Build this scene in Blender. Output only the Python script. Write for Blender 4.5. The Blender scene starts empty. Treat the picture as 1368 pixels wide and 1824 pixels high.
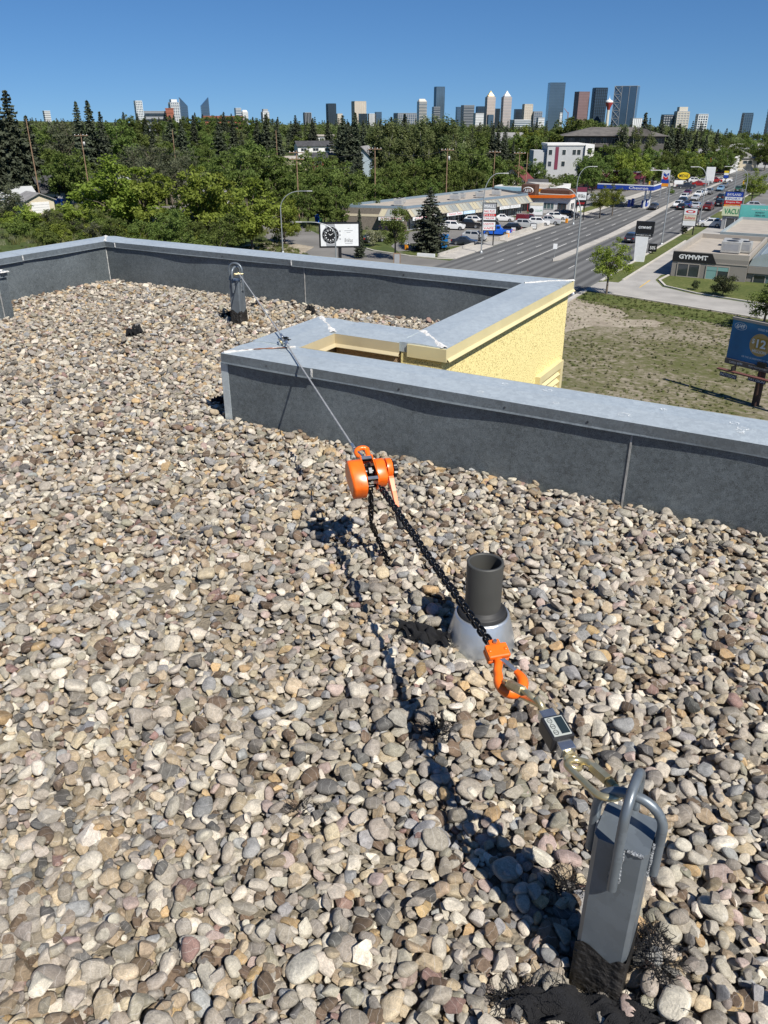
import bpy, bmesh, math, random
import numpy as np
from mathutils import Vector, Matrix, Quaternion

# ------------------------------------------------------------------ camera, sky, sun, exposure
SC = bpy.context.scene
C = SC.collection
F_PX, HORIZON, EYE, YAW = 1425.0, 200.0, 1.6, math.radians(29.5)   # lens from the photograph's vanishing points
PITCH = math.atan((912 - HORIZON) / F_PX)
GZ = -19.4                                                          # street level; the roof gravel is z = 0
cam_data = bpy.data.cameras.new("camera")
cam = bpy.data.objects.new("camera", cam_data)
C.objects.link(cam)
cam_data.sensor_fit = 'VERTICAL'
cam_data.sensor_height = 36.0
cam_data.lens = F_PX / 1824 * 36.0
cam_data.clip_start = 0.05
cam_data.clip_end = 20000
cam.location = (0, 0, EYE)
cam.rotation_euler = (math.pi / 2 - PITCH, 0, YAW)
SC.camera = cam

SUN_EL, SUN_AZ = math.radians(49), math.radians(-26)                # direction to the sun, X = east, Y = north
world = bpy.data.worlds.new("World")
SC.world = world
world.use_nodes = True
wn = world.node_tree
bg = wn.nodes['Background']
sky = wn.nodes.new('ShaderNodeTexSky')
sky.sky_type = 'NISHITA'
sky.sun_disc = False
sky.sun_elevation = SUN_EL
sky.sun_rotation = math.pi / 2 - SUN_AZ
sky.altitude = 1050
sky.air_density = 1.0
sky.dust_density = 0.3
sky.ozone_density = 10
# clear dry air: the pale band at the horizon is thinner than the model's, so look a little higher into it
_tc = wn.nodes.new('ShaderNodeTexCoord'); _va = wn.nodes.new('ShaderNodeVectorMath'); _va.operation = 'ADD'; _va.inputs[1].default_value = (0, 0, .082)
_vn = wn.nodes.new('ShaderNodeVectorMath'); _vn.operation = 'NORMALIZE'
wn.links.new(_tc.outputs['Generated'], _va.inputs[0]); wn.links.new(_va.outputs[0], _vn.inputs[0]); wn.links.new(_vn.outputs[0], sky.inputs['Vector'])
_hs = wn.nodes.new('ShaderNodeHueSaturation'); _hs.inputs['Saturation'].default_value = 1.08; _hs.inputs['Value'].default_value = 1.05
wn.links.new(sky.outputs[0], _hs.inputs['Color']); wn.links.new(_hs.outputs[0], bg.inputs[0])
bg.inputs[1].default_value = 0.068
sun_data = bpy.data.lights.new("sun", 'SUN')
sun_data.energy = 5.0
sun_data.angle = math.radians(0.53)
sun_data.color = (1.0, 0.955, 0.88)
sun = bpy.data.objects.new("sun", sun_data)
C.objects.link(sun)
sd = Vector((math.cos(SUN_AZ) * math.cos(SUN_EL), math.sin(SUN_AZ) * math.cos(SUN_EL), math.sin(SUN_EL)))
sun.rotation_euler = sd.to_track_quat('Z', 'Y').to_euler()
sun.location = sd * 60
SC.view_settings.view_transform = 'Standard'
SC.view_settings.look = 'None'
SC.view_settings.exposure = 0.36
SC.view_settings.gamma = 1.0
SC.render.engine = 'CYCLES'
SC.cycles.max_bounces = 6
SC.cycles.transparent_max_bounces = 8
SC.cycles.caustics_reflective = False
SC.cycles.caustics_refractive = False
SC.cycles.use_denoising = True

# ------------------------------------------------------------------ photograph geometry: pixel -> place
_cp, _sp, _cy, _sy = math.cos(PITCH), math.sin(PITCH), math.cos(YAW), math.sin(YAW)
def ray(x, y):
    cx, cy = (x - 684) / F_PX, (912 - y) / F_PX
    a, b, c = cx, _cp + cy * _sp, -_sp + cy * _cp
    return Vector((a * _cy - b * _sy, a * _sy + b * _cy, c))
def at_z(x, y, z):
    d = ray(x, y); t = (z - EYE) / d.z
    return Vector((d.x * t, d.y * t, z))
def terrain(X, Y):
    d = math.hypot(X, Y)
    s = min(1, max(0, (d - 215) / 420)); s = s * s * (3 - 2 * s)
    w = min(1, max(0, (-64 - X) / 60)); w = w * w * (3 - 2 * w)
    a, b = X * _cy + Y * _sy, -X * _sy + Y * _cy             # the land falls away towards downtown in the valley
    col = 684 + F_PX * a / (b * _cp) if b > 1 else 684
    sl = np.interp(col, (0, 684, 1300), (.40, .80, 1.5))
    return GZ + 8.0 * s * w - math.tan(math.radians(sl)) * max(0, d - 520)
def on_ground(x, y):
    z = GZ
    for _ in range(12):
        p = at_z(x, y, z); z = terrain(p.x, p.y)
    return at_z(x, y, z)
def at_dist(px, dist):
    """a place on the ground in the direction of photo column px, dist metres away"""
    d = ray(px, 300); h = math.hypot(d.x, d.y)
    X, Y = d.x / h * dist, d.y / h * dist
    return Vector((X, Y, terrain(X, Y)))
def height_for(p, ytop, x=None):
    """height of a thing standing at p whose top is seen at photo row ytop"""
    v = proj(p); x = v[0] if x is None else x
    d = ray(x, ytop); t = math.hypot(p.x, p.y) / math.hypot(d.x, d.y)
    return EYE + d.z * t - p.z
def proj(v):
    x, y, z = v[0], v[1], v[2] - EYE
    a, b = x * _cy + y * _sy, -x * _sy + y * _cy
    zc = b * _cp - z * _sp; yc = b * _sp + z * _cp
    return 684 + F_PX * a / zc, 912 - F_PX * yc / zc, zc

# ------------------------------------------------------------------ mesh helpers
class MB:
    def __init__(s): s.v, s.f, s.sm = [], [], []
    def add(s, vs, fs, smooth=False, M=None):
        o = len(s.v)
        s.v += [tuple(M @ Vector(q)) for q in vs] if M is not None else [tuple(q) for q in vs]
        s.f += [tuple(i + o for i in q) for q in fs]; s.sm += [smooth] * len(fs)
        return s
    def box(s, c, d, M=None):
        x, y, z = c; a, b, h = d[0] / 2, d[1] / 2, d[2] / 2
        vs = [(x + i * a, y + j * b, z + k * h) for k in (-1, 1) for j in (-1, 1) for i in (-1, 1)]
        return s.add(vs, [(0, 2, 3, 1), (4, 5, 7, 6), (0, 1, 5, 4), (2, 6, 7, 3), (0, 4, 6, 2), (1, 3, 7, 5)], False, M)
    def span(s, x0, x1, y0, y1, z0, z1, M=None):
        return s.box(((x0 + x1) / 2, (y0 + y1) / 2, (z0 + z1) / 2), (x1 - x0, y1 - y0, z1 - z0), M)
    def bevbox(s, c, d, b=.01, M=None):
        bm = bmesh.new(); bmesh.ops.create_cube(bm, size=1)
        bmesh.ops.scale(bm, vec=d, verts=bm.verts); bmesh.ops.translate(bm, vec=c, verts=bm.verts)
        bmesh.ops.bevel(bm, geom=bm.edges[:], offset=b, segments=2, profile=.6, affect='EDGES')
        bm.verts.index_update()
        s.add([v.co[:] for v in bm.verts], [tuple(v.index for v in f.verts) for f in bm.faces], False, M); bm.free(); return s
    def prism(s, poly, z0, z1, M=None, smooth=False):
        n = len(poly)
        vs = [(x, y, z0) for x, y in poly] + [(x, y, z1) for x, y in poly]
        s.add(vs, [(i, (i + 1) % n, (i + 1) % n + n, i + n) for i in range(n)], smooth, M)
        return s.add(vs, [tuple(range(n - 1, -1, -1)), tuple(range(n, 2 * n))], False, M)
    def quad(s, a, b, c, d): return s.add([a, b, c, d], [(0, 1, 2, 3)])
    def tube(s, pts, r, n=8, closed=False, caps=True, M=None, smooth=True):
        pts = [Vector(p) for p in pts]; m = len(pts)
        rr = r if isinstance(r, (list, tuple)) else [r] * m
        vs = []; prev = None
        for i, p in enumerate(pts):
            if closed: t = (pts[(i + 1) % m] - pts[i - 1]).normalized()
            else: t = (pts[min(i + 1, m - 1)] - pts[max(i - 1, 0)]).normalized()
            if prev is None:
                prev = t.orthogonal().normalized()
            prev = (prev - t * prev.dot(t)); prev = prev.normalized() if prev.length > 1e-6 else t.orthogonal().normalized()
            b = t.cross(prev)
            for k in range(n):
                a = 2 * math.pi * k / n
                vs.append(p + (prev * math.cos(a) + b * math.sin(a)) * rr[i])
        fs = []
        for i in range(m if closed else m - 1):
            j = (i + 1) % m
            for k in range(n):
                l = (k + 1) % n
                fs.append((i * n + k, i * n + l, j * n + l, j * n + k))
        s.add(vs, fs, smooth, M)
        if caps and not closed:
            s.add([vs[k] for k in range(n)], [tuple(range(n - 1, -1, -1))], False, M)
            s.add([vs[(m - 1) * n + k] for k in range(n)], [tuple(range(n))], False, M)
        return s
    def cyl(s, p0, p1, r, n=12, M=None): return s.tube([p0, p1], r, n, M=M)
    def lathe(s, prof, n=24, M=None, smooth=True, cap0=False, cap1=False):
        vs = [(r * math.cos(2 * math.pi * k / n), r * math.sin(2 * math.pi * k / n), z) for r, z in prof for k in range(n)]
        fs = [(i * n + k, i * n + (k + 1) % n, (i + 1) * n + (k + 1) % n, (i + 1) * n + k) for i in range(len(prof) - 1) for k in range(n)]
        s.add(vs, fs, smooth, M)
        if cap0: s.add(vs[:n], [tuple(range(n - 1, -1, -1))], False, M)
        if cap1: s.add(vs[-n:], [tuple(range(n))], False, M)
        return s
    def mesh(s, name):
        used = sorted({i for q in s.f for i in q}); mp = {o_: k for k, o_ in enumerate(used)}
        me = bpy.data.meshes.new(name)
        me.from_pydata([s.v[i] for i in used], [], [tuple(mp[i] for i in q) for q in s.f])
        me.polygons.foreach_set('use_smooth', s.sm)
        me.update(); return me
    def build(s, name, mat, parent=None, **kw):
        return link(name, s.mesh(name), mat, parent, **kw)

def link(name, me, mat=None, parent=None, loc=None, rotz=None, M=None):
    if mat is not None and not len(me.materials): me.materials.append(mat)
    o = bpy.data.objects.new(name, me); C.objects.link(o)
    if parent is not None: o.parent = parent
    if loc is not None: o.location = loc
    if rotz is not None: o.rotation_euler = (0, 0, rotz)
    if M is not None: o.matrix_local = M
    return o
def tag(o, label, cat=None, group=None, kind=None):
    if label: o['label'] = label
    if cat: o['category'] = cat
    if group: o['group'] = group
    if kind: o['kind'] = kind
    return o
def thing(name, label, cat, loc=(0, 0, 0), rotz=0, group=None, M=None):
    o = bpy.data.objects.new(name, None); C.objects.link(o)
    o.empty_display_size = .1
    if M is not None: o.matrix_world = M
    else: o.location = loc; o.rotation_euler = (0, 0, rotz)
    return tag(o, label, cat, group)
def struct(o, label=None, kind='structure'):
    o['kind'] = kind
    if label: o['label'] = label
    return o
def copy_tree(o, parent=None):
    kids = list(o.children)
    c = o.copy(); C.objects.link(c); c.parent = parent
    for k in kids: copy_tree(k, c)
    return c
def frame(o, xdir, up=(0, 0, 1)):
    x = Vector(xdir).normalized(); y = Vector(up).cross(x).normalized(); z = x.cross(y)
    M = Matrix((x, y, z)).transposed().to_4x4(); M.translation = Vector(o); return M
T = Matrix.Translation
def RX(a): return Matrix.Rotation(a, 4, 'X')
def RY(a): return Matrix.Rotation(a, 4, 'Y')
def RZ(a): return Matrix.Rotation(a, 4, 'Z')

_txt = {}
def text_mesh(s, font_bold=0.0, shear=0.0):
    key = (s, font_bold, shear)
    if key not in _txt:
        cu = bpy.data.curves.new('lettering', 'FONT'); cu.body = s; cu.align_x = 'CENTER'; cu.align_y = 'CENTER'
        cu.size = 1; cu.offset = font_bold; cu.resolution_u = 2; cu.shear = shear
        o = bpy.data.objects.new('lettering', cu); C.objects.link(o)
        dg = bpy.context.evaluated_depsgraph_get()
        me = bpy.data.meshes.new_from_object(o.evaluated_get(dg))
        bpy.data.objects.remove(o); bpy.data.curves.remove(cu)
        me.materials.clear()
        n = len(me.vertices); a = np.empty(n * 3); me.vertices.foreach_get('co', a); a = a.reshape(-1, 3)
        lo, hi = a.min(0), a.max(0); a -= (lo + hi) / 2
        me.vertices.foreach_set('co', a.ravel())
        _txt[key] = (me, hi - lo)
    return _txt[key]
def lettering(s, mat, parent, M, w=None, h=None, bold=0.0, shear=0.0, name='lettering'):
    """flat print: local XY of M is the sign's face; w / h fit the text to that width / height"""
    me0, d = text_mesh(s, bold, shear); me = me0.copy()
    sx = w / d[0] if w else None; sy = h / d[1] if h else None
    sx = sx or sy; sy = sy or sx
    a = np.empty(len(me.vertices) * 3); me.vertices.foreach_get('co', a); a = a.reshape(-1, 3)
    a[:, 0] *= sx; a[:, 1] *= sy
    me.vertices.foreach_set('co', a.ravel()); me.update()
    return link(name, me, mat, parent, M=M)

# ------------------------------------------------------------------ materials
_mats = {}
def _nt(name):
    m = bpy.data.materials.new(name); m.use_nodes = True
    nt = m.node_tree; return m, nt, nt.nodes['Principled BSDF']
def N(nt, t, **kw):
    n = nt.nodes.new('ShaderNode' + t)
    for k, v in kw.items(): setattr(n, k, v)
    return n
def mat(name, col, rough=.6, metal=0.0, var=.12, scale=6.0, bump=0.0, bscale=None, var2=None, spec=None, coords='Object'):
    """base colour broken up by two scales of noise, with a little relief"""
    if name in _mats: return _mats[name]
    m, nt, b = _nt(name)
    b.inputs['Roughness'].default_value = rough; b.inputs['Metallic'].default_value = metal
    if spec is not None: b.inputs['Specular IOR Level'].default_value = spec
    tc = N(nt, 'TexCoord'); no = N(nt, 'TexNoise'); no.inputs['Scale'].default_value = scale; no.inputs['Detail'].default_value = 6
    nt.links.new(tc.outputs[coords], no.inputs['Vector'])
    cr = N(nt, 'ValToRGB'); e = cr.color_ramp.elements
    c2 = var2 or tuple(min(1, c * (1 + var)) for c in col)
    e[0].position, e[1].position = .3, .7
    e[0].color = (*[c * (1 - var) for c in col], 1); e[1].color = (*c2, 1)
    nt.links.new(no.outputs['Fac'], cr.inputs['Fac']); nt.links.new(cr.outputs['Color'], b.inputs['Base Color'])
    rr = N(nt, 'MapRange'); rr.inputs['To Min'].default_value = max(0.03, rough - .08); rr.inputs['To Max'].default_value = min(1, rough + .08)
    nt.links.new(no.outputs['Fac'], rr.inputs['Value']); nt.links.new(rr.outputs[0], b.inputs['Roughness'])
    if bump:
        n2 = N(nt, 'TexNoise'); n2.inputs['Scale'].default_value = bscale or scale * 5; n2.inputs['Detail'].default_value = 4
        nt.links.new(tc.outputs[coords], n2.inputs['Vector'])
        bp = N(nt, 'Bump'); bp.inputs['Strength'].default_value = bump; bp.inputs['Distance'].default_value = .02
        nt.links.new(n2.outputs['Fac'], bp.inputs['Height']); nt.links.new(bp.outputs[0], b.inputs['Normal'])
    _mats[name] = m; return m
def paint(col, rough=.45):
    k = 'paint_%d_%d_%d' % tuple(int(c * 255) for c in col)
    return mat(k, col, rough, 0, .05, 2.0)
def glass_dark(name='window glass', col=(.03, .04, .05), rough=.06):
    return mat(name, col, rough, 0, .3, .6, spec=.9)

random.seed(7); rng = np.random.default_rng(11)
# ================================================================== THE ROOF
# ---- sheet metal with zinc spangle
def galvanised(name, col, rough, spangle=26.0, vari=.16, metal=.75):
    m, nt, b = _nt(name)
    tc = N(nt, 'TexCoord'); vo = N(nt, 'TexVoronoi'); vo.inputs['Scale'].default_value = spangle; vo.inputs['Randomness'].default_value = 1
    wn_ = N(nt, 'TexNoise'); wn_.inputs['Scale'].default_value = spangle * 1.3; wn_.inputs['Detail'].default_value = 3
    mx = N(nt, 'Mix', data_type='VECTOR'); mx.inputs['Factor'].default_value = .06
    nt.links.new(tc.outputs['Object'], wn_.inputs['Vector'])
    nt.links.new(tc.outputs['Object'], mx.inputs[4]); nt.links.new(wn_.outputs['Color'], mx.inputs[5]); nt.links.new(mx.outputs[1], vo.inputs['Vector'])
    big = N(nt, 'TexNoise'); big.inputs['Scale'].default_value = 2.2; big.inputs['Detail'].default_value = 5
    nt.links.new(tc.outputs['Object'], big.inputs['Vector'])
    sep = N(nt, 'SeparateColor'); nt.links.new(vo.outputs['Color'], sep.inputs[0])
    add = N(nt, 'Math', operation='MULTIPLY_ADD'); add.inputs[1].default_value = .5; nt.links.new(big.outputs['Fac'], add.inputs[0]); 
    sc_ = N(nt, 'Math', operation='MULTIPLY'); sc_.inputs[1].default_value = .5; nt.links.new(sep.outputs[0], sc_.inputs[0]); nt.links.new(sc_.outputs[0], add.inputs[2])
    cr = N(nt, 'ValToRGB'); e = cr.color_ramp.elements
    e[0].position, e[1].position = .25, .8
    e[0].color = (*[c * (1 - vari) for c in col], 1); e[1].color = (*[min(1, c * (1 + vari)) for c in col], 1)
    nt.links.new(add.outputs[0], cr.inputs['Fac']); nt.links.new(cr.outputs['Color'], b.inputs['Base Color'])
    rr = N(nt, 'MapRange'); rr.inputs['To Min'].default_value = rough - .09; rr.inputs['To Max'].default_value = rough + .09
    nt.links.new(add.outputs[0], rr.inputs['Value']); nt.links.new(rr.outputs[0], b.inputs['Roughness'])
    b.inputs['Metallic'].default_value = metal
    bp = N(nt, 'Bump'); bp.inputs['Strength'].default_value = .06; bp.inputs['Distance'].default_value = .01
    nt.links.new(big.outputs['Fac'], bp.inputs['Height']); nt.links.new(bp.outputs[0], b.inputs['Normal'])
    return m
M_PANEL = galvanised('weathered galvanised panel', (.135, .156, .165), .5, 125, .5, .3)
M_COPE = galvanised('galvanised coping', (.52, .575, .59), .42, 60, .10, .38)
M_DROPSHADE = galvanised('shade toned coping drop face', (.15, .172, .185), .45, 70, .2, .3)  # same metal as the coping top; the drop face's shade is painted into this colour
M_POST = galvanised('hot dip galvanised post', (.165, .19, .21), .4, 30, .10, .4)
M_CONE = mat('spun aluminium flashing', (.55, .58, .60), .36, .75, .10, 9, .1, 30)
M_SEAL = mat('cracked white sealant', (.62, .61, .58), .8, 0, .3, 40, .5, 60)
M_SEAM = mat('grey seam sealant', (.30, .295, .28), .8, 0, .3, 40)
M_FASCIA = mat('cream painted fascia metal', (.62, .535, .30), .4, 0, .06, 5)
M_FASCIA2 = mat('dull tan fascia metal', (.50, .42, .26), .5, 0, .1, 5)
M_TAN = mat('tan stucco', (.42, .30, .19), .9, 0, .2, 60, .6, 220)
M_RUST = mat('rust stain', (.25, .11, .06), .9, 0, .4, 30)
M_SCREW = mat('dark screw head', (.05, .045, .04), .5, .5)
def stucco():
    m, nt, b = _nt('yellow pebble dash stucco')
    tc = N(nt, 'TexCoord'); vo = N(nt, 'TexVoronoi'); vo.inputs['Scale'].default_value = 85
    nt.links.new(tc.outputs['Object'], vo.inputs['Vector'])
    no = N(nt, 'TexNoise'); no.inputs['Scale'].default_value = 120; no.inputs['Detail'].default_value = 4; nt.links.new(tc.outputs['Object'], no.inputs['Vector'])
    cr = N(nt, 'ValToRGB'); e = cr.color_ramp.elements; e[0].position, e[1].position = .34, .47
    e[0].color = (.33, .24, .08, 1); e[1].color = (.82, .70, .32, 1)
    nt.links.new(no.outputs['Fac'], cr.inputs['Fac']); nt.links.new(cr.outputs['Color'], b.inputs['Base Color'])
    b.inputs['Roughness'].default_value = .9
    ad = N(nt, 'Math', operation='ADD'); nt.links.new(vo.outputs['Distance'], ad.inputs[0]); nt.links.new(no.outputs['Fac'], ad.inputs[1])
    bp = N(nt, 'Bump'); bp.inputs['Strength'].default_value = .45; bp.inputs['Distance'].default_value = .004
    nt.links.new(ad.outputs[0], bp.inputs['Height']); nt.links.new(bp.outputs[0], b.inputs['Normal'])
    return m
M_STUCCO = stucco()

# ---- the building under our feet
ZT, CF = .38, .055           # coping top, height of its drop face
outline = [(7, -7), (7, 3.72), (-2.68, 3.72), (-2.68, 4.15), (-1.96, 4.15), (-1.96, 6.53), (-7.21, 6.53), (-7.21, -7)]
bld = thing('rooftop_building', 'yellow stucco building we stand on, its wall facing right', 'building', (0, 0, GZ))
wall_mb = MB().prism(outline, 0.02, -.06 - GZ)
wall_o = wall_mb.build('stucco_wall', M_STUCCO, bld)
lvq = ray(958, 672); tq = -1.94 / lvq.x; ly0, lz1 = lvq.y * tq, EYE + lvq.z * tq          # near top corner of the louvre on the east wall
lvq = ray(1001, 633); tq = -1.94 / lvq.x; ly1 = lvq.y * tq
lw, lz0 = ly1 - ly0, lz1 - .55
lv = MB()
for a, b_ in ((0, .06), (lw - .06, lw)): lv.span(-1.962, -1.92, ly0 + a, ly0 + b_, lz0 - GZ, lz1 - GZ)
lv.span(-1.962, -1.921, ly0 + .06, ly1 - .06, lz1 - .06 - GZ, lz1 - GZ); lv.span(-1.962, -1.921, ly0 + .06, ly1 - .06, lz0 - GZ, lz0 + .06 - GZ)
lvo = lv.build('louvre_vent', M_FASCIA, bld)
sl = MB().box((0, 0, 0), (.05, lw - .122, .006), RY(.7)).mesh('slat')
for k in range(7): link('slat', sl, M_FASCIA, lvo, loc=(-1.942, (ly0 + ly1) / 2, lz1 - GZ - .095 - k * .062))

def wobble_sheet(x0, x1, z0, z1, y, amp, nx, nz, seed):
    r = random.Random(seed); ph = [r.uniform(0, 6) for _ in range(4)]
    vs = []
    for j in range(nz + 1):
        for i in range(nx + 1):
            u, w = i / nx, j / nz
            x = x0 + (x1 - x0) * u
            d = amp * (math.sin(x * 5.1 + ph[0]) * .6 + math.sin(x * 11.7 + ph[1] + w * 2) * .3 + math.sin(w * 4 + ph[2] + x * 2.3) * .4)
            d *= min(1, 6 * u, 6 * (1 - u)) * 1.0
            vs.append((x, y + d, z0 + (z1 - z0) * w))
    fs = [(j * (nx + 1) + i, j * (nx + 1) + i + 1, (j + 1) * (nx + 1) + i + 1, (j + 1) * (nx + 1) + i) for j in range(nz) for i in range(nx)]
    return vs, fs
def parapet(S, d, L, label, panels, copes, th=.30, outer=M_STUCCO, trim0=0, trim1=0, seed=1, screws=(), fascia=True, pan0=0.0, pan1=0.0):
    """a run of parapet: inner face on the line S + d*x, thickness to the left of d"""
    ang = math.atan2(d[1], d[0])
    t = thing('parapet', label, 'parapet', (S[0], S[1], 0), ang)
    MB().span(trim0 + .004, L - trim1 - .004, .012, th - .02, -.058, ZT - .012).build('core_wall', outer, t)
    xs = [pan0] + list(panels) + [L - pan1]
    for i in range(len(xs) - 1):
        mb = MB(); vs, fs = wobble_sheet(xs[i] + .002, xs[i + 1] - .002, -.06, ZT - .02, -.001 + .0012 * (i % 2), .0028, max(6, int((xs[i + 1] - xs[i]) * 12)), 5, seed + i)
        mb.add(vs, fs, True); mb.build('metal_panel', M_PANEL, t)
        if i:
            MB().span(xs[i] - .004, xs[i] + .004, -.006, .0, -.06, ZT - .03).build('seam_bead', M_SEAM, t)
    xs = [0] + list(copes) + [L]
    for i in range(len(xs) - 1):
        a, b = xs[i] + (.0015 if i else 0), xs[i + 1] - (.0015 if i < len(xs) - 2 else 0)
        mb = MB(); n = max(4, int((b - a) * 8)); r = random.Random(seed * 9 + i)
        zo = .0012 * (i % 2); ph = r.uniform(0, 6)
        prof0 = [(-.023, ZT - CF), (-.0175, ZT - CF + .007), (-.0175, ZT), (th * .5, ZT + .006), (th + .012, ZT - .003), (th + .014, ZT - .07)]
        vs = []
        for k in range(n + 1):
            x = a + (b - a) * k / n
            w = .006 * math.sin(x * 2.7 + ph) + .003 * math.sin(x * 7 + ph * 2)
            for q, (y, z) in enumerate(prof0):
                vs.append((x, y + (w if q == 0 else w * .4 if q == 1 else 0), z + zo))
        m_ = len(prof0)
        fs = [(k * m_ + q, (k + 1) * m_ + q, (k + 1) * m_ + q + 1, k * m_ + q + 1) for k in range(n) for q in range(2, m_ - 1)]
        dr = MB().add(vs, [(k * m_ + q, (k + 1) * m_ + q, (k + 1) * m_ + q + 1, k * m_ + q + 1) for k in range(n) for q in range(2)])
        mb.add(vs, fs); mb.add(vs[:m_], [tuple(range(m_))]); mb.add(vs[-m_:], [tuple(range(m_ - 1, -1, -1))])
        cpo = mb.build('coping_cap', M_COPE, t); dr.build('drop_face', M_DROPSHADE, cpo)
        if i:
            MB().box((xs[i], -.020, ZT - CF / 2 + .002), (.010, .005, CF * .8)).build('joint_sealant', M_SEAL, t)
    if fascia:
        mb = MB(); x0, x1 = -.012 if not trim0 else -.28, L
        pr = [(th + .016, ZT - .002), (th + .017, ZT - .062), (th + .034, ZT - .078), (th + .034, ZT - .081), (th + .012, ZT - .081)]
        vs = [(x, y, z) for x in (x0, x1) for y, z in pr]
        mb.add(vs, [(k, k + 1, k + 6, k + 5) for k in range(4)]); mb.build('fascia_trim', M_FASCIA if outer is M_STUCCO else M_FASCIA2, t)
    for x in screws:
        MB().lathe([(.0, -.002), (.005, -.002), (.005, .002)], 8, T((x, -.019, ZT - CF * .55)) @ RX(math.pi / 2)).build('screw', M_SCREW, t)
    return t
par_near = parapet((-3.0, 3.44), (1, 0), 8.0, 'near galvanised parapet running to the right edge, below the orange hoist', [2.32, 4.7], [.62, 3.6, 6.0], seed=3, screws=(.32, 1.15, 1.72, 2.12, 2.9))
par_notch_w = parapet((-3.0, 4.44), (0, -1), .70, 'short parapet at the left end of the open slot, under the wire rope', [], [], seed=5, outer=M_TAN)
par_notch_n = parapet((-2.24, 4.44), (-1, 0), .46, 'short parapet with tan fascia along the back of the open slot', [], [], seed=6, outer=M_TAN, screws=())
par_wing = parapet((-2.24, 6.25), (0, -1), 2.11, 'parapet with cream fascia above the yellow stucco wall', [], [], seed=7, trim0=-.275, pan1=.32)
MB().span(2.1101, 2.122, .06, .317, ZT - .08, ZT - .005).build('fascia_trim', M_FASCIA, par_wing)
par_far = parapet((-6.93, 6.25), (1, 0), 4.99, 'long far parapet in front of the street and trees', [2.55], [.16, 2.42], seed=8, trim1=.021, pan1=.3, screws=(.85, 1.6, 3.6, 4.4))
par_west = parapet((-6.93, 4.3), (0, 1), 2.25, 'left far parapet lit by the sun, beside the bushes', [], [.9], seed=9, screws=(1.3,), pan1=.3)
par_edge = parapet((-6.35, -3.0), (0, 1), 7.58, 'parapet end with white sealant at the left edge of the picture', [2, 4.6, 7.48], [3.2], th=.58, seed=10)

def sealant_run(pts, w, label_parent, seed):
    r = random.Random(seed); mb = MB(); n = 16; P0, P1 = Vector(pts[0]), Vector(pts[1]); dv = (P1 - P0); pr = dv.cross(Vector((0, 0, 1))).normalized()
    vs = []
    for i in range(n + 1):
        c = P0 + dv * i / n + pr * r.uniform(-.004, .004)
        ww = w * r.uniform(.45, 1.2)
        vs += [c - pr * ww + Vector((0, 0, -.002)), c + Vector((0, 0, r.uniform(.003, .009))), c + pr * ww + Vector((0, 0, -.002))]
    fs = []
    for i in range(n):
        for k in range(2): fs.append((i * 3 + k, i * 3 + k + 1, i * 3 + k + 4, i * 3 + k + 3))
    mb.add(vs, fs, True)
    o = mb.build('sealant_bead', M_SEAL, label_parent); o.matrix_parent_inverse = label_parent.matrix_basis.inverted(); return o
bpy.context.view_layer.update()
zc = ZT + .003
sealant_run([(-3.0, 4.45, zc), (-2.70, 4.14, zc)], .02, par_notch_n, 1)
sealant_run([(-2.24, 4.45, zc), (-1.94, 4.14, zc)], .022, par_wing, 2)
sealant_run([(-2.24, 6.24, zc), (-1.93, 6.54, zc)], .016, par_far, 3)
sealant_run([(-6.92, 6.24, zc), (-7.23, 6.55, zc)], .022, par_west, 4)
sealant_run([(-6.35, 4.56, zc), (-6.55, 4.45, zc)], .035, par_edge, 6)
sealant_run([(-6.325, 4.50, zc - .01), (-6.325, 4.585, zc - .01)], .03, par_edge, 7)
sealant_run([(-2.99, 3.44, zc), (-2.70, 3.73, zc)], .008, par_near, 5)
rs = MB(); vs = []
for i in range(13):
    u = i / 12; w = .012 * math.sin(math.pi * u) * (1 + .4 * math.sin(i * 2.1))
    c = Vector((-2.92 + .22 * u, 3.52 + .19 * u, ZT + .0078)); n_ = Vector((-.65, .75, 0))
    vs += [c - n_ * w, c + n_ * w]
rs.add(vs, [(2 * i, 2 * i + 2, 2 * i + 3, 2 * i + 1) for i in range(12)])
o = rs.build('rust_streak', M_RUST, par_near); o.matrix_parent_inverse = par_near.matrix_basis.inverted()
M_CHALK = mat('dried white ring mark', (.74, .77, .78), .8, 0, .15, 60)
rk = random.Random(6)
for k in range(15):                                   # dried water rings and smears on the near coping
    mx_, my_ = rk.uniform(-1.6, .6), rk.uniform(3.47, 3.70); r0_ = rk.uniform(.006, .022); mk = MB(); n_ = 22
    vs = []
    for q in range(n_):
        a = 2 * math.pi * q / n_; j_ = rk.uniform(.85, 1.15)
        zt_ = ZT + .0085 - abs(my_ - 3.59) * .03
        for rr_ in (r0_ * j_, r0_ * j_ - rk.uniform(.0015, .006)): vs.append((mx_ + max(.001, rr_) * math.cos(a) * 1.3, my_ + max(.001, rr_) * math.sin(a), zt_))
    mk.add(vs, [(2 * q, 2 * ((q + 1) % n_), 2 * ((q + 1) % n_) + 1, 2 * q + 1) for q in range(n_) if rk.random() > .18])
    o = mk.build('ring_mark', M_CHALK, par_near); o.matrix_parent_inverse = par_near.matrix_basis.inverted()
# vertical bead in the far corner, and corner flashing at the near parapet's left end
MB().span(-.006, .006, -.006, .002, -.03, ZT - .06).build('corner_bead', M_SEAL, par_far)
MB().span(-.02, .012, .0, .30, -.06, ZT - .06).span(-.0199, .03, -.004, .0, -.06, ZT - .06).build('corner_flashing', M_COPE, par_near)

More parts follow.
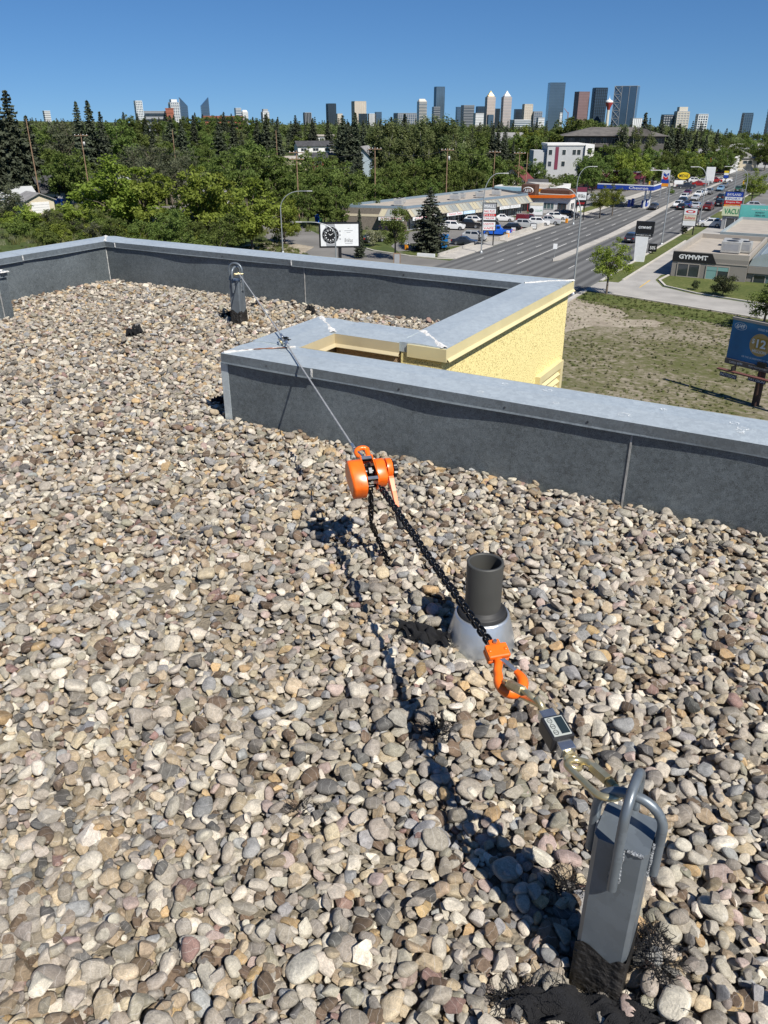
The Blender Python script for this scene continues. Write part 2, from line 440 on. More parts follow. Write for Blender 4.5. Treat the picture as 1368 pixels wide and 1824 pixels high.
# ---- gravel
def stone_mesh(i, angular, sub):
    r = random.Random(100 + i)
    bm = bmesh.new(); bmesh.ops.create_icosphere(bm, subdivisions=sub, radius=1)
    a, b_, c = 1, r.uniform(.58, .95), r.uniform(.30, .66)
    ks = [(Vector((r.gauss(0, 1), r.gauss(0, 1), r.gauss(0, 1))) * 1.1, r.uniform(0, 6), r.uniform(.03, .09)) for _ in range(6)]
    planes = []
    for _ in range(r.randint(6, 10) if angular else r.randint(0, 3)):
        n = Vector((r.gauss(0, 1), r.gauss(0, 1), r.gauss(0, .9))).normalized(); planes.append((n, r.uniform(.48, .80) if angular else r.uniform(.82, .93)))
    ex = r.uniform(.72, 1.0)
    for v in bm.verts:
        p = v.co.copy()
        p = Vector([math.copysign(abs(q) ** ex, q) for q in p])
        k = 1 + sum(am * math.sin(w.dot(p) * 1.8 + ph) for w, ph, am in ks)
        p *= k
        for n, dd in planes:
            e = p.dot(n) - dd
            if e > 0: p -= n * e * (.97 if angular else .85)
        v.co = Vector((p.x * a, p.y * b_, p.z * c))
    me = bpy.data.meshes.new('stone'); bm.to_mesh(me); bm.free()
    me.polygons.foreach_set('use_smooth', [True] * len(me.polygons))
    if angular: me.set_sharp_from_angle(angle=math.radians(24))
    ext = np.array([v.co for v in me.vertices]); return me, ext.max(0) - ext.min(0)
def stone_material():
    m, nt, b = _nt('river stone')
    at = N(nt, 'Attribute', attribute_type='INSTANCER', attribute_name='pcol')
    tc = N(nt, 'TexCoord'); oi = N(nt, 'ObjectInfo')
    ad = N(nt, 'VectorMath', operation='ADD'); sc = N(nt, 'VectorMath', operation='SCALE'); sc.inputs['Scale'].default_value = 90
    nt.links.new(at.outputs['Color'], sc.inputs[0]); nt.links.new(tc.outputs['Generated'], ad.inputs[0]); nt.links.new(sc.outputs[0], ad.inputs[1])
    n1 = N(nt, 'TexNoise'); n1.inputs['Scale'].default_value = 3.2; n1.inputs['Detail'].default_value = 7; n1.inputs['Roughness'].default_value = .7; n1.inputs['Distortion'].default_value = .6
    n2 = N(nt, 'TexNoise'); n2.inputs['Scale'].default_value = 14; n2.inputs['Detail'].default_value = 4; n2.inputs['Roughness'].default_value = .75
    for n in (n1, n2): nt.links.new(ad.outputs[0], n.inputs['Vector'])
    r1 = N(nt, 'MapRange'); r1.inputs['From Min'].default_value = .3; r1.inputs['From Max'].default_value = .7; r1.inputs['To Min'].default_value = .68; r1.inputs['To Max'].default_value = 1.30
    r2 = N(nt, 'MapRange'); r2.inputs['From Min'].default_value = .3; r2.inputs['From Max'].default_value = .7; r2.inputs['To Min'].default_value = .70; r2.inputs['To Max'].default_value = 1.25
    nt.links.new(n1.outputs['Fac'], r1.inputs['Value']); nt.links.new(n2.outputs['Fac'], r2.inputs['Value'])
    mu = N(nt, 'Math', operation='MULTIPLY'); nt.links.new(r1.outputs[0], mu.inputs[0]); nt.links.new(r2.outputs[0], mu.inputs[1])
    vm = N(nt, 'VectorMath', operation='SCALE'); nt.links.new(at.outputs['Color'], vm.inputs[0]); nt.links.new(mu.outputs[0], vm.inputs['Scale'])
    # iron staining and pale quartz veins
    st = N(nt, 'MapRange'); st.inputs['From Min'].default_value = .60; st.inputs['From Max'].default_value = .74; st.inputs['To Max'].default_value = .4
    nt.links.new(n1.outputs['Color'], st.inputs['Value'])
    mx = N(nt, 'Mix', data_type='RGBA'); nt.links.new(st.outputs[0], mx.inputs['Factor']); nt.links.new(vm.outputs[0], mx.inputs[6]); mx.inputs[7].default_value = (.36, .24, .12, 1)
    wv = N(nt, 'TexWave'); wv.inputs['Scale'].default_value = .9; wv.inputs['Distortion'].default_value = 6; wv.inputs['Detail'].default_value = 3; nt.links.new(ad.outputs[0], wv.inputs['Vector'])
    vr = N(nt, 'MapRange'); vr.inputs['From Min'].default_value = .985; vr.inputs['From Max'].default_value = 1.0; vr.inputs['To Max'].default_value = .4; nt.links.new(wv.outputs['Fac'], vr.inputs['Value'])
    m2 = N(nt, 'Mix', data_type='RGBA'); nt.links.new(vr.outputs[0], m2.inputs['Factor']); nt.links.new(mx.outputs[2], m2.inputs[6]); m2.inputs[7].default_value = (.58, .55, .5, 1)
    nt.links.new(m2.outputs[2], b.inputs['Base Color'])
    b.inputs['Roughness'].default_value = .78; b.inputs['Specular IOR Level'].default_value = .35
    bp = N(nt, 'Bump'); bp.inputs['Strength'].default_value = .4; bp.inputs['Distance'].default_value = .15
    nt.links.new(n2.outputs['Fac'], bp.inputs['Height']); nt.links.new(bp.outputs[0], b.inputs['Normal'])
    return m
M_STONE = stone_material()
VAR = []
for i in range(40): VAR.append(stone_mesh(i, i % 10 >= 3, 3))
for me, _ in VAR: me.materials.append(M_STONE)
PAL = [((.37, .335, .285), 22), ((.29, .268, .24), 13), ((.14, .137, .133), 7), ((.46, .425, .365), 20), ((.49, .415, .30), 13), ((.36, .29, .205), 11),
       ((.17, .125, .09), 8), ((.60, .56, .485), 20), ((.43, .345, .315), 4), ((.27, .18, .16), 1.5), ((.47, .34, .19), 3.5), ((.33, .335, .34), 9), ((.33, .31, .25), 6)]
pal_c = np.array([c for c, _ in PAL]); pal_w = np.array([w for _, w in PAL], float); pal_w /= pal_w.sum()

def roof_inside(x, y):
    a = (y < 3.425) & (x > -6.33)
    b_ = (x <= -3.02) & (y < 6.235) & (x > -6.33)
    c = (x <= -2.255) & (y > 4.455) & (y < 6.235) & (x > -6.33)
    d = (x > -6.915) & (x <= -6.33) & (y > 4.6) & (y < 6.235)
    return a | b_ | c | d
POST_N, POST_F, PIPE = (-.135, 1.172), (-4.47, 5.38), (-.825, 2.13)
DIRT = [(at_z(300, 1035, 0), .15, .9), (at_z(355, 1085, 0), .13, .85), (at_z(200, 1030, 0), .10, .6), (at_z(920, 1655, 0), .05, .9), (at_z(560, 1760, 0), .06, .5), (at_z(1080, 1770, 0), .09, .75)]
def make_gravel():
    R = np.random.default_rng(5)
    cell = .006; x0, y0, x1, y1 = -7.0, -.35, 2.6, 6.3
    nx, ny = int((x1 - x0) / cell), int((y1 - y0) / cell)
    gx, gy = np.meshgrid(np.arange(nx) * cell + x0, np.arange(ny) * cell + y0, indexing='ij')
    H = (-.042 + .010 * np.sin(gx * 1.9 + 1) * np.sin(gy * 2.3 + .4) + .006 * np.sin(gx * 5.1) * np.sin(gy * 4.3 + 2)).astype(np.float64)
    for c, r_, w in DIRT: H -= .010 * w * np.exp(-((gx - c.x) ** 2 + (gy - c.y) ** 2) / (2 * r_ * r_))
    H0 = H.copy()
    # candidate area: what the camera, or a camera a step aside, can see
    def vis(x, y):
        a, b_ = x * _cy + y * _sy, -x * _sy + y * _cy
        zc_ = b_ * _cp + EYE * _sp; yc = b_ * _sp - EYE * _cp
        px, py = 684 + F_PX * a / np.maximum(zc_, .05), 912 - F_PX * yc / np.maximum(zc_, .05)
        return (zc_ > .1) & (px > -330) & (px < 1700) & (py < 2150)
    ok = roof_inside(gx, gy) & vis(gx, gy)
    for p in (POST_N, POST_F): ok &= ~((abs(gx - p[0]) < .056) & (abs(gy - p[1]) < .056))
    ok &= ((gx - PIPE[0]) ** 2 + (gy - PIPE[1]) ** 2) > .118 ** 2
    area = ok.sum() * cell * cell
    cand = np.argwhere(ok)
    NP = int(area * 3150)
    pts = []
    picks = cand[R.integers(0, len(cand), (NP, 3))]
    sz = np.clip(R.lognormal(math.log(.0178), .30, NP), .0075, .034); sz = np.where(R.random(NP) < .27, R.uniform(.0045, .0095, NP), sz)
    vi = R.integers(0, len(VAR), NP); yaw = R.uniform(0, 2 * math.pi, NP)
    jit = R.normal(0, 1, (NP, 3)); u = R.random(NP)
    dims = [d / 2 for _, d in VAR]
    dirt = np.zeros((nx, ny))
    for c, r_, w in DIRT: dirt = np.maximum(dirt, w * np.exp(-(((gx - c.x) ** 2 + (gy - c.y) ** 2) / (r_ * r_)) ** 2))
    cs, sn = np.cos(yaw), np.sin(yaw)
    for k in range(NP):
        pk = picks[k]; hs = (H[pk[0, 0], pk[0, 1]], H[pk[1, 0], pk[1, 1]], H[pk[2, 0], pk[2, 1]])
        j = hs.index(min(hs)) if u[k] > .12 else 0
        ci, cj = int(pk[j, 0]), int(pk[j, 1])
        if dirt[ci, cj] > u[k] * 1.02 and hs[j] > H0[ci, cj] - .001: continue
        s = sz[k]; d = dims[vi[k]] * s
        n = int(d[0] / cell) + 1
        i0, i1, j0, j1 = max(0, ci - n), min(nx, ci + n + 1), max(0, cj - n), min(ny, cj + n + 1)
        sub = H[i0:i1, j0:j1]
        lx = (np.arange(i0, i1) - ci)[:, None] * cell; ly = (np.arange(j0, j1) - cj)[None, :] * cell
        qx = (lx * cs[k] + ly * sn[k]) / d[0]; qy = (-lx * sn[k] + ly * cs[k]) / d[1]
        rr = qx * qx + qy * qy
        inn = rr < .95
        h = sub[inn]
        if h.size < 4: continue
        ax, ay = (qx * d[0])[inn], (qy * d[1])[inn]
        hm = h.mean(); dh = h - hm
        ta = np.clip((ax * dh).sum() / ((ax * ax).sum() + 1e-9) * .8 + jit[k, 0] * .20, -.75, .75)
        tb = np.clip((ay * dh).sum() / ((ay * ay).sum() + 1e-9) * .8 + jit[k, 1] * .22, -.75, .75)
        prof = d[2] * np.sqrt(np.maximum(0, 1 - rr[inn]))
        pl = ta * ax + tb * ay
        zs = np.sort(h - (pl - prof))
        z = zs[int(len(zs) * .86)]
        z = min(z, hm + d[2] * 1.15)
        top = z + pl + prof
        sub[inn] = np.maximum(h, top)
        pts.append((gx[ci, cj], gy[ci, cj], z, s, math.atan(ta), math.atan(tb), yaw[k], vi[k]))
    A = np.array(pts)
    col = pal_c[R.choice(len(PAL), len(A), p=pal_w)] * R.uniform(.68, 1.18, (len(A), 1)) * np.array([1.02, .985, .93]) * (1 + R.normal(0, .012, (len(A), 3)))
    top = np.array([H[int((a[0] - x0) / cell), int((a[1] - y0) / cell)] for a in A]) - A[:, 2]
    return A, np.clip(col, .02, .8), H, top
GR, GCOL, GH, GTOP = make_gravel()
print('stones', len(GR))
def gravel_z(x, y):
    i, j = int((x + 7.0) / .006), int((y + .35) / .006)
    if 2 <= i < GH.shape[0] - 3 and 2 <= j < GH.shape[1] - 3: return float(GH[i - 2:i + 3, j - 2:j + 3].mean())
    return 0.0
M_DIRT = mat('grey brown dirt on the membrane', (.20, .17, .125), .95, 0, .3, 9, .7, 90)
deck_poly = [(-7.0, -7), (6.9, -7), (6.9, 3.45), (-3.0, 3.45), (-3.0, 4.43), (-2.24, 4.43), (-2.24, 6.26), (-7.0, 6.26)]
gxs, gys = np.arange(-7.0, 3.01, .05), np.arange(-.4, 6.31, .05)
roofmb = MB()
roofmb.add([(x, y, -.055) for x, y in deck_poly], [tuple(range(len(deck_poly)))])
keep = {}
vs, fs = [], []
for i, x in enumerate(gxs):
    for j, y in enumerate(gys):
        keep[(i, j)] = len(vs)
        z = -.046 + .010 * math.sin(x * 1.9 + 1) * math.sin(y * 2.3 + .4)
        for c, r_, w in DIRT: z -= .008 * w * math.exp(-((x - c.x) ** 2 + (y - c.y) ** 2) / (2 * r_ * r_))
        vs.append((x, y, z + .004))
for i in range(len(gxs) - 1):
    for j in range(len(gys) - 1):
        cx, cy = gxs[i] + .025, gys[j] + .025
        if bool(roof_inside(np.float64(cx), np.float64(cy))) or (cy < 3.44 and cx < 3):
            fs.append((keep[(i, j)], keep[(i + 1, j)], keep[(i + 1, j + 1)], keep[(i, j + 1)]))
roofmb.add(vs, fs, True)
roof = struct(roofmb.build('flat_roof', M_DIRT), 'gravel covered flat roof in the foreground')

def stone_rot(a):
    return RZ(a[6]) @ RY(-a[4]) @ RX(a[5])
pxy = np.array([proj(a[:3]) for a in GR])
inview = (pxy[:, 0] > 5) & (pxy[:, 0] < 1363) & (pxy[:, 1] < 1822) & (GTOP < GR[:, 3] * .75)
area_px = np.where(inview, GR[:, 3] / pxy[:, 2], 0)
big = set(np.argsort(-area_px)[:300].tolist())
for i in sorted(big):
    a = GR[i]; M = T(a[:3]) @ stone_rot(a) @ Matrix.Scale(a[3], 4)
    o = link('stone', VAR[int(a[7])][0], None, roof, M=M); o['pcol'] = [float(q) for q in GCOL[i]]
rest = np.array([i for i in range(len(GR)) if i not in big])
def scatter(name, mat_, pos, rot, scl, var, col, meshes, parent=None):
    """one object of many alike pieces: points that carry rotation, size, kind and colour, instanced by geometry nodes"""
    me = bpy.data.meshes.new(name); me.from_pydata(pos.tolist(), [], [])
    def attr(nm, ty, data, key):
        at = me.attributes.new(nm, ty, 'POINT'); at.data.foreach_set(key, np.ascontiguousarray(data, np.float32 if ty != 'INT' else np.int32).ravel())
    attr('rot', 'FLOAT_VECTOR', rot, 'vector'); attr('scl', 'FLOAT_VECTOR', scl, 'vector'); attr('kindno', 'INT', var, 'value'); attr('pcol', 'FLOAT_VECTOR', col, 'vector')
    o = link(name, me, mat_, parent)
    coll = bpy.data.collections.new(name + '_kinds')
    for q, m_ in enumerate(meshes):
        ob = bpy.data.objects.new('%s_kind_%02d' % (name, q), m_); coll.objects.link(ob)
    ng = bpy.data.node_groups.new(name + '_scatter', 'GeometryNodeTree')
    ng.interface.new_socket('Geometry', in_out='INPUT', socket_type='NodeSocketGeometry'); ng.interface.new_socket('Geometry', in_out='OUTPUT', socket_type='NodeSocketGeometry')
    gi, go = ng.nodes.new('NodeGroupInput'), ng.nodes.new('NodeGroupOutput')
    ci = ng.nodes.new('GeometryNodeCollectionInfo'); ci.inputs[0].default_value = coll; ci.inputs['Separate Children'].default_value = True; ci.inputs['Reset Children'].default_value = True
    ip = ng.nodes.new('GeometryNodeInstanceOnPoints'); ip.inputs['Pick Instance'].default_value = True
    def na(nm, ty):
        n = ng.nodes.new('GeometryNodeInputNamedAttribute'); n.data_type = ty; n.inputs[0].default_value = nm; return n.outputs[0]
    L = ng.links.new
    L(gi.outputs[0], ip.inputs['Points']); L(ci.outputs[0], ip.inputs['Instance']); L(na('kindno', 'INT'), ip.inputs['Instance Index'])
    er = ng.nodes.new('FunctionNodeEulerToRotation'); L(na('rot', 'FLOAT_VECTOR'), er.inputs[0]); L(er.outputs[0], ip.inputs['Rotation'])
    L(na('scl', 'FLOAT_VECTOR'), ip.inputs['Scale']); L(ip.outputs[0], go.inputs[0])
    md = o.modifiers.new('scatter', 'NODES'); md.node_group = ng
    return struct(o, kind='stuff')
eul = np.array([stone_rot(GR[i]).to_euler('XYZ')[:] for i in rest])
gv = scatter('gravel', M_STONE, GR[rest, :3], eul, np.repeat(GR[rest, 3:4], 3, 1), GR[rest, 7].astype(int), GCOL[rest], [m_ for m_, _ in VAR], roof)
gv['label'] = 'mixed grey, tan and brown river stones covering the roof'
# ================================================================== RIGGING ON THE ROOF
M_ORANGE = mat('orange enamel', (.86, .145, .010), .30, 0, .14, 26)
M_BLACKST = mat('black oxide steel', (.012, .012, .013), .32, .6, .3, 30)
M_ZINC = mat('bright zinc', (.55, .56, .57), .3, .85, .12, 40)
M_BRASS = mat('yellow zinc plating', (.58, .47, .22), .32, .7, .25, 30, var2=(.64, .56, .36))
M_RUBBER = mat('black rubber', (.018, .018, .018), .6, 0, .2, 20)
M_PLASTIC = mat('black plastic', (.02, .02, .022), .4, 0, .15, 20)
M_TAR = mat('asphalt mastic', (.020, .018, .016), .55, 0, .3, 25, .8, 55)
M_WELD = mat('weld bead', (.36, .38, .40), .5, .5, .3, 80, .8, 200)
M_MESH = mat('black woven mesh', (.012, .012, .014), .85, 0, .3, 120, .8, 420)
M_ABS = mat('dark grey plastic pipe', (.055, .055, .05), .55, 0, .12, 8)
M_LABEL = mat('pale keypad label', (.40, .42, .39), .4, 0, .06, 30)
M_LCD = mat('dark display', (.02, .03, .035), .12, 0, .1, 4)
M_INK = mat('black print', (.02, .02, .02), .6)
M_WHITE = mat('white paint', (.78, .78, .77), .5, 0, .04, 4)

def bar_u(c, half, zleg, ztop, axis, r=.0095, dy=0.0):
    """welded U bar over a post: legs at +-half along the axis, rounded crown"""
    pts = [(-half, zleg)]; R_ = min(half * .96, .055); zc_ = ztop - R_
    for k in range(9):
        a = math.pi - math.pi / 2 * k / 8
        pts.append((-half + R_ + R_ * math.cos(a), zc_ + R_ * math.sin(a)))
    for k in range(9):
        a = math.pi / 2 - math.pi / 2 * k / 8
        pts.append((half - R_ + R_ * math.cos(a), zc_ + R_ * math.sin(a)))
    pts.append((half, zleg))
    P3 = [((c[0] + u, c[1] + dy, z) if axis == 'x' else (c[0] + dy, c[1] + u, z)) for u, z in pts]
    return MB().tube(P3, r, 12)
def anchor_post(pos, label, h, single=False, rot=0.0):
    t = thing('roof_anchor_post', label, 'anchor post', (pos[0], pos[1], 0), rot)
    w = .05; c_ = .009
    sq = [(-w + c_, -w), (w - c_, -w), (w, -w + c_), (w, w - c_), (w - c_, w), (-w + c_, w), (-w, w - c_), (-w, -w + c_)]
    MB().prism(sq, -.06, h).build('square_tube', M_POST, t)
    if not single:
        bar_u((0, 0), w + .011, h - .085, h + .085, 'x').build('lifting_bar', M_POST, t)
        bar_u((0, 0), w + .011, h - .10, h + .118, 'y').build('lifting_bar', M_POST, t)
        wl = [(-w - .003, .012, 0), (w + .003, .012, 0), (-w - .003, -.012, 0), (w + .003, -.012, 0)]
    else:
        bar_u((0, 0), w + .011, h - .10, h + .10, 'y').build('lifting_bar', M_POST, t)
        bar_u((0, 0), w + .011, h - .085, h + .13, 'x').build('lifting_bar', M_POST, t)
    r = random.Random(4)
    for sx, sy in ((0, -1), (0, 1), (1, 0), (-1, 0)):
        mb = MB()
        for sg in (-1, 1):
            pts = []
            for k in range(12):
                z = h - .088 + .085 * k / 11
                off = .0075 * sg
                pts.append((sx * (w + .002) + (off if sx == 0 else 0) + r.uniform(-.0012, .0012), sy * (w + .002) + (off if sy == 0 else 0) + r.uniform(-.0012, .0012), z))
            mb.tube(pts, [.0035 * r.uniform(.7, 1.3) for _ in pts], 6)
        mb.build('weld_bead', M_WELD, t)
    MB().tube([(.013 + .003 * k, -w - .001 + r.uniform(-.001, .001), h - .002 + r.uniform(-.001, .001)) for k in range(11)], [.004 * r.uniform(.7, 1.3) for _ in range(11)], 6).build('weld_bead', M_WELD, t)
    tm = MB(); n = 28; vs = []; 
    per = []
    for k in range(n):
        u = k / n * 4; e = int(u); f = u - e; a = w + .0015
        per.append([(-a + 2 * a * f, -a), (a, -a + 2 * a * f), (a - 2 * a * f, a), (-a, a - 2 * a * f)][e])
    lv_ = 6
    for j in range(lv_ + 1):
        for k, (x, y) in enumerate(per):
            q = 1 + r.uniform(-.015, .02) + (.035 * (1 - j / lv_) ** 3)
            z = -.05 + (.135 + .012 * math.sin(k * 1.1) + r.uniform(-.006, .006)) * j / lv_
            vs.append((x * q, y * q, z))
    fs = [(j * n + k, j * n + (k + 1) % n, (j + 1) * n + (k + 1) % n, (j + 1) * n + k) for j in range(lv_) for k in range(n)]
    tm.add(vs, fs, True); tm.build('mastic_sleeve', M_TAR, t)
    return t
near_post = anchor_post(POST_N, 'near galvanised anchor post with two crossed bars, lower right', .388)
far_post = anchor_post(POST_F, 'far galvanised anchor post with looped bars, where the wire rope ends', .345, True, rot=.12)

# ---- the pull line: both posts tied by rope, hoist, chain, hook, links and load cell
LA, LB = Vector((-.183, 1.180, .462)), Vector((-4.40, 5.335, .405))
_n2 = Vector((-(LB - LA).y, (LB - LA).x))
def on_line(px, py):
    r_ = ray(px, py); t_ = (_n2.x * LA.x + _n2.y * LA.y) / (_n2.x * r_.x + _n2.y * r_.y)
    return Vector((0, 0, EYE)) + r_ * t_
Q_eye, Q_cell, Q_nut = on_line(1016, 1348), on_line(991, 1305), on_line(966, 1262)
Q_bow, Q_blk, Q_ch0 = on_line(910, 1232), on_line(886, 1166), on_line(876, 1150)
Q_ch1, Q_hoist, Q_htop = on_line(677, 866), on_line(657, 838), on_line(634, 803)
Q_cope, Q_coup = on_line(531, 649), on_line(506, 604)
Q_cope.z = max(Q_cope.z, ZT + .012)

def quick_link(a, b, label, half=.022, r=.0055, up=(0, 0, 1), nut=True):
    L = (b - a).length; M = frame((a + b) / 2, b - a, up)
    t = thing('quick_link', label, 'quick link', M=M)
    pts = []; hx = L / 2 - half + r
    for k in range(13): an = -math.pi / 2 + math.pi * k / 12; pts.append((hx + half * math.cos(an), half * math.sin(an), 0))
    for k in range(13): an = math.pi / 2 + math.pi * k / 12; pts.append((-hx + half * math.cos(an), half * math.sin(an), 0))
    MB().tube(pts, r, 10, closed=True).build('body', M_BRASS, t)
    if nut:
        mb = MB().tube([(-hx * .35, -half, 0), (hx * .75, -half, 0)], r * 1.75, 6, smooth=False)
        mb.build('screw_sleeve', M_BRASS, t)
        th = MB()
        for k in range(5): th.tube([(-hx * .75 + k * .004, -half, 0), (-hx * .75 + k * .004 + .0018, -half, 0)], r * 1.25, 10)
        th.build('thread', M_BRASS, t)
    return t
quick_link(LA + Vector((.012, -.012, -.006)), Q_eye + Vector((.014, -.014, 0.004)), 'brass coloured quick link hooked on the near anchor post', .025, .0072, up=(.25, -.1, 1))
link2 = quick_link(Q_bow + Vector((-.02, .02, -.004)), Q_nut + Vector((-.018, .018, 0)), 'brass coloured quick link between orange hook and load cell', .024, .0068, up=(.6, .5, .8))

# load cell: eye nuts, steel ends, black housing with display
ax = (Q_nut - Q_eye)
M = frame(Q_cell, ax, (0, 0, 1))
cell = thing('load_cell', 'small digital load cell with black housing and display', 'load cell', M=M)
MB().bevbox((0, 0, 0), (.062, .052, .040), .004).build('housing', M_PLASTIC, cell)
kp = MB().bevbox((0, 0, .0205), (.051, .041, .003), .001).build('keypad_label', M_LABEL, cell)
MB().span(-.022, .022, -.018, .001, .0221, .0228).build('display', M_LCD, cell)
for k, (x, s_) in enumerate(((.016, 'ON'), (0.0, 'ZERO'), (-.016, 'HOLD'))):
    bt = MB().lathe([(.0045, 0), (.0055, 0), (.0055, .0004), (.0045, .0004), (.0045, 0)], 14, T((x, .012, .0222)) @ Matrix.Diagonal((1.25, 1, 1, 1)))
    bt.build('button', M_INK, kp)
    lettering(s_, M_INK, kp, T((x, .012, .0226)) @ RZ(-math.pi / 2), h=.0028)
M_STEEL = mat('machined steel', (.50, .52, .54), .25, .9, .08, 40)
hl = ax.length / 2
for x in (-.043, .043): MB().bevbox((x, 0, 0), (.026, .034, .026), .003).build('steel_shank', M_STEEL, cell)
def eye_nut(x, s_, rot):
    Mx = T((x, 0, 0)) @ RX(rot)
    e = MB().tube([(.017 * math.cos(2 * math.pi * k / 20), .017 * math.sin(2 * math.pi * k / 20), 0) for k in range(20)], .0058, 8, closed=True, M=Mx @ T((s_ * .018, 0, 0)))
    e.lathe([(.0, -.006), (.011, -.006), (.013, 0), (.011, .007), (0, .007)], 6, Mx @ T((s_ * -.002, 0, 0)) @ RY(math.pi / 2), smooth=False)
    e.build('eye_nut', M_BRASS, cell)
eye_nut(-hl + .006, -1, .35); eye_nut(hl - .006, 1, 1.2)

# hook with its swivel block
ax = (Q_ch0 - Q_bow).normalized()
M = frame(Q_blk, ax, (0, 0, 1)) @ Matrix.Scale(1.14, 4)
hk = thing('chain_hook', 'orange forged hook at the lower end of the chain', 'hook', M=M)
S_ = 1.0
b1 = MB().bevbox((.004, 0, .006), (.034, .05, .014), .004).bevbox((.004, 0, -.008), (.034, .05, .012), .004).bevbox((.022, 0, 0), (.022, .026, .024), .004)
b1.build('swivel_block', M_ORANGE, hk)
for y in (-.018, .018): MB().lathe([(0, .002), (.0035, .002), (.0045, 0), (.0045, -.03)], 10, T((.004, y, .0135))).build('rivet', M_ORANGE, hk)
MB().lathe([(0, .006), (.004, .006), (.0055, .003), (.0055, -.004)], 6, T((.024, 0, .014)), smooth=False).build('pin_nut', M_STEEL, hk)
hp, hr = [], []
for k in range(26):
    u = k / 25
    if u < .22:
        x, y = -.012 - .028 * (u / .22), .003 + .013 * (u / .22) ** 1.4; rr = .0095
    else:
        a = math.pi * .42 - (u - .22) / .78 * math.pi * 1.42
        a = math.radians(52) + (u - .22) / .78 * math.radians(262)
        x, y = -.067 + .029 * math.cos(a), -.005 + .026 * math.sin(a)
        rr = .0095 + .0045 * math.sin(min(1, (u - .22) / .5) * math.pi * .8) - (.0055 * max(0, (u - .82) / .18))
    hp.append((x, y, 0)); hr.append(rr)
MB().tube(hp, hr, 12).build('hook_body', M_ORANGE, hk)
lt = MB(); vs = [(-.018, .004, .011), (-.018, -.008, .011), (-.048, -.026, .008), (-.050, -.018, .008)]
lt.add(vs + [(x, y, z - .004) for x, y, z in vs], [(0, 1, 2, 3), (7, 6, 5, 4), (0, 4, 5, 1), (1, 5, 6, 2), (2, 6, 7, 3), (3, 7, 4, 0)])
lt.build('safety_latch', M_STEEL, hk)

# chains
def chain(points, label, pitch=.0195, wire=.0037, jitter=0.0, end_ring=False):
    pts = [Vector(p) for p in points]; seg = [0]
    for i in range(1, len(pts)): seg.append(seg[-1] + (pts[i] - pts[i - 1]).length)
    n = max(2, int(seg[-1] / pitch)); r = random.Random(3)
    t = thing('lifting_chain', label, 'chain', pts[0])
    prof = []; hw, hl_ = .0085, pitch / 2 + wire - .0072 + .0015
    for k in range(7): a = -math.pi / 2 + math.pi * k / 6; prof.append((hl_ + hw * math.cos(a), hw * math.sin(a), 0))
    for k in range(7): a = math.pi / 2 + math.pi * k / 6; prof.append((-hl_ + hw * math.cos(a), hw * math.sin(a), 0))
    me = MB().tube(prof, wire, 7, closed=True).mesh('link')
    def at(d):
        for i in range(1, len(pts)):
            if d <= seg[i] or i == len(pts) - 1:
                f = (d - seg[i - 1]) / max(1e-9, seg[i] - seg[i - 1]); return pts[i - 1].lerp(pts[i], f)
    for k in range(n):
        a, b = at(k * pitch), at((k + 1) * pitch)
        M = frame((a + b) / 2 - pts[0], b - a, (.01, .02, 1) if abs((b - a).normalized().z) < .9 else (1, .2, 0)) @ RX(math.pi / 4 + (math.pi / 2 if k % 2 else 0) + r.uniform(-jitter, jitter))
        link('link', me, M_BLACKST, t, M=M)
    return t
def sag(a, b, s, n=14): return [a.lerp(b, k / n) - Vector((0, 0, s * 4 * (k / n) * (1 - k / n))) for k in range(n + 1)]
chain(sag(Q_ch0, Q_ch1, .004), 'taut black load chain from the orange hoist to the hook')
hang0 = on_line(660, 868); hz0 = gravel_z(hang0.x, hang0.y)
gp = at_z(672, 962, .02); gp2 = at_z(690, 985, .02)
hz = max(gravel_z(gp.x, gp.y), gravel_z(gp2.x, gp2.y)) + .008
slack = [hang0, hang0 + Vector((.004, -.002, -.16)), hang0.lerp(gp, .55) + Vector((0, 0, -.16)), Vector((gp.x, gp.y, hz + .045)), Vector((gp2.x - .012, gp2.y + .01, hz + .012)), Vector((gp2.x + .012, gp2.y - .006, hz)), Vector((gp2.x - .02, gp2.y - .022, hz))]
slack[2].z = max(slack[2].z, hz + .11)
chain(slack, 'slack black chain hanging from the hoist onto the stones', jitter=.4)
er = MB().tube([(.015 * math.cos(2 * math.pi * k / 18), .015 * math.sin(2 * math.pi * k / 18), 0) for k in range(18)], .0026, 7, closed=True)
tag(er.build('end_ring', M_ZINC, loc=(gp2.x - .04, gp2.y - .016, hz + .006)), 'small steel end ring of the slack chain lying on stones', 'ring')

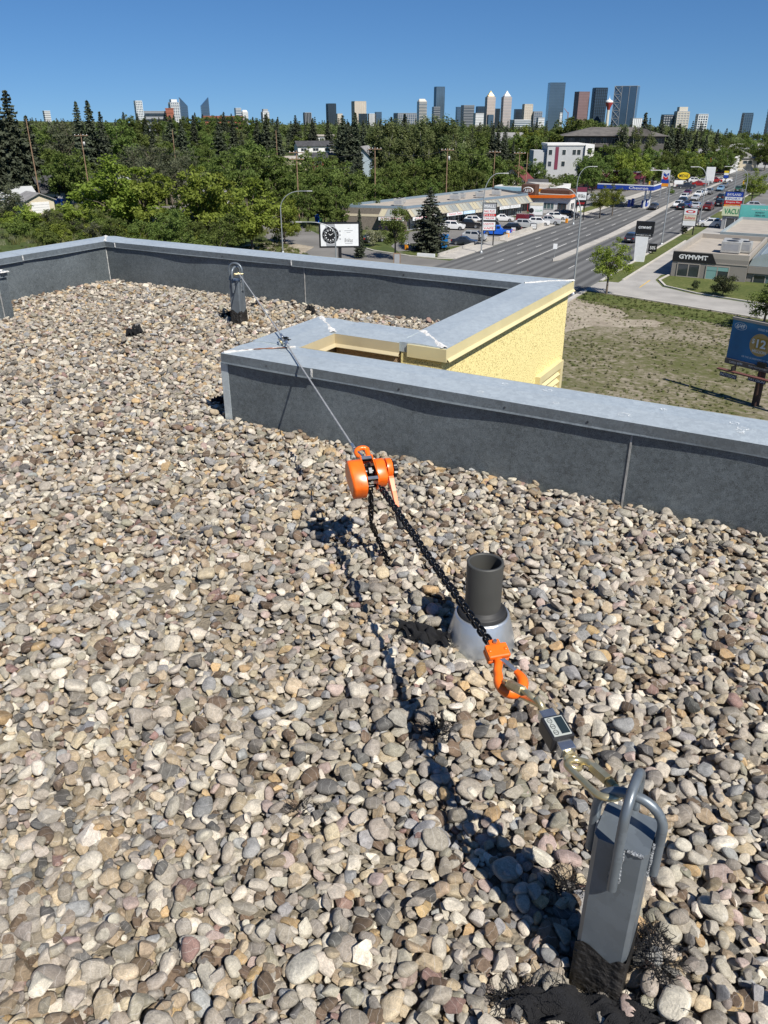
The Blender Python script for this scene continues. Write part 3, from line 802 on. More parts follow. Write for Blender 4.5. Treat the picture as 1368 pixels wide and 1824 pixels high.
# lever hoist; local x runs up the line, local y to the left of it, local z up
ax = (Q_htop - Q_ch1).normalized()
M = frame(Q_hoist + Vector((0, 0, -.012)), ax, (0, 0, 1)) @ RY(math.radians(-26)) @ Matrix.Scale(1.04, 4)
ho = thing('lever_hoist', 'orange lever chain hoist hanging in the line over the stones', 'hoist', M=M)
def dshape(r, tail, w):
    """side outline of a gear cover in the x-z plane: round head, tapering tail"""
    o_ = []
    for k in range(15):
        a = math.radians(-100 + 200 * k / 14); o_.append((.012 + r * math.cos(a), r * math.sin(a)))
    o_ += [(-tail, w), (-tail - .006, w * .5), (-tail - .006, -w * .5), (-tail, -w)]
    return o_
def slab(poly, y0, y1, bev=0.0):
    mb = MB(); Mx = Matrix(((1, 0, 0, 0), (0, 0, -1, 0), (0, 1, 0, 0), (0, 0, 0, 1)))
    if bev:
        cx = sum(p[0] for p in poly) / len(poly); cz = sum(p[1] for p in poly) / len(poly)
        def ring(s_, y): return [(cx + (p[0] - cx) * s_, y, cz + (p[1] - cz) * s_) for p in poly]
        sec = [ring(1 - bev, y0), ring(1 - bev * .25, y0 + (y1 - y0) * .06), ring(1, y0 + (y1 - y0) * .18), ring(1, y1)]
        n = len(poly); vs = [p for s_ in sec for p in s_]
        fs = [(j * n + k, j * n + (k + 1) % n, (j + 1) * n + (k + 1) % n, (j + 1) * n + k) for j in range(3) for k in range(n)]
        mb.add(vs, fs, True); mb.add(sec[0], [tuple(range(n))]); mb.add(sec[3], [tuple(range(n))]); return mb
    n = len(poly)
    vs = [(x, y0, z) for x, z in poly] + [(x, y1, z) for x, z in poly]
    return mb.add(vs, [(k, (k + 1) % n, (k + 1) % n + n, k + n) for k in range(n)] + [tuple(range(n - 1, -1, -1)), tuple(range(n, 2 * n))])
slab(dshape(.046, .085, .034), .078, .026, .14).build('gear_cover', M_ORANGE, ho)
slab([(.06, .036), (.066, .012), (.066, -.012), (.06, -.036), (-.052, -.040), (-.062, -.02), (-.062, .02), (-.052, .040)], .0255, .021).build('side_plate', M_ORANGE, ho)
slab([(.06, .036), (.066, .012), (.066, -.012), (.06, -.036), (-.052, -.040), (-.062, -.02), (-.062, .02), (-.052, .040)], -.0185, -.023).build('side_plate', M_ORANGE, ho)
sh = MB()
for k in range(6):
    a = k * math.pi / 3; sh.box((.0, 0, 0), (.02, .012, .02), T((.026 * math.cos(a) + .005, 0, .026 * math.sin(a))) @ RY(-a))
sh.tube([(.005, -.018, 0), (.005, .021, 0)], .022, 14); sh.tube([(-.045, -.018, .02), (-.045, .021, .02)], .007, 8); sh.tube([(-.045, -.018, -.02), (-.045, .021, -.02)], .007, 8); sh.tube([(.052, -.018, .018), (.052, .021, .018)], .006, 8)
sh.build('chain_sheave', M_BLACKST, ho)
MB().span(.042, .056, -.018, .021, .030, .034).span(-.058, -.046, -.018, .021, .033, .037).build('stay_plate', M_ZINC, ho)
for x, z in ((-.04, .024), (-.04, -.024), (.045, .024)):
    MB().lathe([(0, .006), (.005, .006), (.0055, 0)], 6, T((x, .0255, z)) @ RX(-math.pi / 2), smooth=False).build('bolt', M_STEEL, ho)
slab(dshape(.042, .048, .030), -.060, -.0235, .10).build('brake_cover', M_ORANGE, ho)
lev = MB(); lp = []
lv_ = slab(dshape(.040, .02, .026), -.088, -.066, .12)
lever = lv_.build('lever', M_ORANGE, ho)
def lever_sec(d, w, th): return (d, w, th)
am = MB(); secs = [(.01, .020, .018), (-.05, .019, .016), (-.10, .015, .013), (-.165, .0125, .012)]
vs = []
for d, w, th in secs:
    x, z = .012 + d * .93, d * .30; 
    for yy, zz in ((-th, -w), (th, -w), (th, w), (-th, w)): vs.append((x, -.078 + yy * .55, z + zz * .75))
am.add(vs, [(j * 4 + k, j * 4 + (k + 1) % 4, (j + 1) * 4 + (k + 1) % 4, (j + 1) * 4 + k) for j in range(3) for k in range(4)] + [(0, 1, 2, 3), (15, 14, 13, 12)])
am.build('lever_arm', M_ORANGE, lever)
MB().tube([(.012 - .15, -.078, -.048), (.012 - .205, -.078, -.066), (.012 - .225, -.078, -.072)], [.0125, .0135, .011], 10).build('rubber_grip', M_RUBBER, lever)
kn = MB(); n = 40
pr = [(.034 * (1 + .07 * (1 if (k // 2) % 2 else -1)), 2 * math.pi * k / n) for k in range(n)]
ks_ = slab([(r_ * math.cos(a) + .012, r_ * math.sin(a)) for r_, a in pr], -.104, -.092); kn.add(ks_.v, ks_.f)
kn.tube([(.012, -.112, 0), (.012, -.06, 0)], .014, 12)
kn.build('hand_wheel', M_PLASTIC, ho)
# top hook of the hoist
hp, hr = [], []
for k in range(22):
    u = k / 21
    if u < .2: x, y, rr = .060 + .022 * u / .2, -.018 * (u / .2), .009
    else:
        a = math.radians(-58) + (u - .2) / .8 * math.radians(250); x, y = .100 + .024 * math.cos(a), -.002 + .026 * math.sin(a); rr = .0095 - .004 * max(0, (u - .8) / .2)
    hp.append((x, y, .004)); hr.append(rr)
th_ = MB().tube(hp, hr, 12).bevbox((.062, 0, .004), (.022, .034, .024), .005)
th_.build('top_hook', M_ORANGE, ho)
MB().add([(.068, .006, .016), (.068, -.004, .016), (.112, .022, .012), (.106, .028, .012)], [(0, 1, 2, 3)]).build('safety_latch', M_STEEL, ho)

# wire rope in two lengths with swaged sleeves and a coupling
M_ROPE = mat('galvanised wire strand', (.42, .42, .41), .5, .35, .15, 60)
def rope(points, r, label):
    pts = [Vector(p) for p in points]; L = [0]
    for i in range(1, len(pts)): L.append(L[-1] + (pts[i] - pts[i - 1]).length)
    t = thing('wire_rope', label, 'wire rope', pts[0]); n = int(L[-1] / .0075)
    for s_ in range(4):
        sp = []
        for k in range(n + 1):
            d = L[-1] * k / n
            i = max(1, min(len(pts) - 1, next((q for q in range(1, len(pts)) if L[q] >= d - 1e-9), len(pts) - 1)))
            p = pts[i - 1].lerp(pts[i], (d - L[i - 1]) / (L[i] - L[i - 1]))
            dr = (pts[i] - pts[i - 1]).normalized(); o1 = dr.orthogonal().normalized(); o2 = dr.cross(o1)
            a = d / .055 * 2 * math.pi + s_ * math.pi / 2
            sp.append(p + (o1 * math.cos(a) + o2 * math.sin(a)) * r * .55 - pts[0])
        MB().tube(sp, r * .52, 5).build('strand', M_ROPE, t)
    return t
eye_top = Q_htop + (Q_htop - Q_hoist).normalized() * .0
dirc = (Q_cope - eye_top).normalized()
loop_pts = []
Mlp = frame(eye_top, dirc, (0, 0, 1))
def thimble(Mx, label, length=.034, hw=.011):
    t = thing('cable_thimble', label, 'thimble', M=Mx)
    pts = []
    for k in range(13): a = math.pi / 2 + math.pi * k / 12; pts.append((hw * math.cos(a) - .004, hw * math.sin(a), 0))
    pts += [(length, -.003, 0), (length, .003, 0)]
    MB().tube(pts, .0038, 8, closed=True).build('eye_loop', M_ZINC, t)
    MB().tube([(length - .004, 0, 0), (length + .004, 0, 0), (length + .036, 0, 0), (length + .04, 0, 0)], [.006, .0075, .0075, .005], 10).build('swaged_sleeve', M_ZINC, t)
    return t
thimble(Mlp, 'steel rope eye gripped by the top hook of the hoist')
r0 = eye_top + dirc * .05
rope([r0, Q_cope + Vector((0, 0, .004)), Q_coup + (Q_cope - Q_coup).normalized() * .12], .0046, 'thin steel wire rope from the hoist up to the coping')
dir2 = (LB - Q_coup).normalized()
dcp = (Q_cope - Q_coup).normalized()
cp = thing('rope_coupling', 'steel sleeves and brass link joining the wire rope above the coping', 'rope coupling', M=frame(Q_coup, dir2, (0, 0, 1)))
MB().tube([(-.125, 0, 0), (-.12, 0, 0), (-.07, 0, 0), (-.065, 0, 0)], [.005, .0085, .0085, .005], 10).tube([(.055, 0, 0), (.06, 0, 0), (.115, 0, 0), (.12, 0, 0)], [.005, .0085, .0085, .005], 10).build('swaged_sleeve', M_ZINC, cp)
MB().tube([(-.066 + .045 * (1 - math.cos(2 * math.pi * k / 20)) / 2 * 1.0, .011 * math.sin(2 * math.pi * k / 20), 0) for k in range(20)], .004, 8, closed=True).tube([(.056 - .045 * (1 - math.cos(2 * math.pi * k / 20)) / 2, .011 * math.sin(2 * math.pi * k / 20), .002) for k in range(20)], .004, 8, closed=True).build('eye_loop', M_ZINC, cp)
lp = []
for k in range(10): a = -math.pi / 2 + math.pi * k / 9; lp.append((.018 + .013 * math.cos(a), .013 * math.sin(a), 0))
for k in range(10): a = math.pi / 2 + math.pi * k / 9; lp.append((-.018 + .013 * math.cos(a), .013 * math.sin(a), 0))
MB().tube(lp, .0048, 9, closed=True, M=T((-.002, .02, -.012)) @ RX(.9)).build('brass_link', M_BRASS, cp)
MB().bevbox((-.02, -.012, .0), (.012, .03, .012), .002).bevbox((.012, -.010, .004), (.012, .026, .012), .002).tube([(-.02, -.038, 0), (-.02, .014, 0)], .0035, 6).tube([(.012, -.03, .004), (.012, .014, .004)], .0035, 6).build('rope_clip', M_BLACKST, cp)
rope([Q_coup + dir2 * .115, LB - dir2 * .05], .0046, 'thin steel wire rope from the coping to the far anchor post')
lk = thing('end_shackle', 'brass coloured shackle tying the wire rope to the far post', 'shackle', M=frame(LB, dir2, (0, 0, 1)))
MB().tube([(-.05 + .03 * (1 - math.cos(2 * math.pi * k / 20)) / 2, .010 * math.sin(2 * math.pi * k / 20), 0) for k in range(20)], .0042, 8, closed=True).build('eye_loop', M_ZINC, lk)
MB().tube([(-.028, .02, 0), (.012, .02, 0), (.026, .012, 0), (.03, 0, 0), (.026, -.012, 0), (.012, -.02, 0), (-.028, -.02, 0)], .0065, 9).tube([(-.026, -.032, 0), (-.026, .032, 0)], .0065, 9).build('bow', M_BRASS, lk)
MB().lathe([(0, .012), (.011, .012), (.012, 0), (.011, -.003), (0, -.003)], 12, T((-.026, .034, 0)) @ RX(-math.pi / 2)).build('pin_head', M_BRASS, lk)

# ---- vent pipe with cone flashing
vp = thing('vent_pipe', 'dark plastic vent pipe in a shiny conical flashing', 'vent pipe', (PIPE[0], PIPE[1], 0))
MB().lathe([(.060, .10), (.0605, .285), (.060, .290), (.052, .290), (.0515, .285), (.0515, .06)], 40).build('pipe', M_ABS, vp)
MB().lathe([(.118, -.06), (.114, 0.0), (.093, .088), (.089, .0945), (.084, .095), (.082, .085)], 48).build('cone_flashing', M_CONE, vp)
MB().lathe([(.082, .075), (.081, .104), (.077, .109), (.068, .110), (.066, .118), (.0608, .121)], 40).build('rubber_gasket', M_RUBBER, vp)

# ---- scraps of black mesh fabric caught in the stones
def scrap(px, py, sx, sy, label, seed, ang=0.0, curl=.02, threads=40, sheet=True, spread=1.0, cat='mesh scrap'):
    c = at_z(px, py, .0); r = random.Random(seed)
    t = thing('black_mesh_scrap', label, cat, (c.x, c.y, 0), ang)
    ca, sa = math.cos(ang), math.sin(ang)
    def gz_(x, y): return gravel_z(c.x + x * ca - y * sa, c.y + x * sa + y * ca)
    ph = [r.uniform(0, 6) for _ in range(6)]
    if sheet:
        n, m = 44, 22; vs = []
        for j in range(m + 1):
            for i in range(n + 1):
                u, w = i / n * 2 - 1, j / m * 2 - 1
                e = .86 + .14 * math.sin(u * 5 + ph[0]) * math.sin(w * 4 + ph[1])
                x, y = u * sx * e + .012 * math.sin(w * 6 + ph[2]), w * sy * e * (1 - .45 * abs(u) ** 2) + .008 * math.sin(u * 9 + ph[3])
                z = gz_(x, y) + .009 + curl * .5 * (1 + math.sin(u * 4 + ph[4]) * math.sin(w * 5 + ph[5])) * .6 + curl * .28 * math.sin(u * 8 + w * 5 + ph[1]) + curl * .12 * math.sin(w * 11 - u * 4 + ph[2])
                vs.append((x, y, max(z, gz_(x, y) + .002)))
        MB().add(vs, [(j * (n + 1) + i, j * (n + 1) + i + 1, (j + 1) * (n + 1) + i + 1, (j + 1) * (n + 1) + i) for j in range(m) for i in range(n)], True).build('fabric', M_MESH, t)
    mb = MB()
    for _ in range(threads):
        a = r.uniform(0, 2 * math.pi); k = r.uniform(.55, 1.05) * spread
        x, y = math.cos(a) * sx * k * (1 if sheet else r.random()), math.sin(a) * sy * k * (1 if sheet else r.random())
        th = a + r.gauss(0, .9); L = r.uniform(.012, .05); pts = []; bend = r.gauss(0, 14); z = gz_(x, y) + r.uniform(.0, .012)
        for q in range(7):
            pts.append((x, y, z)); th += bend * L / 6 + r.gauss(0, .25); x += math.cos(th) * L / 6; y += math.sin(th) * L / 6
            z = max(gz_(x, y) + .001, z + r.gauss(.001, .004))
        mb.tube(pts, .0007, 4, caps=False)
    struct(mb.build('frayed_threads', M_MESH, t), kind='stuff')
    return t
scrap(755, 1130, .115, .042, 'black mesh scrap lying against the left side of the vent pipe', 1, YAW - .55, .03, 70)
scrap(780, 1296, .045, .035, 'tangle of black threads left of the load cell', 2, .3, .02, 130, False, 1.2)
scrap(1040, 1796, .17, .045, 'wide black mesh scrap at the bottom edge below the near post', 3, YAW - .12, .016, 150)
scrap(1168, 1700, .055, .085, 'frayed black threads on the right of the near post foot', 4, .2, .02, 260, False, 1.1)
scrap(1012, 1570, .04, .03, 'frayed black tuft behind the near post on its shaded side', 5, .2, .02, 110, False, 1.2)
scrap(930, 1770, .07, .02, 'black fringe among the stones left of the near post', 6, YAW, .012, 90, False, 1.3)
scrap(532, 1436, .05, .02, 'thin black thread scrap on stones in the lower middle', 7, YAW + .5, .012, 40, False, 1.0)
scrap(240, 595, .075, .05, 'small black scrap alone on the stones at upper left', 8, .4, .075, 60)
scrap(552, 555, .045, .03, 'round black scrap on stones just behind the slot corner', 9, .4, .06, 30)
scrap(456, 541, .075, .02, 'flat black strip on stones right of the far post', 10, YAW, .012, 20)
scrap(404, 562, .05, .03, 'curled black scrap on stones left of the far post', 11, YAW, .03, 20)
scrap(391, 714, .03, .06, 'black scrap against the left end of the near parapet', 12, 0, .03, 20)
# ================================================================== STREET LEVEL: GROUND, ROADS, LOT
def ground_material(name, a, b_, c, s1, s2, rough=.95, stretch=(1, 1, 1), thr=(.45, .6), bump=.5):
    m, nt, b = _nt(name)
    tc = N(nt, 'TexCoord'); mp = N(nt, 'Mapping'); mp.inputs['Scale'].default_value = stretch
    nt.links.new(tc.outputs['Object'], mp.inputs['Vector'])
    n1 = N(nt, 'TexNoise'); n1.inputs['Scale'].default_value = s1; n1.inputs['Detail'].default_value = 8; n1.inputs['Roughness'].default_value = .65
    n2 = N(nt, 'TexNoise'); n2.inputs['Scale'].default_value = s2; n2.inputs['Detail'].default_value = 5; n2.inputs['Roughness'].default_value = .7
    for n in (n1, n2): nt.links.new(mp.outputs[0], n.inputs['Vector'])
    sm = N(nt, 'Math', operation='MULTIPLY_ADD'); sm.inputs[1].default_value = .55; nt.links.new(n2.outputs['Fac'], sm.inputs[0])
    h_ = N(nt, 'Math', operation='MULTIPLY'); h_.inputs[1].default_value = .45; nt.links.new(n1.outputs['Fac'], h_.inputs[0]); nt.links.new(h_.outputs[0], sm.inputs[2])
    cr = N(nt, 'ValToRGB'); e = cr.color_ramp.elements; e[0].position, e[1].position = thr; e[0].color = (*a, 1); e[1].color = (*b_, 1)
    k = e.new((thr[0] + thr[1]) / 2); k.color = (*c, 1)
    nt.links.new(sm.outputs[0], cr.inputs['Fac']); nt.links.new(cr.outputs['Color'], b.inputs['Base Color']); b.inputs['Roughness'].default_value = rough
    b.inputs['Specular IOR Level'].default_value = .2
    bp = N(nt, 'Bump'); bp.inputs['Strength'].default_value = bump; bp.inputs['Distance'].default_value = .15
    nt.links.new(sm.outputs[0], bp.inputs['Height']); nt.links.new(bp.outputs[0], b.inputs['Normal'])
    return m
M_GROUND = ground_material('rough grass and earth', (.055, .078, .022), (.14, .135, .06), (.085, .105, .03), .03, .5)
M_LOT = ground_material('gravelly vacant lot', (.095, .10, .036), (.26, .225, .17), (.15, .135, .08), .12, 1.7, stretch=(.8, 1, 1), thr=(.43, .57), bump=.35)
M_BARE = ground_material('bare trodden earth', (.26, .22, .17), (.38, .33, .26), (.32, .28, .215), .5, 2.2)
M_LAWN = ground_material('mown lawn', (.075, .095, .026), (.135, .14, .05), (.10, .115, .034), .15, 2.5)
M_CONC = mat('pale concrete', (.40, .375, .335), .9, 0, .14, .8, .2, 12)
M_CONC2 = mat('worn driveway concrete', (.33, .315, .29), .9, 0, .16, .35, .2, 12)
M_KERB = mat('kerb concrete', (.47, .44, .39), .9, 0, .12, 1.2)
M_LINE = mat('road paint', (.62, .61, .57), .7, 0, .18, 2.5)
M_YELLOW = mat('yellow road paint', (.62, .40, .06), .7, 0, .18, 2.5)
def asphalt(name, base, track, lane):
    m, nt, b = _nt(name)
    tc = N(nt, 'TexCoord'); sx = N(nt, 'SeparateXYZ'); nt.links.new(tc.outputs['Object'], sx.inputs[0])
    n1 = N(nt, 'TexNoise'); n1.inputs['Scale'].default_value = .25; n1.inputs['Detail'].default_value = 7
    mp = N(nt, 'Mapping'); mp.inputs['Scale'].default_value = (1, .06, 1); nt.links.new(tc.outputs['Object'], mp.inputs['Vector'])
    nt.links.new(mp.outputs[0], n1.inputs['Vector'])
    wv = N(nt, 'Math', operation='MULTIPLY'); wv.inputs[1].default_value = 2 * math.pi / lane * 2; nt.links.new(sx.outputs[0], wv.inputs[0])
    sn = N(nt, 'Math', operation='SINE'); nt.links.new(wv.outputs[0], sn.inputs[0])
    ad = N(nt, 'Math', operation='MULTIPLY_ADD'); ad.inputs[1].default_value = .22; nt.links.new(sn.outputs[0], ad.inputs[0]); nt.links.new(n1.outputs['Fac'], ad.inputs[2])
    cr = N(nt, 'ValToRGB'); e = cr.color_ramp.elements; e[0].position, e[1].position = .3, .75; e[0].color = (*[base] * 2, base * .97, 1); e[1].color = (*[track] * 2, track * .98, 1)
    nt.links.new(ad.outputs[0], cr.inputs['Fac']); nt.links.new(cr.outputs['Color'], b.inputs['Base Color']); b.inputs['Roughness'].default_value = .88
    return m
M_ROAD = asphalt('street asphalt with darker wheel tracks', .14, .072, 3.45)
M_ASPH = mat('parking lot asphalt', (.165, .157, .145), .9, 0, .2, .15, .2, 6)

# one sheet out to the horizon
rings = [0, 18, 40, 60, 80] + [100 + 20 * k for k in range(36)] + [900, 1050, 1250, 1500, 1800, 2200, 2800, 3600, 5000, 8000, 14000]
NA = 120; vs = [(0, 0, GZ)]; fs = []
for r_ in rings[1:]:
    for k in range(NA):
        a = 2 * math.pi * k / NA; X, Y = r_ * math.cos(a), r_ * math.sin(a)
        und = .25 * math.sin(X * .05) * math.sin(Y * .043) if r_ > 200 and X < -70 else 0
        vs.append((X, Y, terrain(X, Y) + und))
for k in range(NA): fs.append((0, 1 + k, 1 + (k + 1) % NA))
for j in range(len(rings) - 2):
    for k in range(NA):
        a, b_ = 1 + j * NA + k, 1 + j * NA + (k + 1) % NA
        fs.append((a, a + NA, b_ + NA, b_))
g = MB().add(vs, fs, True); struct(g.build('ground', M_GROUND), 'grass covered ground stretching to the horizon')

def sheet(name, poly, z, m, label=None, parent=None, flat=True):
    vs = [(x, y, GZ + z) for x, y in poly]
    o = MB().add(vs, [tuple(range(len(vs)))]).build(name, m, parent)
    return struct(o, label)
lot = sheet('vacant_lot', [(-29.5, -10), (60, -10), (60, 97.5), (-9, 100.7), (-26, 105.4), (-29.5, 106.5)], .02, M_LOT, 'patchy vacant lot of gravel, dirt and weeds')
def blob(cx, cy, rx, ry, seed, rot=0, n=26):
    r = random.Random(seed); return [(cx + math.cos(rot) * rx * math.cos(a) * q - math.sin(rot) * ry * math.sin(a) * q, cy + math.sin(rot) * rx * math.cos(a) * q + math.cos(rot) * ry * math.sin(a) * q) for k in range(n) for a, q in [(2 * math.pi * k / n, r.uniform(.75, 1.15))]]
sheet('bare_ground', [(-29.4, 70), (-26.5, 80), (-23, 88), (-21, 94.5), (-23, 97.5), (-27, 99), (-29.4, 101), (-29.4, 104)], .026, M_BARE, 'trodden bare earth path at the edge of the lot')
p_ = at_z(1110, 575, GZ); sheet('bare_ground', blob(p_.x, p_.y, 5.0, 2.2, 3, .4), .03, M_BARE, 'bare earth patch in the middle of the lot')
lawn_strip = sheet('grass_verge', [(-29.4, 101), (-24, 99.2), (-14, 96), (4, 92), (4, 97.8), (-9, 100.2), (-26, 104.9), (-29.4, 106)], .034, M_LAWN, 'strip of green grass along the driveway')
street = sheet('street', [(-55.4, -200), (-30, -200), (-30, 345), (-28, 400), (-53, 400), (-55.4, 345)], .008, M_ROAD, 'wide asphalt street with lane markings')
side = sheet('side_street', [(-55.4, 98), (-55.4, 119), (-62, 119.5), (-71, 121.5), (-80, 127), (-90, 134), (-104, 146), (-118, 160), (-126, 156), (-112, 141), (-97, 126), (-86, 117), (-76, 109), (-66, 103.5)], .012, M_ASPH, 'side street curving away behind the watch billboard')
sheet('parking_lot', [(-58.6, 122), (-58.6, 189), (-57, 192), (-57, 205), (-66, 205), (-66, 186), (-77, 146), (-71, 128), (-66, 122)], .016, M_ASPH, 'grey parking lot in front of the strip mall')
sheet('gravel_lane', [at_z(x, y, GZ)[:2] for x, y in ((395, 452), (440, 436), (500, 430), (560, 440), (540, 452), (480, 462))], .03, M_BARE, 'gravel pull-off beside the side street')
lawn_bb = sheet('grass_verge', [(-57, 97), (-66, 102.6), (-76, 108), (-86, 116), (-96, 124), (-90, 100), (-57, 85)], .02, M_LAWN, 'grass bank under the watch billboard')
sheet('grass_verge', [(-58.7, 122.5), (-58.7, 134), (-61, 134), (-64, 128), (-67, 122.8), (-62, 121)], .03, M_LAWN, 'lawn under the big spruce at the street corner')
sheet('grass_verge', [(-56.8, 143), (-56.8, 168), (-58.7, 168), (-58.7, 143)], .16, M_LAWN, 'narrow grass strip above the low retaining wall')
sheet('grass_verge', [(-56.2, 170), (-56.2, 190), (-58.7, 190), (-58.7, 171)], .03, M_LAWN, 'grass strip beside the restaurant sign')
sheet('grass_verge', [(-56.2, 196), (-56.2, 216), (-60, 216), (-60, 197)], .03, M_LAWN, 'grass strip with two young trees before the gas station')
sheet('forecourt', [(-55.6, 205), (-55.6, 330), (-86, 330), (-86, 207), (-66, 206)], .014, M_ASPH, 'gas station forecourt and car lots along the street')
sheet('driveway', [(-29.95, 106.8), (-26, 105.6), (-9, 101), (6, 97), (30, 92), (30, 100.5), (6, 104.5), (-9.5, 108.6), (-17, 111), (-21.5, 114), (-23.4, 118.5), (-23.6, 123), (-22.6, 124), (-22.6, 200), (-27.2, 200), (-27.2, 116), (-29.95, 113)], .014, M_CONC2, 'concrete driveway beside the gym')
sheet('side_lot', [(-27.1, 150), (-22.6, 150), (-22.6, 162), (8, 162), (8, 300), (-27.1, 300)], .01, M_ASPH, 'paved lots on the right side of the street')
lawn_gym = sheet('grass_verge', [(-22.4, 122.6), (-22.7, 118.6), (-21, 114.8), (-16.5, 111.8), (-9.5, 109.6), (6, 105.5), (20, 102), (20, 122.6)], .05, M_LAWN, 'sloping lawn in front of the gym windows')
sheet('grass_verge', [(-27.4, 114), (-27.4, 160), (-29.3, 160), (-29.3, 114)], .03, M_LAWN, 'grass verge under the black gym sign')
sheet('grass_verge', [(-27.2, 200), (-27.2, 216), (-29.2, 216), (-29.2, 200)], .03, M_LAWN, 'small grass island by the traffic lights')
# kerbs and pavements
def kerb(pts, label, w=.35, h=.14, m=M_KERB):
    mb = MB()
    P_ = [Vector((x, y, 0)) for x, y in pts]; vs = []
    for i, p in enumerate(P_):
        t_ = (P_[min(i + 1, len(P_) - 1)] - P_[max(i - 1, 0)]).normalized(); n_ = Vector((-t_.y, t_.x, 0)) * w / 2
        vs += [p - n_ + Vector((0, 0, GZ)), p - n_ + Vector((0, 0, GZ + h)), p + n_ + Vector((0, 0, GZ + h)), p + n_ + Vector((0, 0, GZ))]
    fs = [(i * 4 + k, i * 4 + k + 1, i * 4 + k + 5, i * 4 + k + 4) for i in range(len(P_) - 1) for k in range(3)]
    fs += [(0, 1, 2, 3), tuple(range(len(vs) - 1, len(vs) - 5, -1))]
    return struct(mb.add(vs, fs).build('kerb', m), label)
kerb([(-55.5, 121), (-55.5, 136.5)], 'kerb at the spruce corner'); kerb([(-55.5, 143), (-55.5, 170)], 'kerb along the strip mall'); kerb([(-55.5, 176), (-55.5, 217)], 'kerb before the gas station'); kerb([(-55.5, 232), (-55.5, 345)], 'kerb along the far car lots')
kerb([(-55.5, 121), (-58, 119.9), (-63, 119.9), (-71, 121.9), (-80, 127.4)], 'curved kerb round the side street corner')
kerb([(-29.8, 20), (-29.8, 106)], 'kerb along the vacant lot'); kerb([(-29.8, 114), (-29.8, 200)], 'kerb along the gym verge'); kerb([(-29.8, 214), (-29.8, 340)], 'far right kerb of the street')
kerb([(-22.55, 123), (-22.9, 118.6), (-21.2, 114.5), (-16.6, 111.5), (-9.5, 109.2), (6, 105.1), (14, 103)], 'kerb round the gym lawn', .3)
kerb([(-27.3, 116), (-27.3, 160)], 'kerb between verge and driveway', .25); kerb([(-26, 105.5), (-9, 100.8), (-7.6, 100.4)], 'kerb along the grass strip', .25)
def pave(name, x0, x1, y0, y1, label, seg=0):
    return struct(MB().span(x0, x1, y0, y1, GZ, GZ + .15).build(name, M_CONC), label)
pave('pavement', -58.55, -55.68, 121, 136.4, 'pavement at the spruce corner'); pave('pavement', -58.55, -55.68, 143.2, 170, 'pavement along the strip mall'); pave('pavement', -56.9, -55.68, 176, 217, 'pavement before the gas station'); pave('pavement', -58, -55.68, 232, 345, 'pavement along the far car lots')
pave('pavement', -29.62, -29.35, 20, 106, 'narrow concrete edge along the lot')
sheet('crossing', [(-58.5, 136.5), (-55.5, 136.5), (-55.5, 143), (-58.5, 143)], .018, M_CONC2, 'driveway ramp into the strip mall lot')
med = MB(); mp_ = [(-41.7, 128.5), (-41.0, 126.4), (-40.3, 128.5), (-40.3, 168), (-40.9, 190), (-41.9, 210), (-43.2, 240), (-43.6, 330), (-44.4, 330), (-44.4, 240), (-43.4, 208), (-42.6, 186), (-41.7, 160)]
med.prism(mp_, GZ, GZ + .16); struct(med.build('median', M_CONC), 'narrow concrete median dividing the street')
# lane markings: each dash is a piece of the street
dash = MB().add([(-.06, -1.5, 0), (.06, -1.5, 0), (.06, 1.5, 0), (-.06, 1.5, 0)], [(0, 1, 2, 3)]).mesh('lane_dash')
for x, y0, y1, stp in ((-51.95, 60, 345, 9), (-48.5, 60, 345, 9), (-45.05, 60, 190, 9), (-36.9, 60, 345, 9), (-33.4, 60, 345, 9)):
    y = y0
    while y < y1:
        if not (98 < y < 121): link('lane_dash', dash, M_LINE, street, loc=(x, y, GZ + .0125))
        y += stp
struct(MB().add([(-45.2, 124, GZ + .0125), (-45.05, 124, GZ + .0125), (-45.05, 146, GZ + .0125), (-45.2, 146, GZ + .0125)], [(0, 1, 2, 3)]).build('solid_line', M_LINE), 'solid white line of the turning lane')
struct(MB().add([(-40.0, 204, GZ + .0125), (-39.85, 204, GZ + .0125), (-39.85, 240, GZ + .0125), (-40.0, 240, GZ + .0125)], [(0, 1, 2, 3)]).build('solid_line', M_LINE), 'solid white line of the right turning bay')
a_, b2 = at_z(1169, 500, GZ), at_z(1178, 490, GZ)
struct(MB().span(-24.1, -23.95, 112, 118, GZ + .016, GZ + .02).build('yellow_line', M_YELLOW), 'yellow line painted at the driveway mouth')

# weeds and tufts on the lot and along the banks: nobody could count them
def tuft_mesh(i, n, h, w):
    r = random.Random(i); mb = MB()
    for _ in range(n):
        a = r.uniform(0, 6.28); d = r.uniform(0, w); x, y = d * math.cos(a), d * math.sin(a); hh = h * r.uniform(.4, 1); l = r.uniform(.1, .5) * hh; b = r.uniform(0, 6.28); ww = .018 * h / .3 * r.uniform(.6, 1.6)
        mb.add([(x - ww, y, 0), (x + ww, y, 0), (x + l * math.cos(b), y + l * math.sin(b), hh)], [(0, 1, 2)])
    return mb.mesh('tuft')
def weed_material():
    m, nt, b = _nt('weeds'); at = N(nt, 'Attribute', attribute_type='INSTANCER', attribute_name='pcol')
    nt.links.new(at.outputs['Color'], b.inputs['Base Color']); b.inputs['Roughness'].default_value = .8; b.inputs['Specular IOR Level'].default_value = .2; return m
M_WEED = weed_material()
tufts = [tuft_mesh(i, 26, .34, .22) for i in range(4)]
for t_ in tufts: t_.materials.append(M_WEED)
R = np.random.default_rng(3)
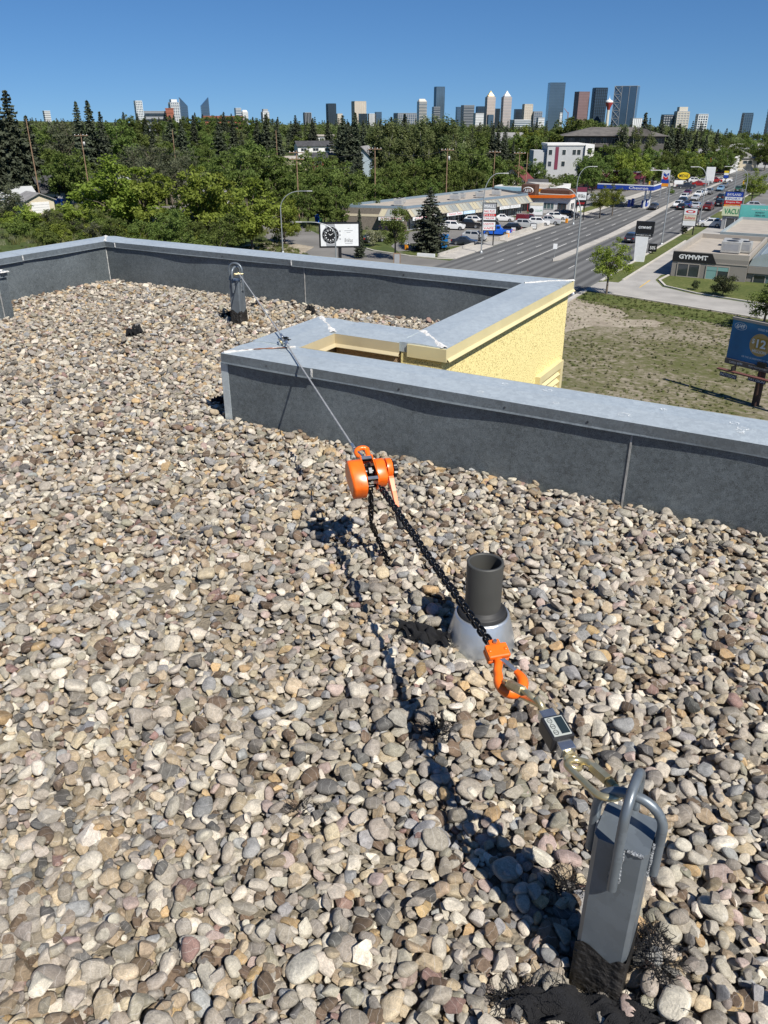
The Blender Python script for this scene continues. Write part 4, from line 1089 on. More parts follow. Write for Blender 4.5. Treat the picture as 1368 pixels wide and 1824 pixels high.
def weeds(name, label, polyfn, n, x0, x1, y0, y1, s0, s1, cols):
    P_ = []
    while len(P_) < n:
        q = R.uniform((x0, y0), (x1, y1), (n, 2))
        for x, y in q:
            if polyfn(x, y): P_.append((x, y, terrain(x, y) + .02))
    P_ = np.array(P_[:n]); s = R.uniform(s0, s1, n)
    rot = np.stack([np.zeros(n), np.zeros(n), R.uniform(0, 6.28, n)], 1)
    col = np.array(cols)[R.integers(0, len(cols), n)] * R.uniform(.7, 1.2, (n, 1))
    o = scatter(name, M_WEED, P_, rot, np.stack([s, s, s * R.uniform(.6, 1.1, n)], 1), R.integers(0, 4, n), col, tufts); tag(o, label, 'weeds'); return o
G3 = [(.10, .125, .035), (.135, .14, .05), (.085, .105, .03), (.22, .20, .11)]
def ns(x, y): return math.sin(x * .31 + 2) * math.sin(y * .27) + math.sin(x * .9 + y * .5) * .4
weeds('weeds', 'wild grass and scrub on the left bank', lambda x, y: 100 < math.hypot(x, y) < 235 and x < -92 - .0 * y and ns(x * .5, y * .5) + random.gauss(0, .8) > -.2, 4200, -215, -92, 40, 165, 1.6, 4.2, G3[:3] + [(.14, .15, .085)])
weeds('weeds', 'scattered weeds and dry grass on the vacant lot', lambda x, y: ns(x, y) + random.gauss(0, 1.1) > .1 and y < 97 - .27 * (x + 26), 5200, -29, 12, 46, 104, .3, .8, G3)
weeds('weeds', 'taller grass along the edge of the lot by the driveway', lambda x, y: 98 < y + .29 * (x + 26) < 105.2, 1100, -29, 2, 90, 105, .35, 1.0, G3[:3])
weeds('weeds', 'long grass on the bank under the watch billboard', lambda x, y: y < 103.5 - .75 * (x + 66) and x < -57, 2200, -92, -57, 88, 122, .8, 2.0, G3[:3])
# ================================================================== TREES
def leaf_material(name, col, col2, transl=.42):
    m, nt, b = _nt(name)
    oi = N(nt, 'ObjectInfo'); at = N(nt, 'Attribute', attribute_type='GEOMETRY', attribute_name='tint')
    mx = N(nt, 'Mix', data_type='RGBA'); mx.inputs[6].default_value = (*col, 1); mx.inputs[7].default_value = (*col2, 1)
    nt.links.new(at.outputs['Fac'], mx.inputs['Factor'])
    hv = N(nt, 'HueSaturation'); mr = N(nt, 'MapRange'); mr.inputs['To Min'].default_value = .78; mr.inputs['To Max'].default_value = 1.25
    nt.links.new(oi.outputs['Random'], mr.inputs['Value']); nt.links.new(mr.outputs[0], hv.inputs['Value']); nt.links.new(mx.outputs[2], hv.inputs['Color'])
    h2 = N(nt, 'MapRange'); h2.inputs['To Min'].default_value = .485; h2.inputs['To Max'].default_value = .515; nt.links.new(oi.outputs['Random'], h2.inputs['Value']); nt.links.new(h2.outputs[0], hv.inputs['Hue'])
    nt.links.new(hv.outputs[0], b.inputs['Base Color']); b.inputs['Roughness'].default_value = .65; b.inputs['Specular IOR Level'].default_value = .25
    tr = N(nt, 'BsdfTranslucent'); nt.links.new(hv.outputs[0], tr.inputs['Color'])
    ms = N(nt, 'MixShader'); ms.inputs[0].default_value = transl
    nt.links.new(b.outputs[0], ms.inputs[1]); nt.links.new(tr.outputs[0], ms.inputs[2]); nt.links.new(ms.outputs[0], nt.nodes['Material Output'].inputs['Surface'])
    return m
M_LEAF = {'elm': leaf_material('yellow green foliage', (.138, .178, .021), (.24, .285, .052)), 'maple': leaf_material('mid green foliage', (.082, .122, .025), (.165, .212, .052)),
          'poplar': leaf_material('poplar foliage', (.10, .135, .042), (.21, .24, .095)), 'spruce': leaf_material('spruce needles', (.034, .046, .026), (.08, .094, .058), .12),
          'grey': leaf_material('grey green foliage', (.075, .085, .045), (.14, .145, .085)), 'juniper': leaf_material('juniper needles', (.025, .035, .012), (.06, .07, .025), .1), 'blossom': leaf_material('pale blossom', (.16, .17, .07), (.42, .42, .30))}
M_BARK = mat('grey brown bark', (.13, .105, .08), .95, 0, .3, 3, .6, 14)
M_PALEBARK = mat('pale poplar bark', (.36, .345, .29), .9, 0, .3, 2)
def leafy(pts, nrm, size, tint, r, flat=.5):
    """quads at pts facing roughly nrm; numpy arrays; returns mesh with tint attribute"""
    n = len(pts)
    nr = nrm * flat + r.normal(0, 1, (n, 3)) * .7; nr /= np.linalg.norm(nr, axis=1)[:, None] + 1e-9
    t_ = np.cross(nr, r.normal(0, 1, (n, 3))); t_ /= np.linalg.norm(t_, axis=1)[:, None] + 1e-9
    b_ = np.cross(nr, t_)
    s = size * r.uniform(.6, 1.3, n)[:, None]
    V = np.stack([pts - t_ * s, pts - b_ * s * .55, pts + t_ * s, pts + b_ * s * .55], 1).reshape(-1, 3)
    return V, tint
def crown_mesh(name, V, tint, m, quads=4):
    n = len(V) // quads
    me = bpy.data.meshes.new(name)
    me.vertices.add(len(V)); me.vertices.foreach_set('co', V.astype(np.float32).ravel())
    me.loops.add(n * quads); me.loops.foreach_set('vertex_index', np.arange(n * quads, dtype=np.int32))
    me.polygons.add(n); me.polygons.foreach_set('loop_start', np.arange(0, n * quads, quads, dtype=np.int32)); 
    me.update(calc_edges=True); me.validate()
    at = me.attributes.new('tint', 'FLOAT', 'FACE'); at.data.foreach_set('value', tint.astype(np.float32))
    me.materials.append(m); return me
def broadleaf(seed, kind, h=10.0, rad=4.2, trunk=.22, nclump=70, per=55, leaf=.26, clump=.85, narrow=False, fine=1.45):
    r = np.random.default_rng(seed); rd = random.Random(seed)
    tb = MB(); base = h * (trunk if not narrow else .08)
    lean = np.array([rd.gauss(0, .02), rd.gauss(0, .02)])
    top = Vector((lean[0] * h, lean[1] * h, h * .8))
    tb.tube([(0, 0, -.4), (lean[0] * base, lean[1] * base, base), (top.x * .6, top.y * .6, h * .5), tuple(top)], [h * .024, h * .018, h * .011, h * .003], 7)
    cz = base + (h - base) * .52; vz = (h - base) * .52
    cl = []
    while len(cl) < nclump:
        v = r.normal(0, 1, 3); v /= np.linalg.norm(v); q = r.random() ** .38
        w = 1 + .22 * math.sin(3 * math.atan2(v[1], v[0]) + seed) + .15 * math.sin(5 * v[2] + seed * 2)
        p = v * q * w * np.array([rad, rad, vz]) * .88
        if narrow: p[:2] *= (1 - .45 * max(0, p[2] / vz)) 
        elif p[2] < -.55 * vz: p[2] = -.55 * vz + r.normal(0, .2)
        cl.append(p + np.array([top.x * .5, top.y * .5, cz]))
    for c in cl[:14]:
        s0 = Vector((top.x * .3, top.y * .3, base + (c[2] - base) * .35)); e = Vector(c)
        tb.tube([s0, s0.lerp(e, .5) + Vector((0, 0, .06 * h)), e], [h * .009, h * .006, h * .002], 5, caps=False)
    pts, nr, ti = [], [], []
    cen = np.array([top.x * .5, top.y * .5, cz])
    for c in cl:
        k = int(per * fine * rd.uniform(.6, 1.3)); d = r.normal(0, 1, (k, 3)); d /= np.linalg.norm(d, axis=1)[:, None]
        sc = clump * rd.uniform(.7, 1.35)
        o_ = d * (r.random((k, 1)) ** .45) * sc * np.array([1, 1, .75 if not narrow else 1.3])
        pts.append(c + o_); nr.append(d * .6 + (c - cen) / rad * .6 + np.array([0, 0, .35])); ti.append(np.clip(r.normal(rd.uniform(.15, .85), .18, k), 0, 1))
    P_, Nn, Ti = np.concatenate(pts), np.concatenate(nr), np.concatenate(ti)
    V, Ti = leafy(P_, Nn, leaf * .86, Ti, r, .8)
    return tb.mesh('trunk'), crown_mesh('crown', V, Ti, M_LEAF[kind]), h
def spruce(seed, h=18.0, rad=3.3, whorls=34, kind='spruce', leaf=.34, ragged=.2, base=.06):
    r = np.random.default_rng(seed); rd = random.Random(seed); tb = MB()
    tb.tube([(0, 0, -.4), (0, 0, h * .5), (0, 0, h * .99)], [h * .017, h * .010, h * .0015], 7)
    pts, nr, ti = [], [], []
    for w in range(whorls):
        f = w / (whorls - 1); z = h * (base + (.985 - base) * f)
        L = rad * (1 - f) ** .78 * rd.uniform(1 - ragged, 1 + ragged) + .12
        nb = max(4, int(9 - 4 * f))
        for k in range(nb):
            a = 2 * math.pi * (k + rd.random()) / nb; LL = L * rd.uniform(.7, 1.12)
            m_ = max(3, int(LL / (leaf * .5)))
            s = np.linspace(.12, 1, m_)
            droop = -.28 * LL * s ** 1.2 + .10 * LL * s ** 3 * 1.6
            for j in range(m_):
                q = 3
                c = np.array([math.cos(a) * LL * s[j], math.sin(a) * LL * s[j], z + droop[j]])
                wdt = .34 * LL * (1 - s[j]) ** .6 + .14
                off = r.normal(0, 1, (q, 3)) * np.array([.3, .3, .12]) * wdt * 1.3
                off -= np.array([0, 0, 1]) * abs(r.normal(0, .12, (q, 1))) * leaf * 2
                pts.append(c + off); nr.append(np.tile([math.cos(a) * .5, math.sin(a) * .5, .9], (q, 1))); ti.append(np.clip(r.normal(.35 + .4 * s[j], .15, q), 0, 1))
    P_, Nn, Ti = np.concatenate(pts), np.concatenate(nr), np.concatenate(ti)
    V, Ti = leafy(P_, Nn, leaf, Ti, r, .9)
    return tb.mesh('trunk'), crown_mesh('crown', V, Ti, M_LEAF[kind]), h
PROTO = {
    'elm': [broadleaf(1, 'elm', 9, 5.2, .04, 80, 60), broadleaf(2, 'elm', 9, 4.6, .04, 76, 60)],
    'maple': [broadleaf(11, 'maple', 10, 4.6, .05, 70, 55), broadleaf(12, 'maple', 10, 4.2, .05, 64, 55), broadleaf(13, 'maple', 10, 4.9, .05, 74, 55)],
    'poplar': [broadleaf(21, 'poplar', 20, 3.2, .1, 95, 48, .30, 1.0, True), broadleaf(22, 'poplar', 20, 2.7, .1, 90, 48, .30, .95, True)],
    'grey': [broadleaf(31, 'grey', 10, 3.8, .2, 48, 42, .22, .8), broadleaf(32, 'grey', 10, 3.3, .2, 44, 40, .22, .8)],
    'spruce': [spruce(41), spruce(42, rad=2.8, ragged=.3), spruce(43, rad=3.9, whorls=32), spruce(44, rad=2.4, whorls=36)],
    'shrub': [broadleaf(51, 'maple', 3, 1.9, .05, 34, 46, .15, .5), broadleaf(52, 'elm', 3, 2.0, .05, 34, 46, .15, .5), broadleaf(53, 'grey', 3, 1.7, .05, 28, 40, .14, .5), broadleaf(54, 'juniper', 3, 2.1, .03, 40, 60, .13, .5)],
    'blossom': [broadleaf(55, 'blossom', 3, 1.8, .05, 36, 46, .13, .5)],
    'street': [broadleaf(61, 'elm', 6.5, 2.7, .24, 62, 70, .13, .62), broadleaf(62, 'maple', 6.5, 2.2, .2, 50, 60, .14, .6)],
    'yard_spruce': [spruce(71, 10, 3.0, 24, 'spruce', .19, .15, .04)],
}
NAMES = {'elm': 'leafy_tree', 'maple': 'leafy_tree', 'poplar': 'poplar_tree', 'grey': 'leafy_tree', 'spruce': 'spruce_tree', 'shrub': 'shrub', 'blossom': 'shrub', 'street': 'street_tree', 'yard_spruce': 'spruce_tree'}
def plant(kind, p, h, label, group=None, v=None, wide=1.0, cat=None):
    pr = PROTO[kind]; tm_, cm, h0 = pr[v if v is not None else random.randrange(len(pr))]
    t = thing(NAMES[kind], label, cat or ('shrub' if 'shrub' == NAMES[kind] else 'tree'), p, random.uniform(0, 6.28), group)
    s = h / h0; t.scale = (s * wide, s * wide, s)
    link('trunk', tm_, M_PALEBARK if kind == 'poplar' else M_BARK, t); link('crown', cm, None, t)
    return t
ORD = ['first', 'second', 'third', 'fourth', 'fifth', 'sixth', 'seventh', 'eighth', 'ninth', 'tenth', 'eleventh', 'twelfth', 'thirteenth', 'fourteenth', 'fifteenth', 'sixteenth', 'seventeenth', 'eighteenth', 'nineteenth', 'twentieth']
def ordinal(n):
    if n < 20: return ORD[n]
    t_, o_ = divmod(n + 1, 10); return ['', '', 'twenty', 'thirty', 'forty', 'fifty', 'sixty', 'seventy', 'eighty', 'ninety'][t_] + ('-' + ORD[o_ - 1] if o_ else 'th')
def row(kind, items, what, group, wide=1.0):
    """items: (photo column, distance, photo row of the top); labelled left to right"""
    for i, (x, d, yt) in enumerate(sorted(items)):
        p = at_dist(x, d); h = max(1.2, height_for(p, yt, x))
        plant(kind, p, h, '%s from the left %s' % (ordinal(i), what), group, wide=wide)
# named single trees
def single(kind, x, y, yt, label, v=None, wide=1.0, dist=None):
    p = on_ground(x, y) if dist is None else at_dist(x, dist)
    return plant(kind, p, height_for(p, yt, x), label, None, v, wide)
single('street', 1080, 525, 430, 'young bright green tree at the corner of the vacant lot', 0, 1.05)
single('yard_spruce', 765, 447, 333, 'big single spruce on the corner lawn of the strip mall', 0, 1.3)
single('spruce', 641, 460, 372, 'thin dark spruce right of the watch billboard', 3, .9)
single('street', 704, 462, 366, 'slim upright green tree in front of the strip mall entrance', 1, .95)
single('blossom', 664, 438, 407, 'pale flowering shrub by the strip mall end wall', 0, 1.1)
single('shrub', 1287, 528, 490, 'large round juniper in front of the gym windows', 3, 1.15)
single('shrub', 1238, 517, 499, 'small juniper on the gym lawn', 3, .8)
single('shrub', 1217, 417, 403, 'clipped dark bush at the foot of the white sign', 3, .9)
single('street', 1358, 588, 496, 'dark green tree above the lottery billboard at the right edge', 1, 1.3)
single('street', 1068, 389, 335, 'left one of two round trees before the gas station', 0, 1.0)
single('street', 1090, 384, 332, 'right one of two round trees before the gas station', 0, 1.0)
single('street', 1350, 363, 305, 'tall street tree at the right edge above the intersection', 0, 1.1, dist=235)
single('elm', 1362, 360, 325, 'leafy tree behind the tall street tree at the right edge', 1, 1.0, dist=262)
single('shrub', 1196, 347, 336, 'green bush at the car lot corner', 0)
single('street', 994, 372, 322, 'green tree rising behind the brown restaurant', 1, 1.1, dist=226)
single('elm', 205, 395, 290, 'big yellow green tree right of the garage', 0, 1.35, dist=172)
single('elm', 245, 395, 298, 'right half of the yellow green trees beside the garage', 1, 1.1, dist=170)
single('elm', 350, 395, 290, 'tall yellow green tree left of the curved lamp post', 1, 1.0, dist=160)
single('elm', 385, 400, 318, 'yellow green tree behind the curved lamp post', 0, .9, dist=165)
single('elm', 440, 440, 330, 'dense yellow green tree at the side street corner', 0, 1.15, dist=143)
single('elm', 500, 430, 345, 'leafy tree behind the curved lamp post at the side street', 1, .8, dist=150)
single('maple', 292, 430, 372, 'small bright tree below the grey shed roof', 0, 1.0, dist=135)
single('spruce', 8, 330, 126, 'tallest dark spruce at the left edge', 2, .9, dist=232)
single('spruce', 34, 330, 160, 'broad dark spruce right of the tallest one', 0, 1.15, dist=236)
single('spruce', -22, 330, 140, 'dark spruce cut by the left edge', 0, 1.0, dist=228)
single('spruce', 62, 330, 205, 'shorter dark spruce on the right flank of the tall group', 1, 1.2, dist=240)
single('spruce', 152, 300, 180, 'left one of the three tall spruces behind the crossarm pole', 1, 1.0, dist=262)
single('spruce', 172, 300, 178, 'middle one of the three tall spruces behind the crossarm pole', 3, 1.2, dist=268)
single('spruce', 191, 300, 198, 'right one of the three tall spruces behind the crossarm pole', 0, .9, dist=264)
row('spruce', [(278, 300, 228), (312, 330, 205), (330, 320, 214), (352, 340, 205), (395, 335, 212), (420, 340, 208), (462, 350, 214), (478, 345, 204), (497, 330, 215), (530, 420, 205), (560, 430, 210), (586, 400, 214)], 'in the dark spruce row left of centre', 'spruces left of centre', 1.25)
row('spruce', [(612, 310, 205), (622, 300, 218), (634, 300, 200), (648, 330, 214), (605, 330, 225), (697, 330, 208), (720, 340, 202), (722, 345, 212)], 'among spruces by the pale blue gabled house', 'spruces in the middle', 1.25)
row('spruce', [(640, 240, 260), (590, 250, 278), (628, 235, 285)], 'of the low spruces above the curved lamp post', 'low middle spruces')
row('spruce', [(875, 330, 222), (884, 315, 215), (896, 320, 226), (912, 320, 250), (1005, 330, 232), (838, 300, 228), (968, 260, 300)], 'among spruces left of the white modern house', 'spruces by the white house')
row('spruce', [(1138, 330, 200), (1158, 345, 226), (1170, 340, 220), (1186, 335, 222), (1200, 350, 220), (1212, 345, 228), (1250, 340, 240), (1105, 310, 226), (1232, 380, 232), (1268, 420, 230)], 'of the spruces right of the big brown roof', 'spruces on the right', 1.2)
row('poplar', [(672, 250, 210), (688, 245, 212), (700, 250, 200), (716, 240, 208), (735, 245, 205), (752, 238, 195), (768, 242, 208), (786, 240, 205), (800, 236, 212), (815, 242, 218), (826, 250, 225), (728, 230, 235), (760, 228, 238), (792, 226, 240), (690, 232, 245)], 'in the tall poplar belt behind the strip mall', 'poplars behind the strip mall', 1.15)
row('maple', [(680, 205, 300), (700, 210, 285), (730, 212, 290), (756, 215, 280), (785, 215, 278), (812, 215, 285), (842, 225, 262), (862, 230, 268), (890, 235, 280), (912, 230, 290), (850, 215, 300), (740, 203, 312), (700, 203, 315), (790, 208, 310), (770, 204, 318)], 'of the low leafy trees behind the strip mall roof', 'leafy trees behind the strip mall')
row('maple', [(535, 190, 305), (560, 195, 290), (585, 190, 305), (600, 200, 285), (625, 190, 300), (645, 195, 310), (575, 175, 330), (610, 172, 335), (545, 172, 330), (640, 178, 332), (520, 205, 285), (560, 215, 272), (590, 225, 275), (660, 195, 300), (625, 175, 345), (598, 168, 352)], 'of the leafy trees between lamp post and strip mall', 'leafy trees left of the strip mall')
row('maple', [(420, 200, 262), (445, 210, 255), (465, 205, 268), (488, 200, 275), (505, 215, 280), (400, 230, 270), (440, 235, 250), (470, 240, 262), (380, 215, 285)], 'of the leafy trees under the leaning pole left of centre', 'leafy trees left of centre')
row('maple', [(90, 240, 285), (110, 230, 275), (130, 225, 268), (150, 240, 285), (100, 248, 300), (85, 260, 262), (128, 245, 300), (230, 300, 235), (260, 310, 230), (215, 290, 215), (90, 320, 225), (105, 330, 232), (125, 310, 240), (300, 290, 250)], 'of the leafy trees behind garage and leaning poles', 'leafy trees at left')
row('grey', [(250, 215, 262), (275, 220, 255), (262, 200, 275), (300, 225, 268), (290, 210, 280), (318, 215, 275), (240, 240, 250), (330, 250, 262), (10, 190, 320), (118, 290, 212), (128, 300, 205)], 'of the greyish half bare trees at left', 'grey trees at left')
row('maple', [(842, 330, 228), (905, 330, 245), (925, 340, 238), (945, 345, 236), (960, 330, 232), (985, 350, 228), (1000, 360, 222), (1020, 350, 206), (1035, 352, 210), (1050, 360, 216), (915, 265, 278), (952, 255, 282), (975, 250, 309), (990, 245, 312), (1012, 250, 308), (1000, 240, 315), (1020, 245, 310), (1050, 260, 275), (1060, 265, 262), (1058, 250, 285)], 'of the green trees round the white modern house', 'trees round the white house')
row('elm', [(930, 345, 232), (955, 350, 228), (1115, 270, 268), (1132, 275, 272), (1225, 330, 262), (1240, 335, 270)], 'of the yellow green trees at centre right', 'yellow green trees at right')
row('maple', [(1105, 290, 262), (1090, 300, 255), (1120, 285, 280), (1145, 300, 272), (1160, 305, 262), (1175, 300, 275), (1190, 310, 265), (1205, 305, 278), (1218, 315, 268), (1238, 325, 282), (1255, 335, 268), (1272, 340, 275), (1286, 345, 262), (1300, 350, 272), (1262, 360, 255), (1285, 370, 248), (1310, 380, 252), (1330, 390, 245), (1348, 385, 255), (1362, 380, 248), (1150, 280, 290), (1180, 285, 288), (1120, 265, 298), (1210, 300, 292), (1240, 310, 292)], 'of the leafy trees on the slope behind the gas station', 'trees on the slope at right')
row('poplar', [(1128, 300, 225), (1150, 310, 228), (1104, 320, 222)], 'of the narrow trees before the brown roofed building', 'narrow trees at right', 1.0)
def low_row(items, what, group):
    for i, (x, y, h, v) in enumerate(sorted(items)): plant('shrub', on_ground(x, y), h, '%s from the left %s' % (ordinal(i), what), group, v, 1.15)
low_row([(150 + 15 * k + (k * 37) % 9, 418 + (k * 13) % 34, 2.2 + (k * 7 % 5) * .5, k % 3) for k in range(17)], 'of the shrubs just above the far parapet', 'shrubs above the parapet')
low_row([(6 + 13 * k, 372 + (k * 23) % 62, 1.4 + (k * 11 % 6) * .45, (k * 2) % 3) for k in range(13)], 'of the shrubs on the left bank', 'shrubs at left')
low_row([(4 + 17 * k, 388 + (k * 19) % 40, 2.6 + (k * 5 % 4) * .6, k % 2) for k in range(11)], 'of the fuller bushes behind the left parapet', 'bushes behind the left parapet')
row('maple', [(335, 350, 232), (352, 370, 236), (368, 345, 240), (385, 380, 232), (402, 360, 238), (345, 310, 258), (375, 305, 262), (360, 330, 250)], 'of the mid green trees below the red brick block', 'trees below the brick block')
row('spruce', [(232 + 17 * k + (k * 29) % 11, 540 + (k * 37) % 60, 199 + (k * 13) % 10) for k in range(15)], 'in the treeline before the red brick blocks at left', 'treeline spruces at left', 1.3)
row('maple', [(240 + 24 * k, 520 + (k * 41) % 50, 204 + (k * 7) % 8) for k in range(11)], 'of the leafy crowns before the red brick blocks at left', 'treeline crowns at left')
row('maple', [(300, 150, 385), (335, 145, 392), (270, 148, 395), (400, 138, 380), (228, 140, 392), (185, 150, 388), (375, 128, 405), (330, 122, 410)], 'of the small trees in front of the yellow green ones', 'small front trees at left', 1.25)

# far-off woods that read as one mass
FAR = []
for q, (kind, v) in enumerate((('spruce', 0), ('spruce', 1), ('maple', 0), ('maple', 1))):
    r = np.random.default_rng(q + 70)
    if kind == 'spruce': FAR.append(spruce(80 + q, 14, 2.4 + .4 * v, 11, 'spruce', .62, .25)[1])
    else: FAR.append(broadleaf(80 + q, 'maple' if v else 'poplar', 10, 4.4, .05, 30, 16, .6, 1.3)[1])
def forest(name, label, n, d0, d1, x0, x1, hmin, hmax, seed, cond=None, kinds=None, hk=None):
    r = np.random.default_rng(seed); P_ = []
    while len(P_) < n:
        x = r.uniform(x0, x1); d = math.sqrt(r.uniform(d0 * d0, d1 * d1)); p = at_dist(x, d)
        if cond and not cond(p.x, p.y): continue
        P_.append(p[:])
    P_ = np.array(P_); s = r.uniform(hmin, hmax, n)
    k = r.choice(4, n, p=[.2, .16, .32, .32]); base = np.where(k < 2, 14.0, 10.0); s = np.where(k >= 2, s * .8, s) / base
    if hk: s = r.uniform(hmin, hmax, n) / np.array(hk)[k]
    o = scatter(name, None, P_ - np.array([0, 0, .5]), np.stack([np.zeros(n), np.zeros(n), r.uniform(0, 6.28, n)], 1), np.stack([s, s, s], 1), k, np.ones((n, 3)), kinds or FAR)
    tag(o, label, 'woods'); return o
forest('woodland', 'wooded neighbourhood in the middle distance', 800, 330, 700, -120, 1480, 6, 12, 1, lambda X, Y: X < -80 and random.random() < .5 + .5 * math.sin(X * .021) * math.sin(Y * .017 + 1))
forest('woodland', 'far dark treeline along the horizon', 1500, 650, 1800, -150, 1520, 5, 11.5, 2, lambda X, Y: random.random() < .55 + .45 * math.sin(X * .011) * math.sin(Y * .009 + 1))
forest('woodland', 'woods on the low ground at left', 110, 130, 330, -150, 420, 2, 4.2, 3, lambda X, Y: X < -88 and not (-190 < X < -165 and 135 < Y < 160), [PROTO['shrub'][0][1], PROTO['shrub'][1][1], PROTO['shrub'][2][1], PROTO['maple'][0][1]], (3, 3, 3, 9))
# ================================================================== BUILDINGS
M_ROOFGRAVEL = mat('pale gravel roof', (.36, .32, .27), .95, 0, .12, .6, .2, 8)
M_DARKROOF = mat('dark shingle roof', (.055, .055, .058), .9, 0, .3, .8, .4, 6)
M_BROWNROOF = mat('grey brown shingle roof', (.115, .105, .095), .9, 0, .25, .6, .4, 6)
M_GREYROOF = mat('mid grey shingle roof', (.22, .215, .21), .9, 0, .2, .6, .4, 6)
M_REDROOF = mat('dark red shingle roof', (.14, .03, .03), .85, 0, .25, .8)
M_TAUPE = mat('taupe stucco', (.235, .215, .19), .9, 0, .06, .5)
M_TAUPE2 = mat('pale taupe trim', (.33, .30, .26), .9, 0, .06, .5)
M_CREAM = mat('cream siding', (.55, .48, .35), .8, 0, .06, .8)
M_WSIDING = mat('white siding', (.70, .69, .66), .7, 0, .05, .8)
M_GSIDING = mat('grey siding', (.42, .43, .43), .7, 0, .06, .8)
M_BRICKBROWN = mat('brown brick', (.17, .145, .12), .9, 0, .2, 4)
M_BRICKRED = mat('red brick', (.30, .105, .065), .9, 0, .2, 3)
M_DBROWN = mat('dark brown panel', (.10, .05, .03), .7, 0, .12, 1)
M_ORANGEROOF = paint((.82, .16, .01), .4)
M_BLACKP = mat('black sign panel', (.010, .010, .011), .45, 0, .2, 2)
M_GLASS = glass_dark()
M_GLASSB = glass_dark('bluish storefront glass', (.09, .14, .15), .08)
M_GLASST = mat('teal frosted pane', (.20, .36, .34), .2, 0, .1, .5)
M_STEELP = mat('galvanised lamp post', (.40, .42, .42), .45, .5, .08, 2)
M_WOODP = mat('weathered pole timber', (.24, .155, .095), .9, 0, .25, 2)
M_ALU = mat('pale metal roof sheet', (.40, .45, .45), .45, .3, .10, .5)
M_HVAC = mat('grey rooftop unit', (.42, .42, .40), .5, .2, .12, 2)
M_MAROON = mat('maroon fascia', (.16, .025, .05), .6)
M_BLUEP = paint((.015, .055, .33), .4); M_REDP = paint((.55, .02, .02), .4); M_TEALP = paint((.12, .42, .38), .5); M_GREENP = paint((.02, .25, .10), .5); M_GOLDP = paint((.52, .33, .06), .4)
M_YELP = paint((.72, .52, .02), .45); M_SIGNW = paint((.74, .75, .74), .45); M_SIGNBG = paint((.62, .57, .44), .45); M_ORNP = paint((.8, .30, .02), .45); M_NAVY = paint((.01, .02, .09), .4); M_GREY = paint((.30, .31, .32), .5)

def edge_frame(p0, p1, z):
    """frame on the wall p0 -> p1 (outside is to the right): local x along the wall, local y up, local z out"""
    d = Vector((p1[0] - p0[0], p1[1] - p0[1], 0)).normalized(); n = Vector((d.y, -d.x, 0)); u = Vector((0, 0, 1))
    M = Matrix((d, u, n)).transposed().to_4x4(); M.translation = Vector((p0[0], p0[1], z)); return M
def window(parent, Me, x, z, w, h, frame_m=M_WSIDING, glass=None, bars=1, depth=.06, name='window'):
    """a frame standing proud of the wall with its panes set back in it"""
    f = MB(); t_ = max(.06, min(w, h) * .06)
    f.span(x - w / 2, x + w / 2, z, z + t_, 0, depth).span(x - w / 2, x + w / 2, z + h - t_, z + h, 0, depth)
    f.span(x - w / 2, x - w / 2 + t_, z + t_, z + h - t_, 0, depth).span(x + w / 2 - t_, x + w / 2, z + t_, z + h - t_, 0, depth)
    for k in range(1, bars + 1):
        q = x - w / 2 + w * k / (bars + 1); f.span(q - t_ / 2, q + t_ / 2, z + t_, z + h - t_, 0, depth * .9)
    o = f.build(name, frame_m, parent, M=Me)
    nb = bars + 1; pw = (w - t_) / nb
    for k in range(nb):
        q0 = x - w / 2 + t_ / 2 + pw * k
        MB().span(q0 + t_ / 2, q0 + pw - t_ / 2, z + t_, z + h - t_, .005, depth * .4).build('pane', (glass[k % len(glass)] if isinstance(glass, list) else glass) or M_GLASS, o)
    return o
def box_building(name, label, poly, h, wall, roofm, z=None, par=.45, cat='building', cap=None):
    cx = sum(p[0] for p in poly) / len(poly); cy = sum(p[1] for p in poly) / len(poly)
    z = terrain(cx, cy) if z is None else z
    t = thing(name, label, cat, (cx, cy, z))
    L = [(p[0] - cx, p[1] - cy) for p in poly]
    MB().prism(L, -2.0, h - par).build('wall', wall, t)
    n = len(L); inset = []
    for i in range(n):
        a, b_, c = Vector(L[i - 1]), Vector(L[i]), Vector(L[(i + 1) % n]); d1, d2 = (b_ - a).normalized(), (c - b_).normalized()
        n1, n2 = Vector((-d1.y, d1.x)), Vector((-d2.y, d2.x)); m_ = (n1 + n2); m_ = m_ / max(.4, m_.length_squared) * 2 * .3; inset.append((b_.x + m_.x, b_.y + m_.y))
    pr = MB()
    for i in range(n):
        j = (i + 1) % n
        vs = [(*L[i], h - par), (*L[j], h - par), (*inset[j], h - par), (*inset[i], h - par)]; vs += [(x, y, h) for x, y, _ in vs]
        pr.add(vs, [(0, 1, 5, 4), (2, 3, 7, 6), (4, 5, 6, 7)])
    pr.build('parapet_wall', cap or wall, t)
    MB().add([(x, y, h - par + .02) for x, y in inset], [tuple(range(n))]).build('roof', roofm, t)
    t['_c'] = [cx, cy, z]; return t
def local_edge(t, p0, p1, z=0):
    c = t['_c']; return edge_frame((p0[0] - c[0], p0[1] - c[1]), (p1[0] - c[0], p1[1] - c[1]), z)
